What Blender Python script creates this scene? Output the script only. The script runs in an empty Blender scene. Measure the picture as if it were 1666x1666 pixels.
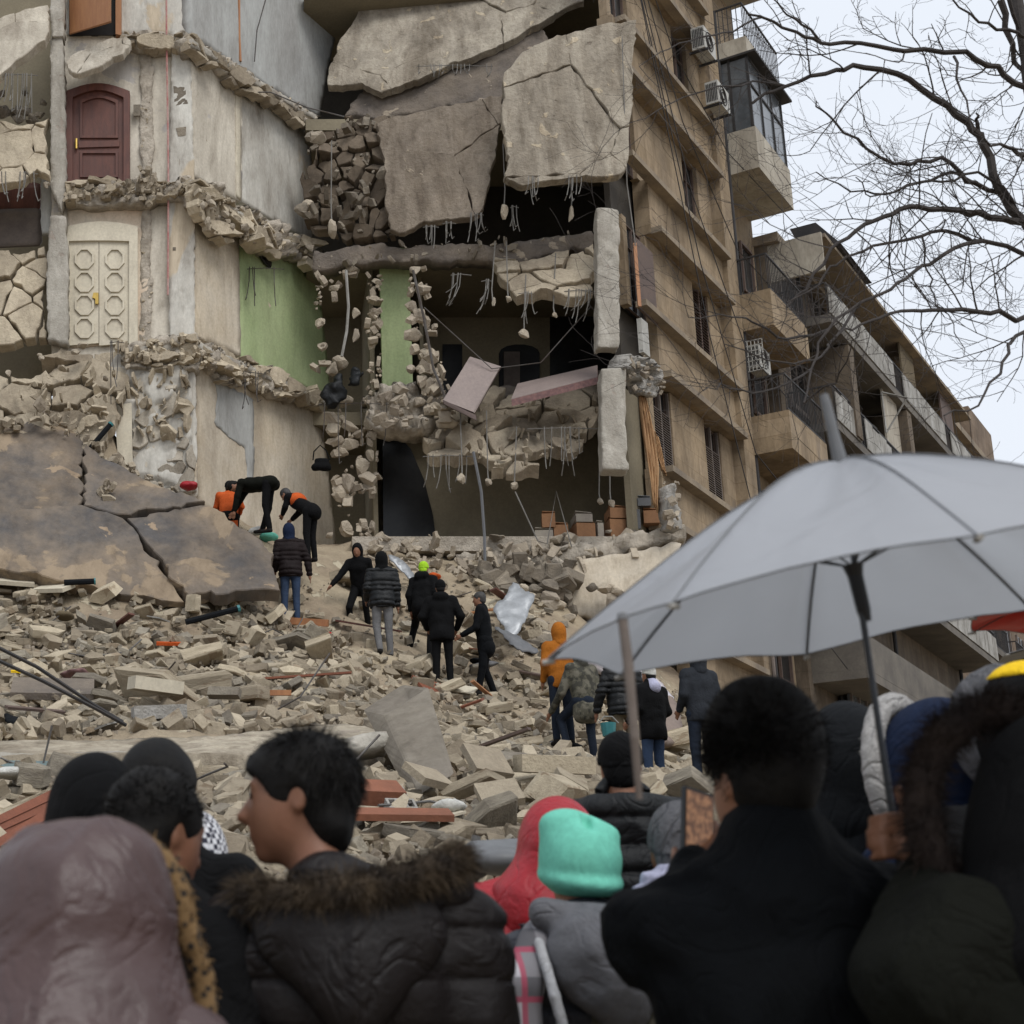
import bpy, math, random
import numpy as np
from mathutils import Vector, Matrix
random.seed(7); RNG = np.random.default_rng(11)
SC = bpy.context.scene; COL = SC.collection
PI = math.pi; R = math.radians

# ---------------------------------------------------------------- camera
F_, CX, CY, TH, EYE = 2670., 416., 833., R(17), 1.3
cam = bpy.data.cameras.new("camera"); camo = bpy.data.objects.new("camera", cam); COL.objects.link(camo)
camo.location = (0, 0, EYE); camo.rotation_euler = (R(90) + TH, 0, 0)
cam.sensor_width = 36; cam.lens = 36 * F_ / 1666; cam.shift_x = (833 - CX) / 1666
cam.clip_start = .05; cam.clip_end = 2000
cam.dof.use_dof = True; cam.dof.focus_distance = 26; cam.dof.aperture_fstop = 7.0
SC.camera = camo
# ---------------------------------------------------------------- world
W = bpy.data.worlds.new("World"); SC.world = W; W.use_nodes = True
nt = W.node_tree; bg = nt.nodes['Background']
sky = nt.nodes.new('ShaderNodeTexSky'); sky.sky_type = 'NISHITA'; sky.sun_disc = False
SUN_EL, SUN_AZ = R(48), R(156)
sky.sun_elevation = SUN_EL; sky.sun_rotation = SUN_AZ; sky.dust_density = 6; sky.air_density = 1.2
hs = nt.nodes.new('ShaderNodeHueSaturation'); hs.inputs['Saturation'].default_value = .10
hs.inputs['Value'].default_value = 1.0
mx = nt.nodes.new('ShaderNodeMix'); mx.data_type = 'RGBA'; mx.inputs[0].default_value = .93
mx.inputs[7].default_value = (7.5, 8.0, 8.8, 1)       # even overcast veil over the physical sky
nt.links.new(sky.outputs[0], hs.inputs['Color']); nt.links.new(hs.outputs[0], mx.inputs[6])
nt.links.new(mx.outputs[2], bg.inputs[0]); bg.inputs[1].default_value = .086
sl = bpy.data.lights.new("sun", 'SUN'); slo = bpy.data.objects.new("sun", sl); COL.objects.link(slo)
sl.energy = 1.5; sl.angle = R(30); sl.color = (1, .98, .95)
slo.rotation_euler = (R(90) - SUN_EL, 0, R(24))
SC.view_settings.view_transform = 'Standard'; SC.view_settings.look = 'None'
SC.view_settings.exposure = 0.45; SC.view_settings.gamma = 1
try:
    SC.cycles.use_denoising = True; SC.cycles.max_bounces = 6; SC.cycles.diffuse_bounces = 3
except Exception: pass

# ---------------------------------------------------------------- projection helpers
ct, st = math.cos(TH), math.sin(TH)
def ray(px, py):
    u = (px - CX) / F_; v = (CY - py) / F_
    return np.array([u, ct - v * st, st + v * ct])
def PY(px, py, Y):
    d = ray(px, py); return np.array([0, 0, EYE]) + d * (Y / d[1])
YAW = R(34.7); S2 = np.array([math.sin(YAW), math.cos(YAW), 0.]); N2 = np.array([S2[1], -S2[0], 0.])
C0 = np.array([7.75, 31.0, 0.])
def FW(t, p, z): return C0 + S2 * t + N2 * p + np.array([0, 0, z])
def onpl(px, py, P0, N):
    d = ray(px, py); o = np.array([0, 0, EYE]); return o + d * (((np.array(P0) - o) @ N) / (d @ N))

# ---------------------------------------------------------------- noise
def _h(ix, iy, iz, s):
    n = (ix * 374761393 + iy * 668265263 + iz * 2147483647 + s * 974634777) & 0xffffffff
    n = ((n ^ (n >> 13)) * 1274126177) & 0xffffffff
    return ((n ^ (n >> 16)) & 0xffff) / 65535.
def vn(P, s=0):
    P = np.asarray(P, float); I = np.floor(P).astype(np.int64); f = P - I; f = f * f * (3 - 2 * f)
    r = 0
    for dx in (0, 1):
        for dy in (0, 1):
            for dz in (0, 1):
                w = (f[..., 0] if dx else 1 - f[..., 0]) * (f[..., 1] if dy else 1 - f[..., 1]) * (f[..., 2] if dz else 1 - f[..., 2])
                r = r + w * _h(I[..., 0] + dx, I[..., 1] + dy, I[..., 2] + dz, s)
    return r * 2 - 1
def fbm(P, o=4, s=0):
    P = np.asarray(P, float); a = 1; r = 0; t = 0
    for i in range(o):
        r = r + a * vn(P * 2 ** i, s + i * 17); t += a; a *= .5
    return r / t

# ---------------------------------------------------------------- materials
def mat(name, c, c2=None, sc=2.5, det=8, bump=.3, bs=18, rough=.88, patches=(), metal=0, spec=.3, ovar=0, grime=0, crease=0, blocks=None, stretch=None, bd=.02):
    m = bpy.data.materials.new(name); m.use_nodes = True; T = m.node_tree; B = T.nodes['Principled BSDF']; L = T.links.new
    def nd(t, **k):
        n = T.nodes.new(t)
        for a, b in k.items(): setattr(n, a, b)
        return n
    tc = nd('ShaderNodeTexCoord'); src = tc.outputs['Object']
    if stretch:
        mp = nd('ShaderNodeMapping'); mp.inputs['Scale'].default_value = stretch; L(src, mp.inputs[0]); src = mp.outputs[0]
    def noise(scale, d=8, ro=.6, dist=0.):
        n = nd('ShaderNodeTexNoise'); n.inputs['Scale'].default_value = scale; n.inputs['Detail'].default_value = d
        n.inputs['Roughness'].default_value = ro; n.inputs['Distortion'].default_value = dist; L(src, n.inputs['Vector']); return n
    def ramp(s, a, b, c0=(0, 0, 0, 1), c1=(1, 1, 1, 1)):
        r = nd('ShaderNodeValToRGB'); r.color_ramp.elements[0].position = a; r.color_ramp.elements[1].position = b
        r.color_ramp.elements[0].color = c0; r.color_ramp.elements[1].color = c1; L(s, r.inputs[0]); return r.outputs[0]
    def mixc(fac, a, b, bt='MIX'):
        x = nd('ShaderNodeMix', data_type='RGBA', blend_type=bt)
        if hasattr(fac, 'links'): L(fac, x.inputs[0])
        else: x.inputs[0].default_value = fac
        for i, v in ((6, a), (7, b)):
            if hasattr(v, 'links'): L(v, x.inputs[i])
            else: x.inputs[i].default_value = (*v, 1)
        return x.outputs[2]
    c2 = c2 or tuple(x * .72 for x in c)
    col = mixc(ramp(noise(sc, det).outputs[0], .35, .65), c, c2)
    fine = noise(bs, 6, .7)
    col = mixc(.35, col, ramp(fine.outputs[0], .25, .7, (.45, .45, .45, 1), (1.25, 1.25, 1.25, 1)), 'MULTIPLY')
    height = fine.outputs[0]
    if crease:
        cn = noise(5.5, 3, .5, 1.6); m1 = nd('ShaderNodeMath', operation='SUBTRACT'); L(cn.outputs[0], m1.inputs[0]); m1.inputs[1].default_value = .5; m2 = nd('ShaderNodeMath', operation='ABSOLUTE'); L(m1.outputs[0], m2.inputs[0])
        m3 = nd('ShaderNodeMath', operation='MINIMUM'); L(m2.outputs[0], m3.inputs[0]); m3.inputs[1].default_value = .06; m4 = nd('ShaderNodeMath', operation='MULTIPLY_ADD'); L(m3.outputs[0], m4.inputs[0]); m4.inputs[1].default_value = crease; L(height, m4.inputs[2]); height = m4.outputs[0]
    for (pc, ps, th, pd) in patches:
        pn = noise(ps, 7, .55, .4); f = ramp(pn.outputs[0], th, th + .025)
        col = mixc(f, col, pc)
        mth = nd('ShaderNodeMath', operation='MULTIPLY_ADD'); L(f, mth.inputs[0]); mth.inputs[1].default_value = -pd; L(height, mth.inputs[2]); height = mth.outputs[0]
    if blocks:
        bw, bh, mcol = blocks
        br = nd('ShaderNodeTexBrick'); br.inputs['Scale'].default_value = 1; br.inputs['Brick Width'].default_value = bw
        br.inputs['Row Height'].default_value = bh; br.inputs['Mortar Size'].default_value = .012; br.inputs['Mortar Smooth'].default_value = .3
        br.inputs['Color1'].default_value = (1, 1, 1, 1); br.inputs['Color2'].default_value = (.8, .78, .74, 1); br.inputs['Mortar'].default_value = (*mcol, 1)
        cx = nd('ShaderNodeSeparateXYZ'); L(tc.outputs['Object'], cx.inputs[0])
        cb = nd('ShaderNodeCombineXYZ')
        a1 = nd('ShaderNodeMath', operation='MULTIPLY'); L(cx.outputs[0], a1.inputs[0]); a1.inputs[1].default_value = float(S2[0])
        a2 = nd('ShaderNodeMath', operation='MULTIPLY_ADD'); L(cx.outputs[1], a2.inputs[0]); a2.inputs[1].default_value = float(S2[1]); L(a1.outputs[0], a2.inputs[2])
        L(a2.outputs[0], cb.inputs[0]); L(cx.outputs[2], cb.inputs[1]); L(cb.outputs[0], br.inputs['Vector'])
        col = mixc(1., col, br.outputs['Color'], 'MULTIPLY')
    if grime:
        mp2 = nd('ShaderNodeMapping'); mp2.inputs['Scale'].default_value = (1, 1, .28); L(tc.outputs['Object'], mp2.inputs[0]); old = src; src = mp2.outputs[0]
        g1 = noise(1.3, 10, .68, .6); g2 = noise(6, 8, .7); src = old
        col = mixc(grime, col, ramp(g1.outputs[0], .36, .60, (.42, .37, .32, 1), (1.08, 1.06, 1.03, 1)), 'MULTIPLY'); col = mixc(grime * .7, col, ramp(g2.outputs[0], .34, .5, (.5, .46, .41, 1), (1.05, 1.04, 1.02, 1)), 'MULTIPLY')
    if ovar:
        gi = nd('ShaderNodeNewGeometry'); col = mixc(ovar, col, ramp(gi.outputs['Random Per Island'], 0, 1, (.42, .38, .34, 1), (1.22, 1.2, 1.15, 1)), 'MULTIPLY')
        oi = nd('ShaderNodeObjectInfo'); col = mixc(ovar, col, ramp(oi.outputs['Random'], 0, 1, (.45, .42, .40, 1), (1.15, 1.12, 1.05, 1)), 'MULTIPLY')
    L(col, B.inputs['Base Color'])
    B.inputs['Roughness'].default_value = rough; B.inputs['Metallic'].default_value = metal
    B.inputs['Specular IOR Level'].default_value = spec
    if bump:
        b = nd('ShaderNodeBump'); b.inputs['Strength'].default_value = bump; b.inputs['Distance'].default_value = bd
        L(height, b.inputs['Height']); L(b.outputs[0], B.inputs['Normal'])
    return m
def pattern_mat(name, kind, cols, scale, rough=.9):
    m = bpy.data.materials.new(name); m.use_nodes = True; T = m.node_tree; B = T.nodes['Principled BSDF']; L = T.links.new
    tc = T.nodes.new('ShaderNodeTexCoord'); r = T.nodes.new('ShaderNodeValToRGB'); cr = r.color_ramp
    if kind == 'spots':
        n = T.nodes.new('ShaderNodeTexVoronoi'); n.inputs['Scale'].default_value = scale; L(tc.outputs['Object'], n.inputs['Vector']); out = n.outputs['Distance']
        cr.elements[0].position = .30; cr.elements[0].color = (*cols[0], 1); cr.elements[1].position = .42; cr.elements[1].color = (*cols[1], 1)
    elif kind == 'camo':
        n = T.nodes.new('ShaderNodeTexNoise'); n.inputs['Scale'].default_value = scale; n.inputs['Detail'].default_value = 3; L(tc.outputs['Object'], n.inputs['Vector']); out = n.outputs[0]
        cr.interpolation = 'CONSTANT'; cr.elements[0].color = (*cols[0], 1); cr.elements[1].position = .47; cr.elements[1].color = (*cols[1], 1)
        e = cr.elements.new(.56); e.color = (*cols[2], 1)
    elif kind == 'check':
        n = T.nodes.new('ShaderNodeTexChecker'); n.inputs['Scale'].default_value = scale; L(tc.outputs['Object'], n.inputs['Vector']); out = n.outputs['Fac']
        cr.elements[0].color = (*cols[0], 1); cr.elements[1].color = (*cols[1], 1)
    elif kind == 'plaid':
        def st(i, k, w):
            s_ = T.nodes.new('ShaderNodeSeparateXYZ'); L(tc.outputs['Object'], s_.inputs[0]); m1 = T.nodes.new('ShaderNodeMath'); m1.operation = 'MULTIPLY'; m1.inputs[1].default_value = k; L(s_.outputs[i], m1.inputs[0])
            m2 = T.nodes.new('ShaderNodeMath'); m2.operation = 'FRACT'; L(m1.outputs[0], m2.inputs[0]); m3 = T.nodes.new('ShaderNodeMath'); m3.operation = 'LESS_THAN'; m3.inputs[1].default_value = w; L(m2.outputs[0], m3.inputs[0]); return m3.outputs[0]
        cur = None
        for (i, k, w, ci) in ((0, scale, .5, 1), (2, scale, .5, 1), (0, scale * 1., .12, 2), (2, scale * 1., .12, 2)):
            x = T.nodes.new('ShaderNodeMix'); x.data_type = 'RGBA'; mu = T.nodes.new('ShaderNodeMath'); mu.operation = 'MULTIPLY'; mu.inputs[1].default_value = .6 if ci == 1 else .8; L(st(i, k, w), mu.inputs[0]); L(mu.outputs[0], x.inputs[0])
            if cur is None: x.inputs[6].default_value = (*cols[0], 1)
            else: L(cur, x.inputs[6])
            x.inputs[7].default_value = (*cols[ci], 1); cur = x.outputs[2]
        L(cur, B.inputs['Base Color']); B.inputs['Roughness'].default_value = rough; return m
    elif kind == 'plaid_old':
        def wave(dr):
            w = T.nodes.new('ShaderNodeTexWave'); w.bands_direction = dr; w.inputs['Scale'].default_value = scale; L(tc.outputs['Object'], w.inputs['Vector']); return w.outputs[0]
        a = wave('X'); b = wave('Z'); ad = T.nodes.new('ShaderNodeMath'); ad.operation = 'ADD'; L(a, ad.inputs[0]); L(b, ad.inputs[1])
        hf = T.nodes.new('ShaderNodeMath'); hf.operation = 'MULTIPLY'; hf.inputs[1].default_value = .5; L(ad.outputs[0], hf.inputs[0]); out = hf.outputs[0]
        cr.interpolation = 'CONSTANT'; cr.elements[0].color = (*cols[0], 1); cr.elements[1].position = .4; cr.elements[1].color = (*cols[1], 1)
        e = cr.elements.new(.7); e.color = (*cols[2], 1)
    L(out, r.inputs[0]); L(r.outputs[0], B.inputs['Base Color']); B.inputs['Roughness'].default_value = rough
    n2 = T.nodes.new('ShaderNodeTexNoise'); n2.inputs['Scale'].default_value = 60; L(tc.outputs['Object'], n2.inputs['Vector'])
    b = T.nodes.new('ShaderNodeBump'); b.inputs['Strength'].default_value = .3; b.inputs['Distance'].default_value = .01
    L(n2.outputs[0], b.inputs['Height']); L(b.outputs[0], B.inputs['Normal'])
    return m
MT = {}
CON = (.40, .37, .33)
MT['plaster_cream'] = mat('cream_plaster', (.62, .58, .50), (.52, .48, .41), grime=.5, sc=.9, bump=.3, patches=[((.44, .42, .40), .8, .62, .6), ((.34, .29, .23), 2.6, .69, .8)])
MT['plaster_white'] = mat('white_plaster', (.54, .53, .49), (.44, .42, .38), grime=.55, sc=1.1, bump=.3, patches=[((.50, .43, .33), .6, .60, .4), ((.36, .33, .29), 3., .68, .6)], stretch=(1, 1, .5))
MT['plaster_grey'] = mat('grey_plaster', (.40, .41, .40), (.33, .33, .32), grime=.35, sc=.8, bump=.15, stretch=(1, 1, .35))
MT['plaster_tan'] = mat('tan_plaster', (.50, .43, .33), (.55, .50, .42), grime=.45, sc=.7, bump=.2, patches=[((.42, .42, .41), .7, .68, .4)])
MT['plaster_green'] = mat('green_plaster', (.30, .37, .19), (.34, .40, .22), grime=.3, sc=1.0, bump=.2, patches=[((.50, .42, .33), 1.1, .70, .6)])
MT['plaster_peach'] = mat('peach_plaster', (.58, .46, .35), (.60, .53, .43), grime=.3, sc=1, bump=.2, patches=[((.45, .44, .42), 1.5, .66, .6)])
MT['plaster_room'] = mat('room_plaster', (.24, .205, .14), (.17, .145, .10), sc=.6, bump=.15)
MT['room_shaded'] = mat('shade_toned_room_wall', (.06, .052, .042), (.04, .035, .03), sc=1, bump=.2)  # darker copy of the room wall, shade of the voids put into its colour
MT['rough'] = mat('broken_concrete', (.52, .46, .38), (.30, .26, .21), sc=4, bump=.9, bs=14, rough=.95, bd=.06)
MT['rough_grey'] = mat('grey_broken_concrete', (.44, .42, .39), (.30, .28, .25), sc=4, bump=.9, bs=14, rough=.95, bd=.06)
MT['slab_tan'] = mat('dusty_slab', (.33, .275, .215), (.25, .21, .165), grime=.7, sc=1.1, bump=.8, bs=9, rough=.95, bd=.06, patches=[((.55, .48, .37), 1.6, .62, -.2)])
MT['slab_yellow'] = mat('yellow_dusty_slab', (.46, .41, .325), (.34, .30, .24), sc=1.6, bump=.9, bs=12, rough=.95, bd=.05, grime=.75, patches=[((.33, .29, .24), 1.3, .64, .2)])
MT['slab_dark'] = mat('dark_masonry', (.20, .165, .13), (.13, .11, .095), sc=1.4, bump=.9, bs=8, rough=.95, bd=.06, patches=[((.36, .30, .23), 2.0, .62, -.2)])  # darker masonry tone with random lighter patches
MT['bitumen'] = mat('mud_covered_roofing', (.095, .090, .090), (.24, .19, .14), grime=.5, ovar=.2, sc=.9, det=12, bump=.5, bs=7, rough=.75, bd=.04, patches=[((.28, .22, .155), .9, .57, -.4), ((.30, .23, .16), 2.2, .66, -.2)])
MT['lime'] = mat('limestone_facade', (.335, .26, .175), (.235, .185, .13), grime=.55, sc=.8, det=10, bump=.4, bs=12, patches=[((.20, .16, .12), .5, .66, 0)], blocks=(.9, .42, (.75, .72, .68)), stretch=(1, 1, .6))
MT['ledge'] = mat('weathered_ledge', (.27, .215, .15), (.16, .13, .10), sc=1.5, bump=.4)
MT['lime2'] = mat('brown_old_facade', (.17, .135, .10), (.11, .09, .07), grime=.6, sc=.7, det=10, bump=.3, blocks=(.9, .42, (.8, .78, .74)), stretch=(1, 1, .5))
MT['lime3'] = mat('orange_stone_facade', (.22, .165, .12), (.16, .12, .09), grime=.5, sc=.7, bump=.3, blocks=(.9, .42, (.8, .78, .74)))
MT['soffit'] = mat('balcony_soffit', (.14, .125, .105), (.09, .08, .07), sc=1.2, bump=.2)
MT['render_pale'] = mat('pale_render', (.42, .39, .33), (.32, .29, .24), grime=.5, sc=1.2, bump=.2, stretch=(1, 1, .4))
MT['white_rail'] = mat('white_painted_panel', (.36, .36, .35), (.24, .235, .22), grime=.7, sc=3, bump=.1)
MT['wood_brown'] = mat('brown_painted_wood', (.13, .050, .036), (.09, .038, .03), grime=.35, sc=2, bump=.2, rough=.5, stretch=(6, 6, 1))
MT['wood_orange'] = mat('orange_varnished_wood', (.36, .17, .075), (.29, .13, .06), sc=2, bump=.1, rough=.55, stretch=(6, 6, 1))
MT['wood_cream'] = mat('cream_painted_door', (.58, .53, .42), (.53, .48, .38), grime=.25, sc=2, bump=.1, rough=.6)
MT['wood_red'] = mat('red_brown_boards', (.22, .075, .04), (.16, .055, .03), sc=3, bump=.3, rough=.6, stretch=(1, 6, 1))
MT['shutter'] = mat('shutter_wood', (.115, .078, .062), (.085, .06, .05), sc=3, bump=.2, rough=.7)
MT['shutter_grey'] = mat('grey_brown_shutter', (.16, .13, .11), (.11, .09, .08), sc=3, bump=.2, rough=.7)
MT['dark'] = mat('dark_glass_and_shade', (.012, .012, .013), (.02, .02, .02), bump=0, rough=.25)  # near-black glass, also painted on flat panels as the shade of openings
MT['glass'] = mat('dusty_window_glass', (.10, .11, .12), (.06, .065, .07), bump=0, rough=.2, spec=.6)
MT['iron'] = mat('black_iron', (.02, .02, .021), (.035, .03, .028), bump=.1, rough=.6)
MT['rebar'] = mat('steel_rebar', (.12, .115, .11), (.07, .055, .045), bump=.2, rough=.6, metal=.2)
MT['rebar_pale'] = mat('dusty_steel_rebar', (.20, .19, .175), (.13, .12, .105), bump=.2, rough=.8)
MT['steel'] = mat('crumpled_sheet_metal', (.36, .37, .38), (.28, .29, .30), sc=2, bump=.2, rough=.45, metal=.4)
MT['acwhite'] = mat('air_conditioner_casing', (.42, .41, .38), (.32, .31, .28), bump=.1, rough=.6)
MT['brass'] = mat('brass_handle', (.55, .38, .10), (.45, .3, .08), bump=0, rough=.35, metal=.7)
MT['cab'] = mat('mauve_grey_cabinet', (.25, .20, .18), (.22, .175, .16), sc=1.5, bump=.05, rough=.6)
MT['cab_dark'] = mat('cabinet_side', (.16, .12, .11), (.13, .10, .09), sc=1.5, bump=.05, rough=.6)
MT['fabric_floral'] = mat('worn_floral_fabric', (.20, .11, .10), (.12, .07, .07), sc=14, bump=.4)
MT['curtain'] = mat('orange_curtain_cloth', (.44, .27, .14), (.36, .21, .11), sc=2, bump=.2)
MT['cardboard'] = mat('brown_cardboard', (.27, .14, .07), (.22, .115, .06), sc=2, bump=.1)
MT['box_pale'] = mat('pale_carton', (.30, .27, .22), (.24, .21, .18), sc=2, bump=.1)
MT['dirt'] = mat('dusty_rubble_ground', (.40, .33, .23), (.24, .185, .13), sc=.7, det=12, bump=1., bs=6, rough=1, bd=.08, patches=[((.46, .40, .29), 1.7, .60, -.3)])
MT['asphalt'] = mat('street_ground', (.09, .085, .08), (.06, .055, .05), sc=1, bump=.4)
MT['chunk'] = mat('limestone_rubble', (.56, .50, .395), (.42, .37, .29), sc=3.2, bump=.7, bs=22, rough=.95, ovar=.75, bd=.03, patches=[((.33, .27, .20), 2.2, .60, .2)])
MT['chunk2'] = mat('grey_rubble', (.40, .37, .31), (.26, .235, .20), sc=4, bump=.8, bs=18, rough=.95, ovar=.7, bd=.04)
MT['rock'] = mat('dusty_stone', (.50, .44, .355), (.38, .33, .27), sc=4, bump=.9, bs=16, rough=.95, ovar=.5, bd=.04)
MT['plaster_bits'] = mat('broken_plaster_stone', (.55, .49, .39), (.40, .35, .28), sc=3, bump=.8, bs=16, rough=.95, ovar=.5, grime=.4, bd=.04)
MT['shard_white'] = mat('cracked_pale_plaster', (.56, .53, .47), (.44, .41, .36), sc=2, bump=.6, bs=20, rough=.95, ovar=.4, grime=.6, bd=.03)
MT['shard_dark'] = mat('cracked_dark_stone', (.24, .20, .16), (.15, .125, .10), sc=2, bump=.8, bs=14, rough=.95, ovar=.6, grime=.5, bd=.04)  # darker stone tone varying per fragment
MT['shard_slab'] = mat('cracked_ochre_slab', (.44, .40, .335), (.31, .28, .235), sc=1.8, bump=1., bs=11, rough=.95, ovar=.12, grime=.75, bd=.05, patches=[((.55, .48, .37), 2.4, .62, -.3), ((.26, .22, .18), 3.6, .70, .5)])
MT['shard_brown'] = mat('cracked_brown_slab', (.29, .25, .205), (.21, .18, .15), sc=1.8, bump=1., bs=11, rough=.95, ovar=.12, grime=.75, bd=.05, patches=[((.46, .40, .32), 2., .66, -.3)])
MT['rock_dark'] = mat('dark_and_shaded_stone', (.27, .235, .19), (.17, .15, .125), sc=4, bump=.9, bs=16, rough=.95, ovar=.5, bd=.04)  # darker stone, also paints shade onto the stones in the left gap
MT['column'] = mat('pale_concrete_column', (.43, .405, .36), (.34, .32, .28), grime=.5, sc=3, bump=.7, bs=20, rough=.9, bd=.03, patches=[((.34, .30, .26), 3., .64, .3)])
MT['duct'] = mat('smooth_concrete_duct', (.21, .187, .152), (.165, .145, .12), grime=.5, sc=1.2, bump=.25, bs=10, rough=.85)
MT['brick'] = mat('red_hollow_brick', (.24, .095, .055), (.18, .075, .045), sc=4, bump=.4)
MT['bark'] = mat('bare_bark', (.050, .042, .038), (.032, .027, .025), sc=8, bump=.5)
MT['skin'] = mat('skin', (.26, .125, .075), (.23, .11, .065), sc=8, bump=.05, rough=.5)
MT['skin_shaded'] = mat('skin_in_shade', (.20, .09, .055), (.17, .08, .045), sc=8, bump=.05, rough=.5)  # darker copy of the skin with face shade put into its colour
MT['hair'] = mat('black_hair', (.004, .0035, .0035), (.008, .007, .006), sc=30, bump=.8, bs=90, rough=.6, bd=.004, spec=.15)
MT['hair_grey'] = mat('dark_grey_hair', (.03, .028, .027), (.05, .047, .045), sc=30, bump=.6, rough=.6)
def cloth(name, c, v=.8, **k):
    a = dict(sc=5, bump=.7, bs=45, rough=.88, bd=.006, spec=.14, crease=11); a.update(k); return mat(name, c, tuple(x * v for x in c), **a)
MT['black'] = cloth('black_cloth', (.0035, .0035, .004)); MT['black_puffer'] = cloth('black_nylon', (.007, .008, .009), rough=.55, spec=.25)
MT['charcoal'] = cloth('charcoal_cloth', (.008, .009, .0105)); MT['brown_jacket'] = cloth('dark_brown_nylon', (.014, .009, .009), rough=.7)
MT['jeans'] = cloth('blue_denim', (.035, .055, .10)); MT['dark_jeans'] = cloth('dark_denim', (.016, .022, .035)); MT['grey_trousers'] = cloth('grey_jersey', (.15, .148, .15))
MT['lime_hat'] = cloth('neon_green_knit', (.36, .62, .03)); MT['orange'] = cloth('orange_nylon', (.36, .12, .015)); MT['vest'] = cloth('orange_vest', (.50, .09, .02))
MT['white_hat'] = cloth('white_knit', (.55, .54, .50)); MT['hoodie'] = cloth('slate_jersey', (.024, .027, .033)); MT['shoe'] = cloth('dark_shoe', (.015, .013, .012))
MT['khaki'] = cloth('khaki_cloth', (.14, .11, .07)); MT['navy'] = cloth('navy_cloth', (.009, .016, .040)); MT['teal'] = cloth('teal_jersey', (.16, .52, .40), v=.92, bump=.2)
MT['grey_jacket'] = cloth('grey_nylon_jacket', (.12, .12, .13), v=.9, rough=.6); MT['grey_body'] = cloth('grey_quilted_jacket', (.050, .052, .062), v=.9, rough=.6); MT['red'] = cloth('red_nylon', (.33, .014, .022), v=.85, rough=.4, spec=.3)
MT['mauve'] = cloth('mauve_leatherette', (.075, .045, .043), v=.8, rough=.40, sc=9, bump=.7, bs=18, bd=.007, spec=.35, crease=7); MT['dark_parka'] = cloth('dark_brown_parka', (.010, .0075, .0075), rough=.5, spec=.22)
MT['olive'] = cloth('olive_cloth', (.0045, .005, .003)); MT['dark_navy'] = cloth('dark_navy_coat', (.0022, .003, .0042), v=.7)
MT['fleece'] = cloth('white_fleece', (.50, .48, .46), bump=1., bs=60, bd=.02); MT['knit_grey'] = cloth('grey_boucle', (.16, .16, .17), bump=1, bs=60, bd=.02)
MT['lavender'] = cloth('lavender_knit', (.40, .40, .52)); MT['yellow'] = cloth('yellow_cloth', (.85, .55, .02)); MT['strap'] = cloth('pale_grey_strap', (.42, .42, .43))
MT['camo'] = pattern_mat('camouflage_cloth', 'camo', [(.03, .028, .02), (.07, .065, .045), (.11, .10, .075)], 9)
MT['leopard'] = pattern_mat('leopard_fur', 'spots', [(.012, .008, .005), (.15, .088, .034)], 70)
MT['keffiyeh'] = pattern_mat('black_white_check', 'check', [(.02, .02, .035), (.6, .6, .62)], 75)
MT['plaid'] = pattern_mat('pale_plaid_cloth', 'plaid', [(.55, .52, .44), (.45, .40, .26), (.16, .2, .26)], 16)
MT['scarf'] = pattern_mat('plaid_scarf', 'plaid', [(.42, .40, .42), (.02, .02, .025), (.34, .05, .09)], 9)
MT['fur_brown'] = mat('brown_fur', (.075, .052, .030), (.020, .014, .010), sc=14, bump=0); MT['fur_tan'] = mat('tan_fur', (.16, .12, .065), (.09, .065, .035), sc=14, bump=0)
MT['fur_dark'] = mat('dark_brown_fur', (.022, .013, .009), (.010, .006, .005), sc=14, bump=0)
MT['umb_pole'] = mat('umbrella_shaft', (.06, .065, .07), (.05, .05, .055), bump=0, rough=.4, metal=.5)
MT['plastic'] = mat('black_plastic', (.012, .012, .013), (.012, .012, .013), bump=0, rough=.35)
MT['plastic_grey'] = mat('grey_plastic', (.13, .135, .14), (.12, .12, .125), bump=0, rough=.5)
MT['roll'] = mat('rolled_carpet_lining', (.52, .50, .54), (.42, .38, .38), sc=1.5, bump=.2)
MT['roll_dark'] = mat('carpet_back', (.22, .17, .14), (.18, .14, .12), sc=2, bump=.3)
MT['teal_plastic'] = mat('teal_plastic', (.035, .17, .18), (.035, .16, .17), bump=0, rough=.4); MT['blue_sheet'] = mat('pale_blue_sheet', (.13, .18, .18), (.11, .15, .155), bump=.1, rough=.5)
MT['canopy'] = None
def canopy_mat():
    m = bpy.data.materials.new('silver_umbrella_fabric'); m.use_nodes = True; T = m.node_tree; L = T.links.new; B = T.nodes['Principled BSDF']
    B.inputs['Base Color'].default_value = (.44, .455, .49, 1); B.inputs['Roughness'].default_value = .45
    tr = T.nodes.new('ShaderNodeBsdfTranslucent'); tr.inputs[0].default_value = (.48, .50, .53, 1)
    ms = T.nodes.new('ShaderNodeMixShader'); ms.inputs[0].default_value = .42
    L(B.outputs[0], ms.inputs[1]); L(tr.outputs[0], ms.inputs[2]); L(ms.outputs[0], T.nodes['Material Output'].inputs[0])
    tc = T.nodes.new('ShaderNodeTexCoord'); n = T.nodes.new('ShaderNodeTexNoise'); n.inputs['Scale'].default_value = 4.5; n.inputs['Detail'].default_value = 3; n.inputs['Distortion'].default_value = 1.5
    L(tc.outputs['Object'], n.inputs['Vector']); b = T.nodes.new('ShaderNodeBump'); b.inputs['Strength'].default_value = .35; b.inputs['Distance'].default_value = .03
    L(n.outputs[0], b.inputs['Height']); L(b.outputs[0], B.inputs['Normal']); return m
MT['canopy'] = canopy_mat()
MT['pipe_red'] = mat('faded_red_pipe', (.34, .13, .12), (.42, .28, .25), sc=6, bump=.1)
MT['canopy_red'] = mat('red_umbrella_fabric', (.55, .03, .02), (.5, .03, .02), bump=.1, rough=.5)

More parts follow.
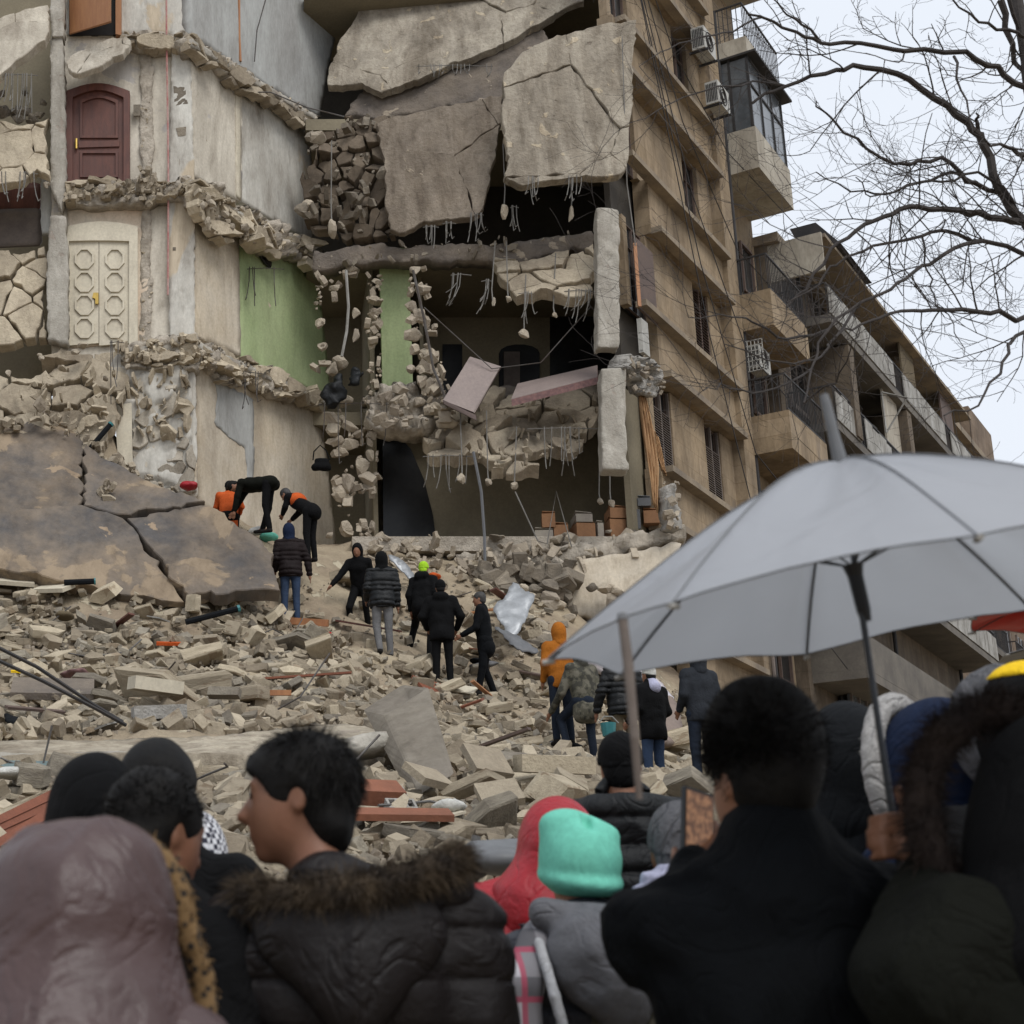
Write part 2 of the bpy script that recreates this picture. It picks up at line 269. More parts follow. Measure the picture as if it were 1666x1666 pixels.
# ---------------------------------------------------------------- objects
def props(o, label=None, cat=None, group=None, kind=None):
    if label: o['label'] = label
    if cat: o['category'] = cat
    if group: o['group'] = group
    if kind: o['kind'] = kind
    return o
def thing(name, label, cat, loc, rz=0, group=None):
    o = bpy.data.objects.new(name, None); COL.objects.link(o); o.location = tuple(map(float, loc)); o.rotation_euler = (0, 0, rz)
    o.empty_display_size = .2; return props(o, label, cat, group)
def wloc(o):
    v = np.zeros(3)
    while o is not None:
        v = v + np.array(o.location); o = o.parent
    return v
def mesh(name, V, Fc, m, parent=None, smooth=False, local=False, kind=None, label=None, cat=None, group=None):
    V = np.asarray(V, float).reshape(-1, 3)
    if local: org = np.zeros(3)
    elif parent is not None: org = wloc(parent)
    else: org = np.array([(V[:, 0].min() + V[:, 0].max()) / 2, (V[:, 1].min() + V[:, 1].max()) / 2, V[:, 2].min()])
    me = bpy.data.meshes.new(name)
    V = V - org
    if isinstance(Fc, np.ndarray):
        k = Fc.shape[1]; me.vertices.add(len(V)); me.vertices.foreach_set('co', V.astype(np.float32).ravel())
        me.loops.add(Fc.size); me.loops.foreach_set('vertex_index', Fc.astype(np.int32).ravel())
        me.polygons.add(len(Fc)); me.polygons.foreach_set('loop_start', np.arange(0, Fc.size, k, dtype=np.int32)); me.polygons.foreach_set('loop_total', np.full(len(Fc), k, dtype=np.int32))
        me.update(calc_edges=True)
    else:
        me.from_pydata(V.tolist(), [], [tuple(int(i) for i in f) for f in Fc]); me.update()
    me.validate()
    if smooth:
        me.polygons.foreach_set('use_smooth', [True] * len(me.polygons))
    if m: me.materials.append(MT[m] if isinstance(m, str) else m)
    o = bpy.data.objects.new(name, me); COL.objects.link(o)
    if parent is not None: o.parent = parent
    elif not local: o.location = tuple(org)
    return props(o, label, cat, group, kind)

class MB:
    def __init__(s): s.v = []; s.f = []; s.n = 0
    def add(s, V, Fc):
        V = [tuple(map(float, p)) for p in V]; s.f += [tuple(i + s.n for i in f) for f in Fc]; s.v += V; s.n += len(V); return s
    def hexa(s, q):
        return s.add(q, [(0, 3, 2, 1), (4, 5, 6, 7), (0, 1, 5, 4), (1, 2, 6, 5), (2, 3, 7, 6), (3, 0, 4, 7)])
    def box(s, x0, x1, y0, y1, z0, z1):
        return s.hexa([(x0, y0, z0), (x1, y0, z0), (x1, y1, z0), (x0, y1, z0), (x0, y0, z1), (x1, y0, z1), (x1, y1, z1), (x0, y1, z1)])
    def fb(s, t0, t1, p0, p1, z0, z1):      # box in the street facade's frame
        q = [FW(t, p, z) for z in (z0, z1) for t, p in ((t0, p0), (t0, p1), (t1, p1), (t1, p0))]
        return s.hexa(q)
    def obox(s, c, ax, ay, az):             # centre and three half-axis vectors
        c, ax, ay, az = map(lambda a: np.array(a, float), (c, ax, ay, az))
        return s.hexa([c + i * ax + j * ay + k * az for k in (-1, 1) for i, j in ((-1, -1), (1, -1), (1, 1), (-1, 1))])
    def prism(s, poly, ext):                # 3D polygon extruded by a vector
        n = len(poly); P = [np.array(p, float) for p in poly]; Q = [p + np.array(ext) for p in P]
        return s.add(P + Q, [tuple(range(n))[::-1], tuple(range(n, 2 * n))] + [(i, (i + 1) % n, (i + 1) % n + n, i + n) for i in range(n)])
    def tube(s, pts, r, k=6, r1=None, cap=True):
        P = [np.array(p, float) for p in pts]; n = len(P); rr = np.linspace(r, r if r1 is None else r1, n) if not hasattr(r, '__len__') else r
        V = []; up = None
        for i in range(n):
            d = P[min(i + 1, n - 1)] - P[max(i - 1, 0)]; d = d / (np.linalg.norm(d) + 1e-9)
            if up is None: up = np.cross(d, (0, 0, 1)) if abs(d[2]) < .9 else np.cross(d, (1, 0, 0))
            a = up - d * (up @ d); a /= np.linalg.norm(a) + 1e-9; up = a; b = np.cross(d, a)
            V += [P[i] + rr[i] * (math.cos(2 * PI * j / k) * a + math.sin(2 * PI * j / k) * b) for j in range(k)]
        Fc = [(i * k + j, i * k + (j + 1) % k, (i + 1) * k + (j + 1) % k, (i + 1) * k + j) for i in range(n - 1) for j in range(k)]
        if cap: Fc += [tuple(range(k))[::-1], tuple(range((n - 1) * k, n * k))]
        return s.add(V, Fc)
    def build(s, name, m, parent=None, **k): return mesh(name, s.v, s.f, m, parent, **k)

# ---- ragged plates: outline given as points, real thickness, cracked and chipped
def inpoly(X, Y, poly):
    c = np.zeros(X.shape, bool); n = len(poly)
    for i in range(n):
        x0, y0 = poly[i]; x1, y1 = poly[(i + 1) % n]
        if y0 == y1: continue
        k = ((y0 > Y) != (y1 > Y)) & (X < (x1 - x0) * (Y - y0) / (y1 - y0) + x0); c ^= k
    return c
def snap(P, poly):
    best = np.full(len(P), 1e9); Q = P.copy(); poly = np.array(poly); n = len(poly)
    for i in range(n):
        a = poly[i]; b = poly[(i + 1) % n]; ab = b - a; t = np.clip(((P - a) @ ab) / (ab @ ab + 1e-12), 0, 1); q = a + t[:, None] * ab
        d = np.linalg.norm(P - q, axis=1); k = d < best; best[k] = d[k]; Q[k] = q[k]
    return Q
def plate(name, pts, thick, m, parent=None, cell=.1, amp=.04, nsc=1.2, jit=.35, pieces=None, pamp=.05, gap=.06, gw=.05, tilt=.15, seed=1, curve=None, smooth=False, side_noise=1., rag_edge=.07, pieces_fine=1., **k):
    """pts: list of (px,py,Y) whose rays meet a best fitting plane"""
    W_ = np.array([PY(*p) if len(p) == 3 else p[0] for p in pts]); c = W_.mean(0); _, _, vt = np.linalg.svd(W_ - c); N = vt[2]
    toc = np.array([0, 0, EYE]) - c
    if N @ toc < 0: N = -N
    A = np.cross(N, (0, 0, 1)); A = A / (np.linalg.norm(A) + 1e-9) if np.linalg.norm(A) > .05 else np.array([1., 0, 0]); B = np.cross(A, N) * -1
    A, B = A, np.cross(N, A)
    W_ = np.array([onpl(p[0], p[1], c, N) if len(p) == 3 else p[0] for p in pts])
    poly = [((w - c) @ A, (w - c) @ B) for w in W_]
    if rag_edge:
        rr = np.random.default_rng(seed + 5)
        for lv in range(4):
            q = []
            for i in range(len(poly)):
                a, b = np.array(poly[i]), np.array(poly[(i + 1) % len(poly)]); L = np.linalg.norm(b - a); q.append(a)
                if L > cell * 2.2: d = (b - a) / L; q.append((a + b) / 2 + d * rr.uniform(-.15, .15) * L + np.array([-d[1], d[0]]) * rr.normal(0, 1) * min(rag_edge, .12) * min(L, .55))
            poly = q
    pl = np.array(poly)
    nx = int((pl[:, 0].max() - pl[:, 0].min()) / cell) + 2; ny = int((pl[:, 1].max() - pl[:, 1].min()) / cell) + 2
    gx = pl[:, 0].min() - cell * .5 + np.arange(nx + 1) * cell; gy = pl[:, 1].min() - cell * .5 + np.arange(ny + 1) * cell
    X, Yg = np.meshgrid(gx, gy, indexing='ij'); cxm = X[:-1, :-1] + cell / 2; cym = Yg[:-1, :-1] + cell / 2
    rag = .0 if jit == 0 else 1.
    keep = inpoly(cxm + rag * jit * cell * vn(np.stack([cxm * 3, cym * 3, cxm * 0 + seed], -1)), cym, poly)
    if not keep.any(): return None
    cnt = np.zeros(X.shape, int)
    for a, b in ((0, 0), (0, 1), (1, 0), (1, 1)): cnt[a:a + nx, b:b + ny] += keep
    use = cnt > 0; bnd = use & (cnt < 4); idx = -np.ones(X.shape, int); idx[use] = np.arange(use.sum())
    P = np.stack([X[use], Yg[use]], -1); bb = bnd[use]
    if bb.any():
        Q = snap(P[bb], poly); d = Q - P[bb]; l = np.linalg.norm(d, axis=1, keepdims=True); d *= np.minimum(1, 1.3 * cell / (l + 1e-9)); P[bb] = P[bb] + d
    q3 = np.concatenate([P, np.full((len(P), 1), seed * 3.7)], 1)
    P = P + jit * cell * .6 * np.stack([vn(q3 * 3.1 / max(cell * 4, .2), 5), vn(q3 * 3.1 / max(cell * 4, .2), 9)], -1) * (bb[:, None] * 1.2 + .25)
    h = amp * fbm(q3 * nsc, 5, seed) + min(.35 * amp, .02) * vn(q3 * 40, 7)
    if pieces:
        rg = np.random.default_rng(seed + 99); sx = np.arange(gx[0] - pieces, gx[-1] + pieces, pieces); sy = np.arange(gy[0] - pieces, gy[-1] + pieces, pieces)
        SX, SY = np.meshgrid(sx, sy); sd = np.stack([SX.ravel(), SY.ravel()], -1) + rg.uniform(-.48, .48, (SX.size, 2)) * pieces
        off = rg.uniform(-1, 1, len(sd)) * pamp; tl = rg.uniform(-1, 1, (len(sd), 2)) * tilt
        wp = P + .12 * pieces * np.stack([vn(q3 * 4 / pieces, 3), vn(q3 * 4 / pieces, 4)], -1)
        d1 = np.full(len(P), 1e9); d2 = np.full(len(P), 1e9); i1 = np.zeros(len(P), int)
        for i, sdd in enumerate(sd):
            d = np.linalg.norm(wp - sdd, axis=1); k1 = d < d1; d2 = np.where(k1, d1, np.minimum(d2, d)); i1 = np.where(k1, i, i1); d1 = np.where(k1, d, d1)
        loc_ = P - sd[i1]; h = h + off[i1] + (tl[i1] * loc_).sum(1) - gap * np.exp(-((d2 - d1) / gw) ** 2)
        p2 = pieces * .38; cc = np.floor(wp / p2 + 50).astype(np.int64); f1 = np.full(len(P), 1e9); ob = np.zeros(len(P))
        for ax_ in (-1, 0, 1):
            for ay_ in (-1, 0, 1):
                ci = cc + [ax_, ay_]; hx = _h(ci[:, 0], ci[:, 1], ci[:, 0] * 0, 3); hy = _h(ci[:, 0], ci[:, 1], ci[:, 0] * 0, 4); c2_ = (ci - 50 + np.stack([hx, hy], -1)) * p2; dd_ = np.linalg.norm(wp - c2_, axis=1); k_ = dd_ < f1
                hh = (_h(ci[:, 0], ci[:, 1], ci[:, 0] * 0, 5) - .5) * pamp * 1.3 + ((wp - c2_) * (np.stack([hy, hx], -1) - .5)).sum(1) * tilt * 2.2; f1 = np.where(k_, dd_, f1); ob = np.where(k_, hh, ob)
        h = h + ob * min(1., pieces_fine)
    if curve is not None: h = h + curve(P[:, 0], P[:, 1])
    base = c + P[:, :1] * A + P[:, 1:2] * B; fr = base + h[:, None] * N
    hb = (h if not pieces else amp * fbm(q3 * nsc, 3, seed)) - thick * (1 + .25 * side_noise * vn(q3 * 2.3, 31)); bk = base + hb[:, None] * N
    n = len(P); V = np.concatenate([fr, bk]); I = idx
    f = np.stack([I[:-1, :-1], I[1:, :-1], I[1:, 1:], I[:-1, 1:]], -1)[keep]; faces = [f, f[:, ::-1] + n]
    Kp = np.pad(keep, 1)
    for (dx, dy, e) in ((0, -1, (0, 1)), (1, 0, (1, 2)), (0, 1, (2, 3)), (-1, 0, (3, 0))):
        nb = Kp[1 + dx:nx + 1 + dx, 1 + dy:ny + 1 + dy]; k_ = keep & ~nb
        fs = np.stack([I[:-1, :-1], I[1:, :-1], I[1:, 1:], I[:-1, 1:]], -1)[k_]; a = fs[:, e[0]]; b = fs[:, e[1]]; faces.append(np.stack([b, a, a + n, b + n], -1))
    return mesh(name, V, np.concatenate(faces), m, parent, smooth=smooth, **k)

# ---- shattered slabs: an outline split into flat angular fragments with real cracks between them
def clip_half(poly, a, n):
    out = []; m = len(poly)
    for i in range(m):
        p, q = poly[i], poly[(i + 1) % m]; dp = (p[0] - a[0]) * n[0] + (p[1] - a[1]) * n[1]; dq = (q[0] - a[0]) * n[0] + (q[1] - a[1]) * n[1]
        if dp <= 0: out.append(p)
        if (dp < 0 < dq) or (dq < 0 < dp): t = dp / (dp - dq); out.append((p[0] + (q[0] - p[0]) * t, p[1] + (q[1] - p[1]) * t))
    return out
def shards(name, pts, size, thick, m, parent=None, tilt=.12, off=.04, gap=.02, aspect=1., edge=.05, seed=1, jag=.02, drop=0., **k):
    W_ = np.array([PY(*p) for p in pts]); c = W_.mean(0); _, _, vt = np.linalg.svd(W_ - c); N = vt[2]
    if N @ (np.array([0, 0, EYE]) - c) < 0: N = -N
    A = np.cross(N, (0, 0, 1)); A /= np.linalg.norm(A); B = np.cross(N, A); W_ = np.array([onpl(p[0], p[1], c, N) for p in pts]); poly = [np.array([(w - c) @ A, (w - c) @ B]) for w in W_]; rr = np.random.default_rng(seed)
    for lv in range(4):
        q = []
        for i in range(len(poly)):
            a, b = poly[i], poly[(i + 1) % len(poly)]; L = np.linalg.norm(b - a); q.append(a)
            if L > .22: d = (b - a) / L; q.append(a + (b - a) * rr.uniform(.35, .65) + np.array([-d[1], d[0]]) * rr.normal(0, 1) * edge * min(L, 1.))
        poly = q
    pl = np.array(poly); sx = np.arange(pl[:, 0].min() - size, pl[:, 0].max() + size * 1.5, size * aspect); sy = np.arange(pl[:, 1].min() - size, pl[:, 1].max() + size * 1.5, size)
    S = np.array([(x + rr.uniform(-.45, .45) * size * aspect, y + rr.uniform(-.45, .45) * size) for x in sx for y in sy]); sc = np.array([1 / aspect, 1.]); V = []; Fs = []
    for i, s in enumerate(S):
        dd = np.linalg.norm((S - s) * sc, axis=1); nb = np.argsort(dd)[1:22]; cl = [tuple(p) for p in poly]
        for j in nb:
            if not cl: break
            g = S[j] - s; gn = g * sc * sc; mid_ = (s + S[j]) / 2; L = np.linalg.norm(gn); cl = clip_half(cl, mid_ - gn / L * gap * .5 * rr.uniform(.3, 1.7), gn / L)
        if len(cl) < 3 or rr.random() < drop: continue
        cl = np.array(cl); ar = abs(np.sum(cl[:, 0] * np.roll(cl[:, 1], -1) - np.roll(cl[:, 0], -1) * cl[:, 1])) / 2
        if ar < .004: continue
        q = []
        for a in range(len(cl)):
            p0, p1 = cl[a], cl[(a + 1) % len(cl)]; L = np.linalg.norm(p1 - p0)
            if L < .012: continue
            q.append(p0); nn = int(L / .16)
            for u in range(1, nn + 1): q.append(p0 + (p1 - p0) * u / (nn + 1) + rr.normal(0, jag, 2))
        if len(q) < 3: continue
        cl = np.array(q)
        if np.sum(cl[:, 0] * np.roll(cl[:, 1], -1) - np.roll(cl[:, 0], -1) * cl[:, 1]) < 0: cl = cl[::-1]
        cen = cl.mean(0); o = rr.normal(0, off); tx, ty = rr.normal(0, tilt, 2); n = len(cl); b0 = len(V)
        hz = o + (cl - cen) @ np.array([tx, ty])
        ch = min(.018, size * .04); din = cen - cl; din /= np.linalg.norm(din, axis=1, keepdims=True) + 1e-9
        for ring, (ins, zz) in enumerate(((0., -thick), (0., -ch), (ch, 0.))):
            pp = cl + din * ins
            for t in range(n): z = (hz[t] + zz) if ring else (-thick + .3 * o + rr.normal(0, .01)); V.append(c + pp[t][0] * A + pp[t][1] * B + N * z)
        for ring in (0, 1): Fs += [(b0 + ring * n + t, b0 + ring * n + (t + 1) % n, b0 + (ring + 1) * n + (t + 1) % n, b0 + (ring + 1) * n + t) for t in range(n)]
        Fs += [tuple(b0 + 2 * n + t for t in range(n)), tuple(b0 + t for t in range(n))[::-1]]
    return mesh(name, V, Fs, m, parent, **k)

# ---- signed distance modelling with surface nets
class SDF:
    def __init__(s, lo, hi, vox):
        s.lo = np.array(lo, float); s.vox = vox; s.n = np.ceil((np.array(hi) - s.lo) / vox).astype(int) + 1
        s.ax = [s.lo[i] + np.arange(s.n[i]) * vox for i in range(3)]; s.d = np.full(s.n, .2, np.float32)
    def _sl(s, a, b, mgn):
        r = []
        for i in range(3):
            i0 = int(np.clip((a[i] - mgn - s.lo[i]) / s.vox, 0, s.n[i])); i1 = int(np.clip((b[i] + mgn - s.lo[i]) / s.vox + 2, 0, s.n[i])); r.append(slice(i0, i1))
        return tuple(r)
    def _g(s, sl): return s.ax[0][sl[0]][:, None, None], s.ax[1][sl[1]][None, :, None], s.ax[2][sl[2]][None, None, :]
    def _put(s, sl, d, k, op):
        D = s.d[sl]
        if D.size == 0: return
        if op == 'u':
            if k > 0: h = np.maximum(k - np.abs(D - d), 0) / k; s.d[sl] = np.minimum(D, d) - h * h * k * .25
            else: s.d[sl] = np.minimum(D, d)
        else:
            if k > 0: h = np.maximum(k - np.abs(D + d), 0) / k; s.d[sl] = np.maximum(D, -d) + h * h * k * .25
            else: s.d[sl] = np.maximum(D, -d)
    def cap(s, a, b, ra, rb=None, k=.02, op='u', flat=None):
        a = np.array(a, float); b = np.array(b, float); rb = ra if rb is None else rb; r = max(ra, rb)
        sl = s._sl(np.minimum(a, b) - r, np.maximum(a, b) + r, .06 + k); x, y, z = s._g(sl); ab = b - a; L2 = ab @ ab + 1e-12
        t = np.clip(((x - a[0]) * ab[0] + (y - a[1]) * ab[1] + (z - a[2]) * ab[2]) / L2, 0, 1)
        dx, dy, dz = x - a[0] - t * ab[0], y - a[1] - t * ab[1], z - a[2] - t * ab[2]
        if flat is not None: dx = dx / flat[0]; dy = dy / flat[1]; dz = dz / flat[2]
        s._put(sl, np.sqrt(dx * dx + dy * dy + dz * dz) - (ra + (rb - ra) * t), k, op); return s
    def ell(s, c, r, Rm=None, k=.02, op='u'):
        c = np.array(c, float); r = np.array(r, float); m = r.max(); sl = s._sl(c - m, c + m, .06 + k); x, y, z = s._g(sl); x = x - c[0]; y = y - c[1]; z = z - c[2]
        if Rm is not None: x, y, z = (Rm[0][i] * x + Rm[1][i] * y + Rm[2][i] * z for i in range(3))   # world to local
        q = np.sqrt((x / r[0]) ** 2 + (y / r[1]) ** 2 + (z / r[2]) ** 2); q2 = np.sqrt((x / r[0] ** 2) ** 2 + (y / r[1] ** 2) ** 2 + (z / r[2] ** 2) ** 2) + 1e-6
        s._put(sl, q * (q - 1) / q2, k, op); return s
    def plane(s, p, nrm, k=.0):     # cut away the side nrm points to
        x, y, z = s._g((slice(None),) * 3); nrm = np.array(nrm, float); nrm /= np.linalg.norm(nrm)
        d = -((x - p[0]) * nrm[0] + (y - p[1]) * nrm[1] + (z - p[2]) * nrm[2]); s._put((slice(None),) * 3, d, k, 's'); return s
    def near(s, fn, w=.05):         # displace close to the surface
        k = np.abs(s.d) < w
        if k.any():
            i = np.argwhere(k); P = s.lo + i * s.vox; s.d[k] += fn(P).astype(np.float32)
        return s
    def nets(s):
        D = s.d; D = D.copy()
        for a in range(3):
            sl0 = [slice(None)] * 3; sl0[a] = 0; D[tuple(sl0)] = .1; sl0[a] = -1; D[tuple(sl0)] = .1
        ins = D < 0; c8 = [(i, j, k) for i in (0, 1) for j in (0, 1) for k in (0, 1)]; n = np.array(D.shape) - 1
        def sub(A, o): return A[o[0]:o[0] + n[0], o[1]:o[1] + n[1], o[2]:o[2] + n[2]]
        tot = sum(sub(ins, o).astype(np.int8) for o in c8); act = (tot > 0) & (tot < 8); ij = np.argwhere(act)
        if len(ij) == 0: return None, None
        idx = -np.ones(n, int); idx[act] = np.arange(len(ij)); acc = np.zeros((len(ij), 3)); cnt = np.zeros(len(ij))
        for a in range(3):
            for o in c8:
                if o[a]: continue
                p = list(o); p[a] = 1; d0 = D[ij[:, 0] + o[0], ij[:, 1] + o[1], ij[:, 2] + o[2]]; d1 = D[ij[:, 0] + p[0], ij[:, 1] + p[1], ij[:, 2] + p[2]]
                k = (d0 < 0) != (d1 < 0); t = np.zeros(len(ij)); t[k] = d0[k] / (d0[k] - d1[k]); q = np.tile(np.array(o, float), (len(ij), 1)); q[:, a] = t; acc[k] += q[k]; cnt[k] += 1
        V = s.lo + (ij + acc / cnt[:, None]) * s.vox; Fs = []
        for a in range(3):
            b, c = (a + 1) % 3, (a + 2) % 3; sh = list(D.shape); A0 = np.take(ins, range(sh[a] - 1), a); A1 = np.take(ins, range(1, sh[a]), a); e = np.argwhere(A0 != A1)
            e = e[(e[:, b] > 0) & (e[:, c] > 0) & (e[:, b] < sh[b] - 1) & (e[:, c] < sh[c] - 1)]
            if len(e) == 0: continue
            def g(db, dc): q = e.copy(); q[:, b] -= db; q[:, c] -= dc; return idx[q[:, 0], q[:, 1], q[:, 2]]
            f = np.stack([g(1, 1), g(0, 1), g(0, 0), g(1, 0)], -1); fl = ~ins[e[:, 0], e[:, 1], e[:, 2]]; f[fl] = f[fl][:, ::-1]; Fs.append(f)
        return V, np.concatenate(Fs)
    def build(s, name, m, parent, **k):
        V, Fc = s.nets()
        if V is None: return None
        return mesh(name, V, Fc, m, parent, smooth=True, local=True, **k)
# ---------------------------------------------------------------- people
def rotm(yaw=0, pitch=0, roll=0):
    """yaw about z (left +), pitch forward-down +, roll"""
    return np.array(Matrix.Rotation(yaw, 3, 'Z') @ Matrix.Rotation(-pitch, 3, 'X') @ Matrix.Rotation(roll, 3, 'Y'))
def fluff(name, m, parent, base, nrm, n, length, wid, grav=.3, spread=.6, local=True, seed=3):
    """many tapering strands rooted on points base with directions nrm"""
    rg = np.random.default_rng(seed); i = rg.integers(0, len(base), n); P = base[i] + rg.normal(0, .004, (n, 3)); D = nrm[i] + rg.normal(0, spread, (n, 3))
    D /= np.linalg.norm(D, axis=1, keepdims=True); L = length * rg.uniform(.5, 1.2, (n, 1)); W = np.cross(D, rg.normal(0, 1, (n, 3))); W /= np.linalg.norm(W, axis=1, keepdims=True) + 1e-9
    W *= wid; D2 = D + np.array([0, 0, -grav]); mid = P + D * L * .5; tip = mid + D2 / np.linalg.norm(D2, axis=1, keepdims=True) * L * .5
    V = np.stack([P - W, P + W, mid + W * .6, mid - W * .6, tip + W * .12, tip - W * .12], 1).reshape(-1, 3)
    k = np.arange(n)[:, None] * 6; Fc = np.concatenate([k + [0, 1, 2, 3], k + [3, 2, 4, 5]])
    return mesh(name, V, Fc, m, parent, local=local)

def head_sdf(S, c, Rm, sc=1., face=True, fine=True):
    c = np.array(c, float); T = lambda *p: c + Rm @ (np.array(p) * sc)
    E = lambda p, r, k=.02, op='u': S.ell(T(*p), np.array(r) * sc, Rm, k * sc, op)
    Cp = lambda a, b, ra, rb, k=.015, op='u': S.cap(T(*a), T(*b), ra * sc, rb * sc, k * sc, op)
    E((0, -.012, .028), (.074, .093, .086), .02); E((0, .03, -.055), (.055, .062, .060), .04); E((0, .022, -.02), (.066, .068, .07), .03)
    if face:
        E((0, .066, -.098), (.022, .020, .018), .02); Cp((0, .086, .010), (0, .108, -.026), .008, .014, .014); Cp((-.012, .092, -.033), (.012, .092, -.033), .009, .009, .01)
        Cp((-.036, .076, .030), (.036, .076, .030), .012, .012, .018)
        for sx in (-1, 1): E((sx * .031, .094, .010), (.017, .012, .010), .012, 's'); E((sx * .031, .074, .010), (.015, .014, .012), .004)
        Cp((-.019, .086, -.058), (.019, .086, -.058), .008, .008, .008); Cp((-.016, .084, -.070), (.016, .084, -.070), .009, .009, .008)
        E((0, .100, -.064), (.024, .010, .002), .004, 's')
    if fine:
        for sx in (-1, 1):
            E((sx * .074, -.010, -.004), (.009, .016, .029), .006); E((sx * .082, -.006, .0), (.005, .008, .016), .005, 's')
def hair_sdf(S, c, Rm, sc=1., style='short', thick=.012):
    c = np.array(c, float); T = lambda *p: c + Rm @ (np.array(p) * sc)
    E = lambda p, r, k=.015, op='u': S.ell(T(*p), np.array(r) * sc, Rm, k * sc, op)
    if style == 'big':
        E((0, -.02, .07), (.098, .112, .10)); E((0, -.035, -.0), (.076, .088, .085), .04); E((0, -.01, .115), (.078, .085, .068), .04)
    elif style == 'bob':
        E((0, -.012, .033), (.074 + thick, .096 + thick, .088 + thick)); E((0, -.06, -.045), (.066, .045, .065), .03); E((0, .050, .066), (.060, .048, .030), .03)
    else:
        E((0, -.015, .032), (.074 + thick, .093 + thick, .088 + thick)); E((0, -.055, -.035), (.066, .05, .055), .03)
    E((0, .120, -.058), (.14, .095, .118), .006, 's'); E((0, .075, -.085), (.14, .07, .06), .006, 's')
    for sx in (-1, 1): E((sx * .095, -.006, -.010), (.030, .020, .032), .008, 's')
    for sx in (-1, 1): S.cap(T(sx * .018, .091, .030), T(sx * .050, .074, .032), .004 * sc, .003 * sc, .0)

BASE = dict(pelvis=(0, 0, .94), waist=(0, 0, 1.09), chest=(0, .005, 1.30), neck=(0, -.01, 1.47), head=(0, .012, 1.625),
            shL=(-.180, -.005, 1.41), elL=(-.24, -.03, 1.15), haL=(-.23, .07, .90), shR=(.180, -.005, 1.41), elR=(.24, -.03, 1.15), haR=(.23, .07, .90),
            hiL=(-.09, 0, .92), knL=(-.10, .03, .50), anL=(-.11, -.01, .085), hiR=(.09, 0, .92), knR=(.10, .03, .50), anR=(.11, -.01, .085))
UP = ('waist', 'chest', 'neck', 'head', 'shL', 'elL', 'haL', 'shR', 'elR', 'haR')
def hand_sdf(S, wr, dr, side, k=1., curl=.5):
    """palm, four fingers with a bend, and a thumb leaving the palm's side"""
    dr = np.array(dr, float); dr /= np.linalg.norm(dr); fw = np.array([0, 1., 0]); lat = np.cross(dr, fw); lat /= np.linalg.norm(lat) + 1e-9; inw = np.cross(lat, dr)
    pc = wr + dr * .05; S.cap(wr, pc, .022 * k, .026 * k, .01); S.cap(pc - inw * .02, pc + inw * .02, .016 * k, .016 * k, .012)
    for i, (o, l) in enumerate(((-.028, .070), (-.010, .082), (.010, .078), (.028, .062))):
        a = wr + dr * .085 + inw * o; b = a + dr * l * .55; cc = b + (dr * (1 - curl) + lat * -side * curl) * l * .45; S.cap(a - dr * .02, b, .0095 * k, .009 * k, .006); S.cap(b, cc, .009 * k, .0078 * k, .004)
    a = wr + dr * .03 + inw * .025; b = a + (inw * .8 + dr) * .028; S.cap(a, b, .012 * k, .011 * k, .008); S.cap(b, b + (dr + inw * .2) * .03, .0105 * k, .009 * k, .004)
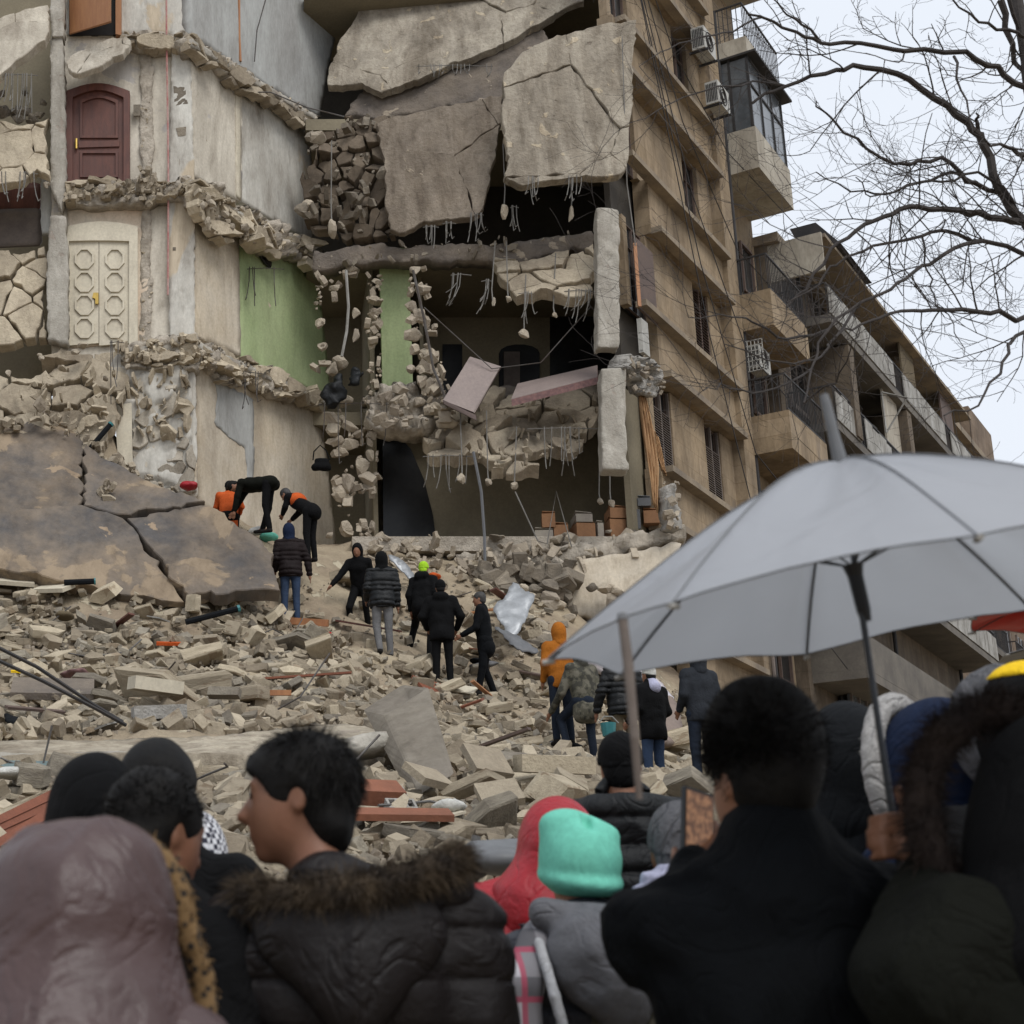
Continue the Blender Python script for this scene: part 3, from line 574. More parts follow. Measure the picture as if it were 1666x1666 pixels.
def person(label, feet, rz, H=1.75, pose=None, lean=0, side=0, hyaw=0, hpitch=0, jacket='black', trousers='black', shoe='shoe', skin='skin',
           top=('hair', 'hair'), vox=.018, hem=.86, bulk=1., group='people on the rubble slope', puffer=0, hood_down=False, hands=True, fold=.006, extra=None, armr=1., low=True, hstyle='short', hmat='hair', hsc=1., collar=.05):
    s = H / 1.75; J = {k: np.array(v, float) for k, v in BASE.items()}
    Rl = rotm(0, lean, side); pv = J['pelvis'].copy()
    if pose:
        for k, v in pose.items(): J[k] = np.array(v, float)
    if lean or side:
        fix = set(pose or ()) & {'haL', 'haR', 'elL', 'elR'}
        for k in UP:
            if k not in fix: J[k] = J['pelvis'] + Rl @ (J[k] - pv)
    J = {k: v * s for k, v in J.items()}
    root = thing('person', label, 'person', feet, rz, group)
    allp = np.array(list(J.values())); lo = allp.min(0) - .24; hi = allp.max(0) + .24; lo[2] = -.03
    if not low: lo[2] = .55
    Hr = Rl @ rotm(hyaw, hpitch) if (lean or side) else rotm(hyaw, hpitch)
    g = lambda k: J[k]
    hc = g('head')
    # one continuous body under the clothes
    B = SDF(lo, hi, vox)
    B.cap(g('pelvis'), g('waist'), .10 * s, .10 * s, .05); B.cap(g('waist'), g('chest'), .10 * s, .105 * s, .05); B.cap(g('chest') - (0, 0, .02), g('neck'), .085 * s, .050 * s, .04)
    B.cap(g('neck') - (0, 0, .02), hc + Hr @ np.array([0, -.015, -.06]) * s, .052 * s, .048 * s, .03)
    for q in 'LR':
        B.cap(g('neck') - (0, 0, .07), g('sh' + q) - (0, 0, .03), .038 * s, .036 * s, .03); B.cap(g('sh' + q) - (0, 0, .03), g('el' + q), .036 * s, .034 * s, .03); B.cap(g('el' + q), g('ha' + q), .036 * s, .026 * s, .02)
        B.cap(g('hi' + q), g('kn' + q), .075 * s, .05 * s, .05); B.cap(g('kn' + q), g('an' + q), .048 * s, .034 * s, .03)
        B.cap(g('an' + q), g('an' + q) + (0, .10, -.05), .030 * s, .028 * s, .02)
        if hands: hand_sdf(B, g('ha' + q), g('ha' + q) - g('el' + q), -1 if q == 'L' else 1, 1.05 if vox < .012 else 1.2, .45)
    head_sdf(B, hc, Hr, s * hsc)
    if extra: extra('body', B, root, J)
    B.build('body', skin, root)
    if top[0] != 'hood':
        ev = MB()
        for sx in (-1, 1):
            q = hc + Hr @ np.array([sx * .031, .079, .010]) * s * hsc; ev.tube([q + Hr @ np.array([0, -.012, 0]), q + Hr @ np.array([0, .0085, 0])], [.011, .006], 8)
        mesh('eyes', np.array(ev.v), ev.f, 'hair', root, local=True)
    # jacket
    b = bulk; K = SDF(lo, hi, vox)
    pe = g('pelvis') + (Rl @ np.array([0, 0, hem - .94])) * s
    for sx in (-1, 1):
        o = (Rl @ np.array([sx * .065, 0, 0])) * s * b
        K.cap(pe + o, g('waist') + o * .9, .118 * s * b, .112 * s * b, .06); K.cap(g('waist') + o * .9, g('chest') + o * 1.1, .112 * s * b, .122 * s * b, .06)
    dz = np.array([0, 0, .012]) * s
    K.cap(g('shL') - dz, g('shR') - dz, .064 * s * b, .064 * s * b, .05); K.cap(g('chest'), g('neck') + (0, 0, -.01), .12 * s * b, .082 * s * b, .07)
    for q in 'LR': K.cap(g('neck') - dz, g('sh' + q) - dz, .075 * s, .055 * s * b, .05)
    if collar: K.cap(g('neck') + Rl @ np.array([0, -.005, .0]), g('neck') + Rl @ np.array([0, .0, collar]), .083 * s, .074 * s, .02); K.ell(g('neck') + Rl @ np.array([0, .0, collar + .03]), (.062 * s, .064 * s, .04 * s), Rl, .01, 's')
    for q in 'LR':
        w = g('ha' + q) + (g('el' + q) - g('ha' + q)) * .10
        K.cap(g('sh' + q), g('el' + q), .070 * s * b * armr, .060 * s * b * armr, .035); K.cap(g('el' + q), w, .058 * s * b * armr, .044 * s * b * armr, .02)
    if hem < .9: K.ell(pe + Rl @ np.array([0, -.035, .06]) * s, np.array([.155, .125, .14]) * s * b, Rl, .05)
    if hood_down: K.ell(g('neck') + Rl @ np.array([0, -.085, .0]) * s, np.array([.13, .075, .085]) * s, Rl, .03); K.ell(g('neck') + Rl @ np.array([0, -.06, .09]) * s, np.array([.085, .06, .05]) * s, Rl, .03, 's')
    K.plane(pe - (Rl @ np.array([0, 0, .05])) * s, -(Rl @ np.array([0, 0, 1.])), .01) if not lean else None
    sd = random.randint(0, 999)
    def fold_fn(P):
        q = P.copy(); q[:, 2] *= .6; d = fold * fbm(q * 9, 3, sd) + fold * 2.4 * np.abs(vn(q * np.array([7, 7, 9.]) + 1.2 * vn(P * 4, sd)[:, None], sd + 9)) - fold * .9 + fold * .7 * vn(P * np.array([14, 14, 5.]) + 2 * vn(P * 3, 2)[:, None], sd + 3)
        if puffer: d = d + puffer * (np.abs(np.sin(P[:, 2] * PI / .085)) < .25) * 1. - puffer * .6 * np.abs(np.sin(P[:, 2] * PI / .085))
        return d
    K.near(fold_fn)
    if extra: extra('jacket', K, root, J)
    K.build('jacket', jacket, root)
    if low:
        Tt = SDF(lo, hi, vox)
        Tt.cap(g('hiL'), g('hiR'), .105 * s, .105 * s, .04); Tt.ell((g('hiL') + g('hiR')) / 2 + (0, -.035, -.01), (.15 * s, .11 * s, .12 * s), None, .04)
        for q in 'LR':
            Tt.cap(g('hi' + q), g('kn' + q), .092 * s, .066 * s, .03); Tt.cap(g('kn' + q), g('an' + q) + (0, 0, .0), .064 * s, .052 * s, .02)
        Tt.near(lambda P: .006 * fbm(P * 11, 3, 5)); Tt.build('trousers', trousers, root)
        for q in 'LR':
            a = g('an' + q); Z = SDF(a - .2, a + .26, max(.012, vox * .8)); Z.cap(a + (0, 0, -.01), a + (0, .0, -.04), .046 * s, .046 * s, .02); Z.cap(a + (0, -.02, -.05), a + (0, .15, -.055), .040 * s, .036 * s, .02); Z.plane(a + np.array([0, 0, -.085]), (0, 0, -1)); Z.build('shoe', shoe, root)
    # head covering
    kind, hm = top[0], top[1]; hs_ = s * hsc; T = lambda *p: hc + Hr @ (np.array(p) * hs_)
    hv = min(vox, .012); lo2 = hc - .30; hi2 = hc + .30; Z = SDF(lo2, hi2, hv)
    if kind == 'hair': hair_sdf(Z, hc, Hr, hs_, hstyle); Z.near(lambda P: .004 * fbm(P * 30, 2, 8)); Z.build('hair', hm, root)
    if kind == 'beanie':
        Z.ell(T(0, -.015, .045), np.array([.087, .105, .10]) * hs_, Hr, .01); Z.plane(T(0, -.02, .012), Hr @ np.array([0, .35, -1.]))
        Z.ell(T(0, -.014, .026), np.array([.091, .109, .028]) * hs_, Hr @ rotm(0, -.3), .006); Z.near(lambda P: .002 * vn(P * 60, 8)); Z.build('beanie', hm, root)
        Z = SDF(lo2, hi2, hv); hair_sdf(Z, hc, Hr, hs_, 'short', .006); Z.plane(T(0, 0, .03), Hr @ np.array([0, 0, 1.])); Z.build('hair', hmat, root)
    if kind == 'hood':
        Z.ell(T(0, -.035, .018), np.array([.106, .125, .135]) * hs_, Hr, .02); Z.cap(T(0, -.04, -.06), g('neck') + np.array([0, -.02, .0]), .095 * hs_, .10 * hs_, .05)
        Z.ell(T(0, .085, -.015), np.array([.074, .10, .105]) * hs_, Hr, .02, 's'); Z.near(lambda P: .006 * fbm(P * 12, 3, 8)); Z.build('hood', hm, root)
    if extra: extra('top', None, root, J)
    root['_'] = 0; del root['_']
    return root, J, Hr
# ---------------------------------------------------------------- ground and the rubble slope
CTRL = [(-300,1500,9.5),(0,1500,9.5),(450,1500,9.5),(900,1500,10),(1250,1480,11),(1600,1450,12),
 (-300,1350,13.5),(0,1350,13.5),(500,1350,13.5),(900,1340,14),(1150,1330,16),
 (-300,1235,17),(0,1235,17),(500,1235,17),(900,1245,18.5),(1068,1290,21),(1145,1290,20),(1300,1330,19),
 (-300,1100,23),(0,1100,23),(250,1100,23.3),(480,1110,24),(800,1135,27),(650,1180,22),(930,1247,23.6),(975,1215,25),(912,1245,23.8),
 (-300,960,27),(0,955,27),(250,962,27.3),(475,1015,28),(640,1070,27),(560,1000,28.5),(700,1000,29.5),(880,1060,28.5),(960,1130,28),(1050,1160,28),
 (440,925,28.8),(430,880,29.4),(520,905,31),(600,885,32),(760,905,31.6),(900,960,31),(1000,1060,30.3),(1100,1180,30),(1200,1210,31),(1300,1240,34),(1500,1300,34),
 (-300,720,29.3),(0,740,29.3),(200,790,29.5),(318,825,29.7),(-300,600,29.8),(0,620,29.8),(150,640,29.8)]
CP = np.array([PY(*c) for c in CTRL] + [[-14, 4.5, .0], [-6, 5.5, .35], [0, 5.5, .45], [4, 5.5, .45], [8, 6, .1], [0, 3, .08], [2, 3, .08], [-3, 3, .05], [14, 8, 0], [-14, 0, 0], [0, 0, 0], [12, 0, 0], [20, 20, .1], [26, 36, .1], [14, 14, .2], [-4, 33, 10.5], [3, 36, 10.5], [8, 35, 9.6]])
_D = np.linalg.norm(CP[:, None, :2] - CP[None, :, :2], axis=2)
_w = np.linalg.solve(np.block([[_D + np.eye(len(CP)) * .05, np.ones((len(CP), 1))], [np.ones((1, len(CP))), np.zeros((1, 1))]]), np.r_[CP[:, 2], 0])
def Hs(X, Y):
    X = np.asarray(X, float); Y = np.asarray(Y, float); s_ = X.shape; P = np.stack([X.ravel(), Y.ravel()], -1); out = np.empty(len(P))
    for i in range(0, len(P), 20000):
        D = np.linalg.norm(P[i:i + 20000, None] - CP[None, :, :2], axis=2); out[i:i + 20000] = D @ _w[:-1] + _w[-1]
    return out.reshape(s_)
def onter(px, py, y0=6, y1=40):
    Ys = np.arange(y0, y1, .1); d = ray(px, py); X = d[0] / d[1] * Ys; Z = EYE + d[2] / d[1] * Ys; h = Hs(X, Ys); k = np.argmax(Z < h)
    if not (Z < h).any(): k = -1
    return np.array([X[k], Ys[k], Z[k]])
gx = np.concatenate([np.linspace(-400, -15, 12)[:-1], np.arange(-15, 20, .14), np.linspace(20, 500, 14)]); gy = np.concatenate([np.linspace(-60, 3, 8)[:-1], np.arange(3, 38, .14), np.linspace(38, 900, 16)])
GX, GY = np.meshgrid(gx, gy, indexing='ij'); GZ = Hs(np.clip(GX, -15, 24), np.clip(GY, 0, 37))
out = (GX < -15.01) | (GX > 20.01) | (GY > 38.01); farw = np.clip(np.maximum.reduce([(-15 - GX) / 6, (GX - 20) / 6, (GY - 38) / 4]), 0, 1); GZ = GZ * (1 - farw)
rough_ = np.clip(GZ / 1.5, 0, 1) * (~out); q = np.stack([GX, GY, GZ * 0], -1)
GZ = GZ + rough_ * (.22 * fbm(q * .8, 5, 3) + .10 * fbm(q * 3.5, 3, 8)) + .01 * fbm(q, 3, 2)
II = np.arange(GX.size).reshape(GX.shape); f = np.stack([II[:-1, :-1], II[1:, :-1], II[1:, 1:], II[:-1, 1:]], -1).reshape(-1, 4)
mesh('ground', np.stack([GX, GY, GZ], -1).reshape(-1, 3), f, 'dirt', smooth=True, local=True, kind='structure')

# ---------------------------------------------------------------- rubble pieces
def slab_mesh(i):
    rg = np.random.default_rng(100 + i); n = int(rg.integers(4, 7)); an = np.sort((np.arange(n) + rg.uniform(-.22, .22, n)) * 2 * PI / n + rg.uniform(0, 6)); r = rg.uniform(.40, .58, n)
    po = np.stack([np.cos(an) * r, np.sin(an) * r * rg.uniform(.55, .85)], -1); V = []
    for z, k in ((-.5, .93), (-.38, 1), (.36, 1.), (.5, .94)): V += [(x * k + rg.normal(0, .015), y * k + rg.normal(0, .015), z + rg.normal(0, .05)) for x, y in po]
    Fc = [tuple(range(n))[::-1], tuple(range(3 * n, 4 * n))] + [(l * n + j, l * n + (j + 1) % n, (l + 1) * n + (j + 1) % n, (l + 1) * n + j) for l in range(3) for j in range(n)]
    return np.array(V), Fc
import bmesh
def rock_mesh(i, sub=2):
    bm = bmesh.new(); bmesh.ops.create_icosphere(bm, subdivisions=sub, radius=.5); V = np.array([v.co for v in bm.verts]); Fc = [[v.index for v in f.verts] for f in bm.faces]; bm.free()
    V = V * (1 + .38 * vn(V * 2.6 + i * 7.1, i)[:, None] + .12 * vn(V * 7 + i, i + 5)[:, None]); V = V * np.array([1, .8, .75]); rg = np.random.default_rng(i)
    for _ in range(11):
        nn = rg.normal(0, 1, 3); nn /= np.linalg.norm(nn); d = V @ nn - rg.uniform(.20, .34); V -= np.clip(d, 0, None)[:, None] * nn
    return V, Fc
def medata(name, V, Fc, m):
    me = bpy.data.meshes.new(name); me.from_pydata(V.tolist(), [], [tuple(f) for f in Fc]); me.update(); me.materials.append(MT[m]); return me
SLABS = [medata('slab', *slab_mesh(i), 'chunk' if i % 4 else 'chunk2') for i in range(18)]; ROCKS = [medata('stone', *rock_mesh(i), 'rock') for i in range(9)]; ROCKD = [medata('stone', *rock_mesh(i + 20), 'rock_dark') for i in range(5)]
def put(me, name, loc, sc, rot, label, cat, group):
    o = bpy.data.objects.new(name, me); COL.objects.link(o); o.location = tuple(map(float, loc)); o.scale = sc; o.rotation_euler = rot; return props(o, label, cat, group)
BIT = [(-400, 700), (0, 690), (60, 640), (200, 750), (318, 800), (440, 900), (455, 962), (250, 962), (0, 930), (-400, 930)]
PATH = [(430, 880), (900, 870), (900, 1040), (830, 1120), (640, 1075), (560, 1060), (440, 1010)]
BUSY = [(570, 1105), (715, 1105), (775, 1270), (760, 1345), (640, 1345), (590, 1230)]
LSL = [(-400, 1200), (560, 1172), (650, 1180), (660, 1215), (560, 1275), (-400, 1285)]
LSL2 = [(-400, 1220), (560, 1195), (650, 1180), (660, 1215), (560, 1272), (-400, 1272)]
def pin(px, py, poly): return bool(inpoly(np.array([px]), np.array([py]), poly)[0])
rg = np.random.default_rng(5); placed = []; n = 0; tries = 0
while n < 290 and tries < 9000:
    tries += 1; px = rg.uniform(-60, 1180); py = 950 + 450 * rg.uniform(0, 1) ** .9
    if py > 1000 + 400 and px > 900: continue
    if px > 900 and py < 1120 + (px - 900) * .25: continue
    if pin(px, py, BIT) or pin(px, py, LSL) or pin(px, py, BUSY) or (pin(px, py, PATH) and rg.random() < .8): continue
    P = onter(px, py); D = P[1]; size = rg.choice([.36, .52, .78, 1.25], p=[.40, .30, .20, .10]) * rg.uniform(.8, 1.2) * (.62 + .38 * min(1, D / 24))
    if any((P[0] - a) ** 2 + (P[1] - b) ** 2 < ((size + c) * .33) ** 2 for a, b, c in placed): continue
    placed.append((P[0], P[1], size)); n += 1; th = size * rg.uniform(.11, .24) if (rg.random() < .88 or size > .7) else size * .55
    tx = -R(18) + rg.normal(0, .33); P[2] = Hs(P[0], P[1]) + th * .55 + rg.uniform(.0, .14)
    put(SLABS[int(rg.integers(18))], 'broken_stone', P, (size, size * rg.uniform(.6, 1), th), (-tx * 1., rg.normal(0, .28), rg.uniform(0, 6.28)),
        'broken pale limestone slab lying loose among many others on the rubble slope', 'broken stone', 'broken limestone slabs strewn over the rubble slope')
# uncountable smaller debris
def bulk(name, n, smin, smax, m, seed, zone=None, label=None, lift=0., flat=(.25, .5)):
    rg = np.random.default_rng(seed); lib = [slab_mesh(i + 40) for i in range(12)]; Vs = []; Fs = []; tot = 0; cnt = 0
    Y = rg.uniform(9, 31.5, n * 3) if zone is None else None
    px = rg.uniform(-120, 1520, n * 3)
    X = (px - CX) / F_ * Y * 1.06; Z = Hs(X, Y); v = Z - EYE; el = np.arctan2(v, Y); py = CY - F_ * np.tan(el - TH)
    ok = (py > 945) & ~((px > 880) & (py < 1080 + (px - 880) * .25)) & ~inpoly(px, py, BIT); ok &= ~inpoly(px, py, LSL2); ok &= ~(inpoly(px, py, PATH) & (rg.random(n * 3) < .6))
    ids = np.nonzero(ok)[0][:n]; s = smin + (smax - smin) * rg.random(len(ids)) ** 2.2
    cl = np.clip(fbm(np.stack([X[ids] * .8, Y[ids] * .8, X[ids] * 0], -1), 3, 77) + .45, 0, 1); 
    for j, i in enumerate(ids):
        if rg.random() > .35 + cl[j]: continue
        V, Fc = lib[int(rg.integers(12))]; a, b, c_ = rg.uniform(0, 6.28), rg.normal(.3, .4), rg.normal(0, .35)
        M_ = np.array(Matrix.Rotation(b, 3, 'X') @ Matrix.Rotation(c_, 3, 'Y') @ Matrix.Rotation(a, 3, 'Z'))
        W_ = (V * np.array([s[j], s[j] * rg.uniform(.5, 1), s[j] * rg.uniform(*flat)])) @ M_.T + np.array([X[i], Y[i], Z[i] + lift + s[j] * .12 + .10 * rg.random()])
        Vs.append(W_); Fs += [tuple(q + tot for q in f) for f in Fc]; tot += len(V)
    mesh(name, np.concatenate(Vs), Fs, m, None, local=True, kind='stuff', label=label, cat='rubble')
bulk('small_rubble', 11000, .10, .42, 'chunk', 1, label='small cream stone debris covering the rubble slope')
bulk('grey_small_rubble', 4200, .08, .36, 'chunk2', 2, label='small grey concrete debris scattered through the rubble slope')
bulk('gravel', 15000, .03, .11, 'rock', 3, label='fine gravel and crumbs between the larger rubble', flat=(.5, .9))

# ---------------------------------------------------------------- damaged building: party walls on the left
bL = thing('apartment_building', 'half collapsed apartment block with exposed cream and green room walls and interior doors', 'building', (-2, 31, 0))
A0 = PY(315, 400, 30)
def sp(px, py, off=0.): 
    p = onpl(px, py, A0 + N2 * off, N2); return (px, py, p[1])
def side(name, pix, th, m, off=0., **k):
    a = dict(cell=.12, amp=.012, jit=.25, rag_edge=0, seed=random.randint(1, 99)); a.update(k); return plate(name, [sp(x, y, off) for x, y in pix], th, m, bL, **a)
def front(name, pix, Y, th, m, parent=bL, **k):
    a = dict(cell=.12, amp=.012, jit=.25, rag_edge=.05 if 'rough' in str(m) else 0, seed=random.randint(1, 99)); a.update(k); return plate(name, [(x, y, Y) for x, y in pix], th, m, parent, **a)
front('wall', [(84, -200), (303, -200), (311, 60), (316, 300), (317, 560), (321, 812), (250, 800), (200, 790), (190, 690), (84, 600)], 30.0, .35, 'plaster_cream')
front('wall', [(110, -200), (300, -200), (308, 60), (196, 58), (110, 58)], 29.96, .05, 'plaster_white')
front('wall', [(111, 326), (243, 322), (243, 555), (111, 566)], 29.96, .05, 'plaster_peach', cell=.08)
front('pilaster', [(280, 78), (309, 70), (316, 300), (316, 545), (318, 640), (320, 800), (283, 790), (276, 640), (274, 320)], 29.86, .2, 'plaster_white', cell=.07, amp=.02, jit=.4)
front('broken_masonry', [(225, 78), (246, 75), (246, 270), (250, 560), (228, 560), (232, 300)], 29.93, .08, 'rough', cell=.06, amp=.05, jit=.6)
front('broken_floor_edge', [(196, 52), (250, 50), (312, 55), (318, 75), (250, 84), (196, 70)], 29.75, .35, 'rough', cell=.06, amp=.05, nsc=5, pieces=.26)
front('broken_floor_edge', [(106, 298), (210, 296), (240, 270), (256, 300), (312, 285), (320, 318), (262, 322), (240, 330), (106, 332)], 29.65, .4, 'rough', cell=.06, amp=.05, nsc=5, pieces=.26, pamp=.08)
front('broken_floor_edge', [(200, 560), (262, 545), (320, 540), (330, 572), (322, 600), (240, 600), (195, 590)], 29.7, .35, 'rough', cell=.06, amp=.05, nsc=5, pieces=.26, pamp=.08)
shards('cracked_plaster', [(x_, y_, 29.78) for x_, y_ in [(196, 580), (255, 588), (300, 592), (312, 640), (312, 798), (262, 810), (216, 770), (216, 690), (190, 660), (150, 640)]], .42, .15, 'shard_white', bL, tilt=.14, off=.04, gap=.04, seed=44)
front('broken_masonry', [(190, 575), (255, 585), (300, 590), (312, 640), (312, 800), (250, 812), (212, 790), (215, 690), (190, 660), (150, 640)], 29.8, .3, 'plaster_white', cell=.06, amp=.02, nsc=6, pieces=.75, pamp=.05, gap=.06, gw=.02, tilt=.12, pieces_fine=.6)
# side walls running away along the street direction
side('wall', [(305, -200), (545, -200), (545, 60), (520, 190), (500, 180), (390, 112), (311, 58)], .3, 'plaster_grey')
side('wall', [(311, 80), (390, 130), (394, 150), (394, 330), (316, 288)], .3, 'plaster_cream')
side('wall', [(390, 125), (500, 205), (515, 330), (507, 395), (392, 328)], .3, 'plaster_white', off=-.03)
side('door_jamb', [(384, 150), (391, 155), (393, 325), (386, 320)], .06, 'wood_cream', off=.03, cell=.06)
side('wall', [(317, 318), (389, 352), (391, 580), (319, 548)], .3, 'plaster_tan')
side('wall', [(389, 350), (515, 430), (540, 650), (391, 584)], .3, 'plaster_green', off=-.03)
side('wall', [(319, 580), (380, 600), (520, 650), (548, 880), (540, 940), (330, 830)], .3, 'plaster_tan', cell=.14)
side('fallen_plaster_patch', [(350, 610), (375, 630), (412, 650), (414, 760), (412, 800), (404, 800), (400, 730), (372, 712), (350, 690), (354, 640)], .04, 'plaster_grey', off=.02, cell=.07, jit=.5)
for pix, m_, o_, pa in (([(310, 56), (390, 106), (500, 178), (518, 192), (500, 202), (395, 136), (311, 76)], 'rough', .25, .06),
                    ([(316, 290), (345, 300), (420, 345), (510, 398), (518, 415), (490, 418), (440, 408), (400, 380), (360, 366), (322, 330)], 'rough', .35, .10),
                    ([(318, 548), (345, 560), (420, 596), (530, 645), (545, 660), (500, 655), (400, 628), (350, 604), (320, 582)], 'rough', .25, .08)):
    side('broken_floor_edge', pix, .4, m_, off=o_, cell=.06, amp=.04, nsc=6, pieces=.27, pamp=pa, gap=.16, gw=.03, jit=.6, tilt=.6, rag_edge=.12)
side('gouge_shade_patch', [(420, 385), (436, 405), (443, 430), (440, 436), (432, 428), (418, 405)], .05, 'dark', off=.06, cell=.05, jit=.5)  # near-black plate on the wall painting the shade inside a gouge
# columns at the left opening
col = MB()
def column(pix, Y, m='column', parent=bL, name='column', th=.32):
    return front(name, pix, Y, th, m, parent, cell=.06, amp=.02, nsc=4, jit=.5, rag_edge=.015)
column([(80, -200), (102, -200), (104, 60), (84, 60)], 29.5)
column([(82, 60), (100, 60), (105, 120), (107, 300), (100, 345), (82, 300)], 29.55)
column([(82, 350), (106, 350), (110, 400), (110, 560), (78, 552), (76, 440)], 29.5)
# the dark rooms behind the left opening
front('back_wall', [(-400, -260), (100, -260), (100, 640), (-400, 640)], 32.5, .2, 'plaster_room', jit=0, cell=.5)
front('partition', [(67, 280), (84, 280), (84, 380), (67, 378)], 30.2, .15, 'plaster_grey', cell=.08)
pan = front('door_panel', [(-60, 342), (68, 338), (68, 398), (-60, 405)], 30.5, .06, 'shutter_grey', cell=.1, amp=.0, jit=0)
front('door_panel', [(-60, 300), (66, 296), (66, 345), (-60, 345)], 30.55, .06, 'wood_brown', cell=.1, amp=.0, jit=0)
# doors
def arch(x0, x1, y0, y1, rise, n=9): return [(x0, y1)] + [(x0 + (x1 - x0) * i / n, y0 - rise * math.sin(PI * (i + .0) / n)) for i in range(n + 1)] + [(x1, y1)]
def fpr(pix, Y, th, name, m, parent): return MB().prism([PY(x, y, Y) for x, y in pix], (0, th, 0)).build(name, m, parent)
def ring(pix_o, pix_i, Y, th):
    b = MB(); n = len(pix_o)
    for i in range(n - 1):
        q = [pix_o[i], pix_o[i + 1], pix_i[i + 1], pix_i[i]]; b.prism([PY(x, y, Y) for x, y in q], (0, th, 0))
    return b
o_ = arch(107, 211, 148, 298, 13); i_ = arch(118, 201, 158, 298, 12); i_[0] = (118, 298); i_[-1] = (201, 298)
ring(o_, i_, 29.82, .16).build('door_frame', 'wood_brown', bL)
dr = fpr(i_, 29.90, .06, 'door', 'wood_brown', bL)
rr = MB()
for (a, b, c_, d_, rs) in ((130, 192, 163, 224, 8), (130, 192, 245, 288, 0)):
    oo = arch(a, b, c_, d_, rs); ii = arch(a + 4, b - 4, c_ + 4, d_ - 4, rs); oo.append(oo[0]); ii.append(ii[0]); q = ring(oo, ii, 29.86, .05); rr.add(q.v, q.f)
q = MB().prism([PY(*p, 29.865) for p in ((128, 230), (194, 228), (194, 238), (128, 240))], (0, .05, 0)); rr.add(q.v, q.f); rr.build('door_moulding', 'wood_brown', dr)
MB().tube([PY(124, 226, 29.85), PY(124, 242, 29.85)], .028, 8).build('door_handle', 'brass', dr)
# cream double door with octagonal panels
o_ = arch(108, 224, 368, 560, 8); i_ = arch(112, 210, 392, 560, 1)
ring(o_, i_, 29.84, .12).build('door_frame', 'wood_cream', bL)
for (a, b) in ((112, 160.5), (161.5, 210)):
    d = fpr([(a, 392), (b, 390), (b, 558), (a, 562)], 29.9, .05, 'door', 'wood_cream', bL); q = MB(); cxx = (a + b) / 2 + 1
    for k in range(4):
        cyy = 420 + k * 37.5; R1 = [(cxx + 17 * math.cos(R(22.5 + 45 * j)), cyy + 18.5 * math.sin(R(22.5 + 45 * j))) for j in range(9)]; R2 = [(cxx + 13.5 * math.cos(R(22.5 + 45 * j)), cyy + 15 * math.sin(R(22.5 + 45 * j))) for j in range(9)]
        w = ring(R1, R2, 29.86, .05); q.add(w.v, w.f)
    q.build('door_moulding', 'wood_cream', d)
    if a < 150: MB().prism([PY(*p, 29.83) for p in ((152, 476), (160, 476), (160, 494), (155, 494), (155, 486), (150, 484))], (0, .05, 0)).build('door_handle', 'brass', d)
# orange door ajar at the top
fpr([(112, -160), (196, -160), (196, 57), (112, 57)], 29.93, .05, 'doorway_shade_panel', 'dark', bL)  # black panel painting the unlit room behind the open door
fpr([(188, -160), (197, -160), (197, 57), (188, 55)], 29.78, .2, 'door_frame', 'wood_orange', bL)
d = MB().hexa([PY(*p) for p in ((113, 55, 29.80), (113, 57, 29.86), (181, 37, 28.9), (180, 34, 28.85), (112, -150, 29.80), (112, -152, 29.86), (181, -150, 28.9), (180, -150, 28.85))]).build('door', 'wood_orange', bL)
# partly buried lower door
d = fpr([(186, 660), (214, 655), (216, 760), (192, 750)], 29.72, .05, 'door', 'wood_cream', bL)
# red pipe running down the wall corner
MB().tube([PY(270, -150, 29.78), PY(271, 60, 29.76), PY(273, 200, 29.78), PY(274, 300, 29.76), PY(273, 480, 29.78)], .022, 6).build('pipe', 'pipe_red', bL)
MB().tube([PY(388, -150, 31.2), PY(389, 60, 31.3), PY(391, 100, 31.3)], .035, 6).build('conduit', 'wood_orange', bL)
for pix in (((282, 140), (302, 142), (303, 160), (306, 168), (284, 172)), ((286, 208), (303, 206), (302, 220), (290, 222)), ((281, 402), (286, 402), (286, 407), (281, 407)), ((217, 170), (228, 170), (228, 188), (217, 188))):
    fpr(pix, 29.855, .05, 'socket_hole', 'rock_dark', bL)

# ---------------------------------------------------------------- the opened rooms in the middle
Yb = 35.6
wing = thing('apartment_building', 'tan stone apartment block with broken corner, opened rooms, ledges and balconies above the umbrella', 'building', (9, 33, 0))
def box_(name, m, *b, par=None): return MB().box(*b).build(name, m, par or wing)
def xr(px, Y, py=500): return PY(px, py, Y)[0]
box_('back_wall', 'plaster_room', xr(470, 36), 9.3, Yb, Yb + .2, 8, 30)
box_('back_wall', 'room_shaded', xr(470, 36), xr(1050, 35), Yb - .06, Yb - .003, 17.3, 30)  # dark sheet before the back wall, painted shade of the upper rooms
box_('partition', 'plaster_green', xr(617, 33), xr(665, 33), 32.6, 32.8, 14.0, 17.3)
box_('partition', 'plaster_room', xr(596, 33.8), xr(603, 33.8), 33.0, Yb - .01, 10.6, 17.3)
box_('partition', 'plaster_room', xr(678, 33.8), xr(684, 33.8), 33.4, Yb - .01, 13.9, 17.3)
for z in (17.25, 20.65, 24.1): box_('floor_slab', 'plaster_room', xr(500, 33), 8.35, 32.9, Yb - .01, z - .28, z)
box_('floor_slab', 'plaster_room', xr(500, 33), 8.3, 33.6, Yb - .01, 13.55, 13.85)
box_('floor_slab', 'rough', xr(560, 33), 8.2, 31.6, Yb - .01, 10.15, 10.45)
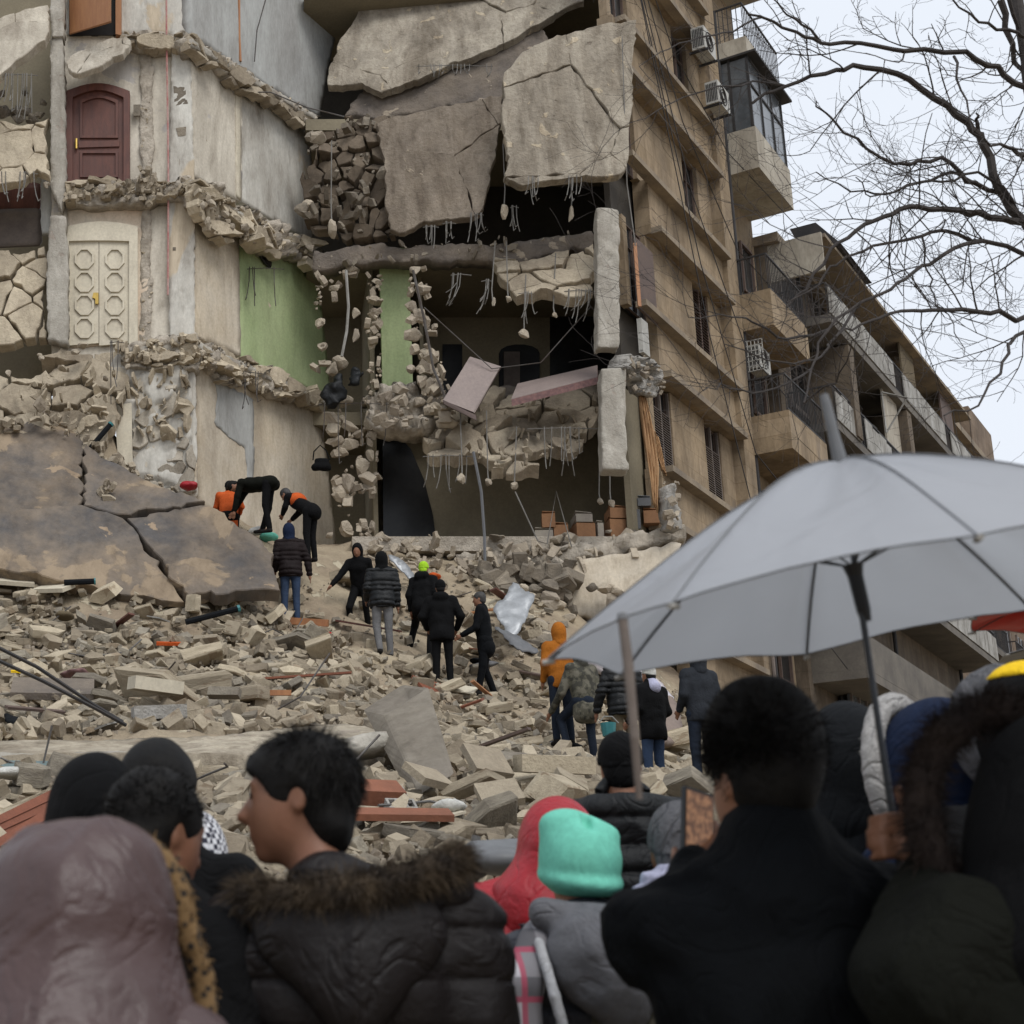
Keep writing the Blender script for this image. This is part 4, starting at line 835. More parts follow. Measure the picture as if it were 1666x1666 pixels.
# inside face of the facade's rooms
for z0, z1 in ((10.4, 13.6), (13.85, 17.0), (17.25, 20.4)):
    b = MB(); b.fb(.25, 4.2, -.55, -.42, z0 + .003, z1 - .003); b.build('partition', 'plaster_room' if z0 < 11 else 'room_shaded', wing)  # upper rooms take the wall copy with shade in its colour
# near-black panels painting the shade of doorways and openings on the back walls
def opening(px0, px1, py0, py1, Y, m='dark', top=None):
    p = [PY(px0, py1, Y), PY(px1, py1, Y), PY(px1, py0, Y), PY(px0, py0, Y)]
    if top: p = p[:2] + [PY(px1 - (px1 - px0) * .5 + (px1 - px0) * .5 * math.cos(a), py0 + (py1 - py0) * .12 - (py1 - py0) * .12 * math.sin(a), Y) for a in np.linspace(0, PI, 8)]
    return p
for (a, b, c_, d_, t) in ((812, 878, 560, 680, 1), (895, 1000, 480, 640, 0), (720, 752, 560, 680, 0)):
    MB().prism(opening(a, b, c_, d_, Yb - .06, top=t), (0, .05, 0)).build('doorway_shade_panel', 'dark', wing)
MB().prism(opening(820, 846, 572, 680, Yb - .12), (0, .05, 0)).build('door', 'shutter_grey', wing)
MB().prism([PY(*p, Yb - 1.4) for p in ((624, 905), (712, 905), (705, 840), (690, 780), (668, 730), (640, 700), (622, 690))], (0, .05, 0)).build('doorway_shade_panel', 'dark', wing)  # irregular black panel, painted shade of the lower opening
MB().prism([PY(*p, Yb - 1.3) for p in ((712, 905), (1060, 880), (1060, 650), (640, 640), (622, 690), (640, 700), (668, 730), (690, 780), (705, 840))], (0, .06, 0)).build('partition', 'plaster_room', wing)
# lower front wall under the boxes
def mid(name, pts, th, m, parent=None, **k):
    a = dict(cell=.08, amp=.05, jit=.5, seed=random.randint(1, 99)); a.update(k); return plate(name, pts, th, m, parent, **a)
mid('wall', [(920, 912, 30.9), (1000, 900, 30.9), (1110, 880, 30.9), (1110, 1000, 30.7), (930, 1000, 30.7)], .3, 'plaster_tan', wing, cell=.1, amp=.03)
mid('wall', [(750, 940, 31.0), (900, 915, 31.), (925, 920, 31.), (930, 1010, 30.6), (860, 1000, 30.6), (780, 960, 30.8)], .3, 'rough', wing, amp=.12, pieces=.5, pamp=.14, gap=.15)
mid('broken_floor_edge', [(740, 900, 31.4), (860, 890, 31.3), (960, 880, 31.2), (1060, 862, 31.1), (1112, 852, 31.0), (1118, 875, 31.0), (1000, 898, 31.1), (880, 915, 31.2), (760, 925, 31.3)], .4, 'rough', wing, amp=.08, pieces=.5, pamp=.06)
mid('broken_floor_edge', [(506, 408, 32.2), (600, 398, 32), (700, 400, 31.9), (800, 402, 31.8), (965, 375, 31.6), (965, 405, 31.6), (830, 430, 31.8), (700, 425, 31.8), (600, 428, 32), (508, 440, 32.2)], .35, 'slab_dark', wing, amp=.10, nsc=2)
mid('broken_floor_edge', [(590, 640, 32), (650, 622, 32), (690, 640, 31.8), (700, 690, 31.6), (640, 700, 31.8), (600, 690, 32)], .5, 'rough', wing, amp=.05, nsc=4, pieces=.4, pamp=.18, tilt=.5, rag_edge=.12)

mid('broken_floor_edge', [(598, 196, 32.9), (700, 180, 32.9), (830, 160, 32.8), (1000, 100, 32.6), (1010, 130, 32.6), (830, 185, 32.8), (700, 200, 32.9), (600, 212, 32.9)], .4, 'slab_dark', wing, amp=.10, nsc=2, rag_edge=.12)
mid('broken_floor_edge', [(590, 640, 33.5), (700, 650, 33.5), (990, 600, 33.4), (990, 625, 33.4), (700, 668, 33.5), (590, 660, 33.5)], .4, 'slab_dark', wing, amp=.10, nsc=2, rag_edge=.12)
for (x0_, y0_, x1_, y1_, hh_) in ((311, 62, 516, 188, 12), (318, 308, 516, 408, 12), (320, 556, 546, 656, 11)):
    side('floor_slab', [(x0_, y0_), (x1_, y1_), (x1_, y1_ + hh_ * .8), (x0_, y0_ + hh_)], .3, 'column', off=.30, cell=.07, jit=.4, amp=.015)
for (x0_, y0_, x1_, y1_) in ((196, 56, 312, 60), (108, 302, 318, 300), (196, 566, 322, 556)):
    front('floor_slab', [(x0_, y0_), (x1_, y1_), (x1_, y1_ + 11), (x0_, y0_ + 11)], 29.68, .3, 'column', cell=.07, jit=.4, amp=.015)
for kk_, (pix, off_, sz) in enumerate((([(311, 58), (390, 104), (500, 176), (516, 190), (502, 200), (450, 168), (390, 138), (311, 78)], .3, .30), ([(318, 292), (345, 300), (400, 338), (440, 362), (512, 398), (518, 414), (490, 420), (440, 410), (400, 392), (345, 372), (324, 345)], .42, .36), ([(320, 546), (345, 556), (420, 592), (530, 642), (545, 662), (500, 660), (400, 634), (345, 608), (320, 590)], .3, .32))):
    shards('broken_floor_edge', [sp(x_, y_, off_) for x_, y_ in pix], sz, .25, 'plaster_bits', bL, tilt=.35, off=.05, gap=.03, aspect=1.9, edge=.14, seed=60 + kk_, drop=.08)
for kk_, pix in enumerate(([(196, 52), (250, 50), (312, 57), (318, 74), (250, 80), (196, 68)], [(106, 298), (205, 296), (240, 284), (256, 298), (312, 288), (320, 312), (250, 322), (200, 318), (106, 330)], [(200, 562), (262, 548), (320, 546), (328, 572), (300, 592), (240, 590), (195, 580)])):
    shards('broken_floor_edge', [(x_, y_, 29.58) for x_, y_ in pix], .30, .25, 'plaster_bits', bL, tilt=.35, off=.05, gap=.03, aspect=2.0, edge=.14, seed=70 + kk_, drop=.08)
shards('broken_masonry', [(750, 915, 30.9), (925, 918, 30.9), (930, 1008, 30.5), (860, 1000, 30.5), (790, 965, 30.7)], .55, .3, 'shard_dark', wing, tilt=.2, off=.08, gap=.06, edge=.1, aspect=1.4, seed=80)
def scatter(pix, Yf, n, s0, s1, m='chunk', seed=1, parent=None, name='crumbled_masonry', jy=.12, label=None, flat=(.35, .8)):
    rg = np.random.default_rng(seed); lib = [slab_mesh(i + 60) for i in range(10)]; P2 = np.array(pix); Vs = []; Fs = []; tot = 0; k = 0
    while k < n:
        x = rg.uniform(P2[:, 0].min(), P2[:, 0].max()); y = rg.uniform(P2[:, 1].min(), P2[:, 1].max())
        if not pin(x, y, pix): continue
        k += 1; V, Fc = lib[int(rg.integers(10))]; s_ = s0 + (s1 - s0) * rg.random() ** 2; Y_ = (Yf(x, y) if callable(Yf) else Yf) + rg.uniform(-jy * .5, jy * .5)
        M_ = np.array(Matrix.Rotation(rg.uniform(0, 6.3), 3, 'X') @ Matrix.Rotation(rg.uniform(0, 6.3), 3, 'Y') @ Matrix.Rotation(rg.uniform(0, 6.3), 3, 'Z'))
        Vs.append((V * np.array([s_, s_ * rg.uniform(.6, 1), s_ * rg.uniform(*flat)])) @ M_.T + PY(x, y, Y_)); Fs += [tuple(q + tot for q in f) for f in Fc]; tot += len(V)
    return mesh(name, np.concatenate(Vs), Fs, m, parent, kind='stuff', label=label, cat=None if parent else 'rubble')
sY = lambda off: (lambda x, y: sp(x, y, off)[2])
scatter([(196, 54), (250, 54), (312, 60), (318, 74), (250, 72), (196, 66)], 29.72, 46, .04, .20, 'plaster_bits', 1, bL, flat=(.2, .5))
scatter([(106, 298), (210, 298), (245, 285), (256, 300), (312, 290), (322, 312), (240, 322), (106, 328)], 29.55, 100, .04, .26, 'plaster_bits', 2, bL, flat=(.2, .5))
scatter([(225, 268), (256, 268), (262, 318), (236, 340), (222, 318)], 29.6, 29, .06, .3, 'plaster_bits', 32, bL)
scatter([(190, 562), (262, 550), (320, 548), (330, 570), (322, 590), (240, 590), (190, 580)], 29.62, 79, .04, .28, 'plaster_bits', 3, bL, flat=(.2, .5))
scatter([(230, 600), (300, 602), (310, 640), (305, 700), (270, 720), (225, 700), (222, 650), (190, 630)], 29.72, 63, .05, .5, 'plaster_bits', 4, bL, flat=(.08, .2), jy=.04)
scatter([(228, 78), (246, 75), (246, 270), (250, 556), (230, 556), (232, 300)], 29.95, 50, .03, .12, 'plaster_bits', 5, bL, jy=.03)
scatter([(311, 58), (390, 108), (500, 180), (515, 192), (500, 200), (395, 134), (311, 76)], sY(.25), 63, .04, .22, 'plaster_bits', 6, bL, flat=(.2, .4))
scatter([(318, 300), (345, 302), (400, 340), (440, 375), (448, 410), (420, 398), (380, 385), (340, 375), (322, 340)], sY(.45), 63, .05, .26, 'plaster_bits', 7, bL, flat=(.3, .7))
scatter([(420, 352), (510, 400), (516, 415), (490, 418), (440, 402)], sY(.4), 33, .05, .26, 'plaster_bits', 17, bL, flat=(.2, .5))
scatter([(320, 548), (345, 560), (420, 596), (530, 645), (545, 660), (500, 656), (400, 630), (345, 606), (320, 586)], sY(.3), 71, .04, .28, 'plaster_bits', 8, bL, flat=(.2, .5))
scatter([(20, 640), (100, 600), (190, 592), (205, 640), (175, 700), (168, 745), (110, 720), (60, 690)], 29.15, 71, .08, .4, 'plaster_bits', 9, bL, flat=(.06, .16), name='fallen_wall_stones', jy=.05)
scatter([(515, 440), (580, 436), (585, 470), (540, 490), (535, 600), (512, 600)], 32.2, 25, .08, .34, 'rock', 12, wing)
scatter([(597, 440), (622, 440), (620, 640), (598, 640)], 32.1, 50, .06, .30, 'rock', 13, wing)
scatter([(662, 430), (690, 430), (712, 560), (745, 680), (705, 690), (680, 640)], 31.5, 79, .06, .38, 'rock', 14, wing)
scatter([(535, 670), (615, 655), (618, 900), (575, 905), (545, 800)], 32.2, 63, .08, .45, 'rock', 15, wing, flat=(.25, .5))
scatter([(500, 215), (610, 195), (620, 375), (560, 385), (495, 366)], 31.85, 46, .08, .5, 'rock_dark', 16, wing, flat=(.2, .4), jy=.05)
scatter([(590, 645), (650, 628), (690, 645), (700, 685), (640, 698), (605, 685)], 31.4, 37, .06, .36, 'rock', 17, wing)
scatter([(665, 660), (790, 660), (968, 630), (972, 690), (930, 735), (850, 760), (800, 762), (780, 738), (700, 738)], lambda x, y: 33.0 - (y - 640) / 110 * 2.1 - .12, 84, .08, .38, 'plaster_bits', 18, wing, flat=(.10, .22), name='fallen_floor_stones', jy=.05)
scatter([(1008, 600), (1020, 575), (1050, 578), (1075, 600), (1090, 634), (1070, 648), (1040, 640)], 30.2, 25, .05, .28, 'rock', 20, wing)
scatter([(1080, 785), (1104, 785), (1114, 862), (1086, 860)], 30.5, 21, .05, .24, 'rock', 21, wing)
scatter([(560, 880), (700, 870), (760, 900), (1100, 860), (1115, 885), (900, 930), (760, 945), (600, 930)], lambda x, y: 31.3 - (y - 890) / 50 * .6, 176, .06, .5, 'rock', 22, wing, jy=.3, flat=(.15, .4))
scatter([(560, 196), (820, 168), (820, 180), (640, 205), (560, 212)], 32.4, 33, .08, .3, 'rock_dark', 23, wing)
scatter([(508, 400), (965, 378), (965, 405), (700, 424), (508, 436)], 31.7, 46, .05, .30, 'rock_dark', 24, wing, flat=(.1, .3))
scatter([(750, 915), (925, 918), (930, 1008), (860, 1000), (790, 965)], 30.6, 67, .12, .9, 'rock_dark', 25, wing, flat=(.2, .4))
scatter([(0, 690), (70, 655), (200, 750), (318, 812), (330, 830), (200, 775), (70, 680), (0, 708)], 28.95, 54, .05, .4, 'plaster_bits', 26, None, label='stone crumbs along the upper edge of the fallen roof sheet', flat=(.2, .5))
# ---- hanging slabs
def hang(label, pts, th, m, **k):
    a = dict(cell=.07, amp=.05, jit=.55, seed=random.randint(1, 99)); a.update(k); o = plate('hanging_slab', pts, th, m, None, label=label, cat='concrete slab', **a); return o
s1 = shards('hanging_slab', [(820, 118, 30.6), (850, 85, 30.6), (900, 62, 30.6), (955, 45, 30.6), (1036, 30, 30.6), (1030, 90, 30.5), (1024, 200, 30.4), (1020, 270, 30.3), (1008, 284, 30.3), (960, 287, 30.3), (900, 292, 30.3), (850, 302, 30.3), (822, 288, 30.3), (818, 200, 30.4)], 3.0, .22, 'shard_slab', None, label='large pale concrete slab hanging vertically beside the tan facade corner', cat='concrete slab', tilt=0.012, off=0.006, gap=0.006, edge=0.035, seed=4)
s2 = shards('hanging_slab', [(612, 200, 32), (680, 180, 32), (750, 166, 31.9), (818, 152, 31.8), (804, 260, 31.6), (790, 320, 31.5), (780, 345, 31.5), (740, 355, 31.5), (690, 358, 31.5), (650, 376, 31.5), (635, 370, 31.5), (628, 280, 31.8)], 2.4, .22, 'shard_brown', None, label='brown dusty slab hanging left of the large pale one', cat='concrete slab', tilt=0.02, off=0.01, gap=0.007, edge=0.05, seed=9)
s3 = shards('hanging_slab', [(508, 210, 32.8), (560, 196, 32.6), (632, 188, 32.3), (640, 280, 32.1), (640, 378, 31.9), (560, 385, 32.1), (520, 372, 32.3), (492, 362, 32.4), (490, 300, 32.6)], 0.38, .3, 'shard_dark', None, label='dark crumbling stone masonry panel between the white wall and the brown slab', cat='concrete slab', tilt=0.25, off=0.07, gap=0.05, edge=0.1, seed=13)
s4 = shards('hanging_slab', [(533, 138, 33.0), (545, 90, 33.2), (572, 40, 33.3), (600, -40, 33.6), (700, -150, 34), (960, -150, 33.4), (950, 0, 32.6), (900, 25, 32.4), (868, 42, 32.4), (800, 80, 32.4), (740, 100, 32.5), (680, 130, 32.6), (620, 150, 32.7), (590, 135, 32.8)], 2.6, .2, 'shard_slab', None, label='topmost ochre slab sloping down towards the left corner', cat='concrete slab', tilt=0.015, off=0.008, gap=0.007, edge=0.05, seed=21)
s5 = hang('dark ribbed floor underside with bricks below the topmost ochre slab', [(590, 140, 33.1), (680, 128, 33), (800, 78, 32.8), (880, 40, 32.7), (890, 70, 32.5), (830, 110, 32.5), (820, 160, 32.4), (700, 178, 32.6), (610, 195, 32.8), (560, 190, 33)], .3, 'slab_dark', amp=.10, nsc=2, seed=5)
s6 = shards('hanging_slab', [(805, 418, 31.8), (880, 420, 31.6), (965, 395, 31.4), (968, 440, 31.0), (950, 475, 30.9), (920, 480, 30.9), (880, 468, 31.0), (840, 478, 31.0), (826, 455, 31.3)], 0.5, .3, 'plaster_bits', None, label='thick broken ceiling slab jutting out above the dark lower room', cat='concrete slab', tilt=0.1, off=0.03, gap=0.03, edge=0.1, seed=8, aspect=1.8)
s7 = shards('hanging_slab', [(655, 640, 33), (700, 670, 32.6), (790, 650, 32.8), (880, 640, 33), (965, 610, 33.2), (972, 650, 32.6), (968, 690, 32), (930, 735, 31.2), (890, 745, 31.1), (850, 760, 31), (800, 762, 31), (785, 735, 31.4), (740, 742, 31.4), (700, 738, 31.5), (690, 700, 32)], 0.55, .28, 'plaster_bits', None, label='sagging floor slab of cracked pale pieces below the grey cabinet', cat='concrete slab', tilt=0.22, off=0.06, gap=0.05, edge=0.14, seed=30, aspect=1.4, drop=0.04)
shards('hanging_slab', [(110, 110, 29.4), (130, 82, 29.5), (160, 68, 29.6), (205, 60, 29.6), (212, 72, 29.5), (200, 88, 29.3), (160, 108, 29.2), (125, 118, 29.2)], 1.2, .14, 'shard_white', None, label='curved pale ledge slab tilting above the maroon door', cat='concrete slab', tilt=0.03, off=0.01, gap=0.01, edge=0.1, seed=6)
shards('hanging_slab', [(-200, 60, 29.0), (0, 30, 29.2), (40, 14, 29.4), (78, 8, 29.5), (80, 52, 29.2), (60, 72, 29.1), (0, 122, 28.8), (-200, 200, 28.4)], 1.8, .22, 'shard_white', None, label='upper of the two pale slabs hanging at the left frame edge', cat='concrete slab', tilt=0.015, off=0.008, gap=0.006, edge=0.05, seed=3)
shards('hanging_slab', [(-200, 200, 29.6), (0, 196, 29.6), (30, 205, 29.6), (80, 192, 29.6), (80, 285, 29.3), (60, 275, 29.3), (40, 292, 29.2), (0, 300, 29.2), (-200, 320, 29.2)], 0.8, .22, 'plaster_bits', None, label='lower of the two pale slabs hanging at the left frame edge', cat='concrete slab', tilt=0.03, off=0.015, gap=0.012, edge=0.06, seed=12)
shards('hanging_slab', [(-200, 420, 29.9), (0, 410, 29.9), (72, 400, 29.9), (74, 548, 29.6), (0, 560, 29.5), (-200, 570, 29.5)], 0.62, .3, 'plaster_bits', None, label='cracked stone masonry panel left of the cream double door', cat='concrete slab', tilt=0.05, off=0.03, gap=0.05, edge=0.06, seed=17)
shards('hanging_slab', [(-300, 600, 29.7), (0, 610, 29.6), (40, 620, 29.6), (100, 575, 29.75), (200, 570, 29.75), (205, 640, 29.6), (175, 700, 29.3), (170, 748, 29.2), (120, 745, 29.1), (60, 700, 29.1), (0, 715, 29), (-300, 715, 29)], 0.6, .3, 'plaster_bits', None, label='leaning mass of cracked beige wall under the left doors', cat='concrete slab', tilt=0.16, off=0.07, gap=0.05, edge=0.1, seed=19, aspect=1.5)
# great mud-covered roof sheet draped on the pile
rl_ = [(-400, 690, 29.3), (0, 688, 29.3), (70, 660, 29.4), (190, 752, 29.3), (250, 790, 29.3), (318, 815, 29.2), (400, 865, 28.9), (445, 905, 28.4), (455, 965, 27.6), (350, 970, 27.3), (250, 968, 27.1), (130, 950, 27.0), (60, 935, 26.9), (-400, 935, 26.9)]
shards('fallen_roof', [(x_, y_, Y_ - .7) for x_, y_, Y_ in rl_], 2.6, .22, 'bitumen', None, tilt=.045, off=.07, gap=.05, aspect=1.3, edge=.07, jag=.035, seed=47, label='huge fallen roof sheet covered in mud and dark felt lying on the pile', cat='roof slab')
scatter([(170, 780), (185, 790), (160, 860), (130, 890), (60, 935), (50, 925), (120, 880), (150, 850)], 27.9, 60, .05, .28, 'plaster_bits', 90, None, label='stones lodged in the long crack across the fallen roof sheet', flat=(.2, .5))
# corner debris of the facade
hang('jagged chunk of pale cornice at the broken facade corner', [(1008, 600, 30.2), (1020, 575, 30.2), (1050, 578, 30.3), (1075, 600, 30.6), (1088, 632, 30.9), (1070, 645, 30.8), (1045, 640, 30.5), (1030, 615, 30.3)], .4, 'rough_grey', seed=2, amp=.04, nsc=5, pieces=.45, pamp=.16, gap=.06, tilt=.5, cell=.045, rag_edge=.12)
hang('broken pale masonry stump beside the curtain end', [(1082, 790, 30.6), (1100, 785, 30.7), (1108, 830, 30.7), (1112, 860, 30.7), (1090, 858, 30.6), (1086, 830, 30.6)], .35, 'rough_grey', seed=22, amp=.12, nsc=3, cell=.05)
# two broken concrete columns hanging at the corner
def conc_col(label, p0, p1, w, Y0, Y1, seed):
    P, Q = PY(*p0, Y0), PY(*p1, Y1); L = Q - P; n = 26; b = SDF(np.minimum(P, Q) - .5, np.maximum(P, Q) + .5, .04); ll = np.linalg.norm(L); d = L / ll
    x = np.cross(d, (0, 1, 0)); x /= np.linalg.norm(x); y = np.cross(x, d); X_, Y_, Z_ = b._g((slice(None),) * 3)
    a = [(X_ - P[0]) * v[0] + (Y_ - P[1]) * v[1] + (Z_ - P[2]) * v[2] for v in (d, x, y)]
    D = np.maximum.reduce([np.abs(a[1]) - w, np.abs(a[2]) - w * .8, -a[0], a[0] - ll]); b.d = D.astype(np.float32)
    b.near(lambda q: .03 * fbm(q * 5, 3, seed) + .05 * np.clip(fbm(q * 2.5, 3, seed + 4), 0, 1), .1)
    V, Fc = b.nets(); return mesh('concrete_column', V, Fc, 'column', None, smooth=False, label=label, cat='column')
conc_col('upper broken concrete column standing free at the open corner', (986, 345), (988, 572), .235, 30.6, 30.5, 3)
conc_col('lower broken concrete column dangling below the other at the corner', (994, 604), (998, 770), .25, 30.3, 30.2, 8)
# ---------------------------------------------------------------- street facade with its bands of windows
SILL = [8.6 + 3.38 * k for k in range(7)]
wl = MB(); ld = MB(); wl2 = MB()
starts = [0.0, 1.15, .5, 0.0, 0.0, 0.0, 0.0]
for k, zs in enumerate(SILL):
    t0 = [0.9, .95, .15, 0.0, .15, 0., 0.][k]; t0b = [.9, 1.3, 1.4, .0, .1, 0., 0.][k]
    zt = zs + 2.08; zn = zs + 3.38
    MB().fb(t0b, 6.1, -.35, 0, zt, zn).build('wall', 'lime', wing)                              # spandrel
    MB().fb(t0b, 6.1, 0.002, .24, zt - .02, zt + .12).build('ledge', 'ledge', wing); MB().fb(t0, 6.1, 0.002, .24, zs - .13, zs).build('ledge', 'ledge', wing)
    w1, w2 = (t0 + .22, t0 + 1.25), (4.25, 5.25)
    for a, b in ((t0, w1[0]), (w1[1], w2[0]), (w2[1], 6.1)): MB().fb(a, b, -.34, -.16, zs + .002, zt - .022).build('wall_panel', 'lime', wing) if b > a + .01 else None
    for (a, b) in (w1, w2):
        ww = MB(); ww.fb(a + .003, b - .003, -.36, -.30, zs + .002, zt - .022); wo = ww.build('window', 'dark', wing)
        fr = MB()
        for (c_, d_, e, g_) in ((a, a + .05, zs, zt), (b - .05, b, zs, zt), ((a + b) / 2 - .02, (a + b) / 2 + .02, zs + .05, zt - .05), (a + .05, b - .05, zt - .09, zt - .03), (a + .05, b - .05, zs + .01, zs + .06), (a + .05, b - .05, zt - .6, zt - .55)): fr.fb(c_ + .004, d_ - .004, -.30, -.25, e + .01, g_ - .03)
        fr.build('frame', 'shutter', wo)
        if (k, a) in ((1, w1[0]), (1, w2[0]), (2, w2[0])) or k == 0:
            sh = MB()
            for i in range(26):
                z = zs + .06 + i * (1.45 / 26) * (1.35 if k != 1 else 1)
                if z < zt - .1: sh.hexa([FW(t, p, zz) for (zz, pp) in ((z, -.20), (z + .05, -.235)) for t, p in ((a + .06, pp), (a + .06, pp + .02), (b - .06, pp + .02), (b - .06, pp))])
            for c_, d_ in ((a + .01, a + .06), (b - .06, b - .01), ((a + b) / 2 - .03, (a + b) / 2 + .03)): sh.fb(c_, d_, -.24, -.19, zs + .01, zt - .05)
            sh.build('shutter', 'shutter_grey' if k == 1 else 'shutter', wing)
MB().fb(1.9, 6.1, -.35, .0, 5.2, 8.47).build('lower_wall', 'lime', wing)
MB().fb(6.1, 6.85, -.4, .12, 0, 33).build('pier', 'lime', wing)
# opened shutter leaf on the broken side and the orange board
MB().fb(.25, 1.2, .02, .07, 15.2, 16.85).build('shutter', 'shutter', wing)
def fboard(label, name, m, a, b, w, cat):
    P, Q = PY(*a), PY(*b); x = np.array([w, 0, 0]); return MB().hexa([P - x, P + x, P + x + (0, .05, 0), P - x + (0, .05, 0), Q - x, Q + x, Q + x + (0, .05, 0), Q - x + (0, .05, 0)]).build(name, m, None, label=label, cat=cat)
fboard('thin orange wooden batten standing at the broken facade edge', 'batten', 'wood_orange', (1041, 498, 30.6), (1033, 395, 30.7), .035, 'batten')
# bay with doors, windows and balconies
by = MB(); by.fb(6.85, 9.85, -.6, -.30, 0, 33); by.build('bay_wall', 'lime', wing)
for z in (14.7, 18.0, 11.3, 21.3, 8.):
    d = MB().fb(7.1, 8.0, -.30, -.27, z, z + 2.3).build('balcony_door', 'dark', wing); MB().fb(7.08, 7.16, -.27, -.2, z, z + 2.3).fb(7.95, 8.03, -.27, -.2, z, z + 2.3).fb(7.16, 7.95, -.27, -.2, z + 2.24, z + 2.3).build('frame', 'shutter', d)
    d = MB().fb(8.5, 9.3, -.30, -.27, z + .8, z + 2.2).build('window', 'dark', wing); MB().fb(8.45, 8.5, -.27, -.2, z + .8, z + 2.2).fb(9.3, 9.35, -.27, -.2, z + .8, z + 2.2).fb(8.5, 9.3, -.27, -.2, z + .8, z + .86).fb(8.5, 9.3, -.27, -.2, z + 2.14, z + 2.2).build('frame', 'shutter', d)
def balcony(t0, t1, z, p, parent, m='lime', solid=0., rail=1., slab=.18, railm='iron', panels=None):
    b = MB().fb(t0, t1, -.30, p, z - slab, z); o = b.build('balcony', m, parent)
    if solid: MB().fb(t0, t1, p - .1, p + .003, z + .002, z + solid).fb(t0, t0 + .1, -.29, p - .1, z + .002, z + solid).fb(t1 - .1, t1, -.29, p - .1, z + .002, z + solid).build('parapet', m, o)
    if rail:
        q = MB(); z1 = z + solid + rail; zb = z + solid
        q.fb(t0, t1, p - .06, p - .02, z1 - .04, z1); q.fb(t0 + .0, t0 + .04, -.29, p - .06, z1 - .04, z1); q.fb(t0 + .04, t1, p - .06, p - .02, zb + .04, zb + .07)
        n = int((t1 - t0) / .13)
        for i in range(n + 1): t = t0 + (t1 - t0 - .02) * i / n; q.fb(t, t + .018, p - .05, p - .032, zb, z1 - .04)
        for i in range(9): pp = -.28 + (p + .2) * i / 9; q.fb(t0 + .01, t0 + .03, pp, pp + .018, zb, z1 - .04)
        q.build('railing', railm, o)
    if panels:
        t = t0
        rgp = np.random.default_rng(int(z * 10))
        while t < t1 - .5:
            w = rgp.uniform(.5, 1.1)
            if rgp.random() < .85: MB().fb(t, min(t + w - .04, t1), p + .0, p + .03, z + .02, z + panels * rgp.uniform(.9, 1.05)).build('rail_panel', 'white_rail', o)
            t += w
    return o
balcony(6.9, 9.8, 18.0, .85, wing, solid=0., rail=.95, slab=.95)
balcony(6.9, 9.9, 14.85, 1.0, wing, solid=0., rail=.95, slab=.95)
balcony(6.9, 9.9, 11.4, 1.0, wing, rail=.95, slab=.5)
o = balcony(7.0, 9.75, 21.5, .85, wing, m='render_pale', solid=.95, rail=0, slab=.2)
g_ = MB(); gl = MB()
for t in (7.02, 7.9, 8.8, 9.68): g_.fb(t, t + .06, .76, .82, 22.45, 24.5)
for p in (-.25, .3): g_.fb(7.02, 7.06, p, p + .06, 22.45, 24.5)
g_.fb(7.02, 9.74, .76, .82, 24.44, 24.5).fb(7.02, 9.74, .76, .82, 23.7, 23.76).fb(7.02, 9.74, .76, .83, 22.452, 22.50).fb(7.02, 7.06, -.2, .76, 23.7, 23.76); go = g_.build('glazing_frame', 'iron', o)
gl.fb(7.05, 9.7, .78, .79, 22.5, 24.44).fb(7.035, 7.045, -.24, .76, 22.46, 24.44); gl.build('pane', 'glass', go)
MB().fb(6.95, 9.95, -.25, 1.05, 24.5, 24.56).build('awning', 'iron', o)
balcony(6.95, 9.8, 25.0, .85, wing, m='render_pale', solid=0., rail=1.0, slab=.45)
balcony(6.95, 9.8, 28.2, .85, wing, m='render_pale', solid=0., rail=1.0, slab=.45)
MB().fb(0, 6.1, -.3, -.10, 25.9, 29).fb(0., 6.1, .0, .2, 29, 29.2).build('upper_wall', 'render_pale', wing)
# downpipe and cable
MB().tube([FW(6.98, .1, 4), FW(6.98, .1, 26)], .05, 8).build('downpipe', 'iron', wing)
MB().tube([FW(6.5, .2, 4), FW(6.5, .2, 12.4)], .05, 8).build('downpipe', 'shutter_grey', wing)
# air conditioners
def ac(t, p, z, label, cage=False, w=.8, d=.32, h=.6):
    r = thing('air_conditioner', label, 'air conditioner', FW(t + w / 2, p + d / 2, z), 0, 'air conditioners on the facade')
    MB().fb(t, t + w, p, p + d, z, z + h).build('casing', 'acwhite', r)
    q = MB(); c = FW(t + w * .42, p + d + .012, z + h * .5)
    for rr_ in (.24, .17, .10): q.tube([c + (S2 * math.cos(a) + np.array([0, 0, 1]) * math.sin(a)) * rr_ for a in np.linspace(0, 2 * PI, 17)], .012, 5, cap=False)
    q.build('fan_grille', 'iron', r)
    q = MB()
    for i in range(7): q.fb(t - .012, t - .002, p + .03 + i * .04, p + .05 + i * .04, z + .06, z + h - .06)
    q.build('side_vent', 'iron', r)
    for a_ in (t + .05, t + w - .1): MB().fb(a_, a_ + .05, p - .1, p + d + .05, z - .05, z - .002).build('bracket', 'iron', r)
    if cage:
        q = MB()
        for i in range(6): q.fb(t - .06, t - .045, p - .04 + i * .09, p - .02 + i * .09, z - .1, z + h + .1)
        for i in range(7): q.fb(t - .06, t - .045, p - .04, p + .43, z - .1 + i * .13, z - .08 + i * .13)
        q.build('cage', 'acwhite', r)
ac(4.6, .22, 23.55, 'upper white air conditioner on the facade left of the glazed balcony')
ac(5.2, .25, 22.35, 'lower white air conditioner on the facade left of the glazed balcony')
ac(7.15, .2, 22.9, 'grey air conditioner in front of the glazed balcony end')
ac(7.0, .1, 16.1, 'caged air conditioner on the wall below the first open balcony', True)
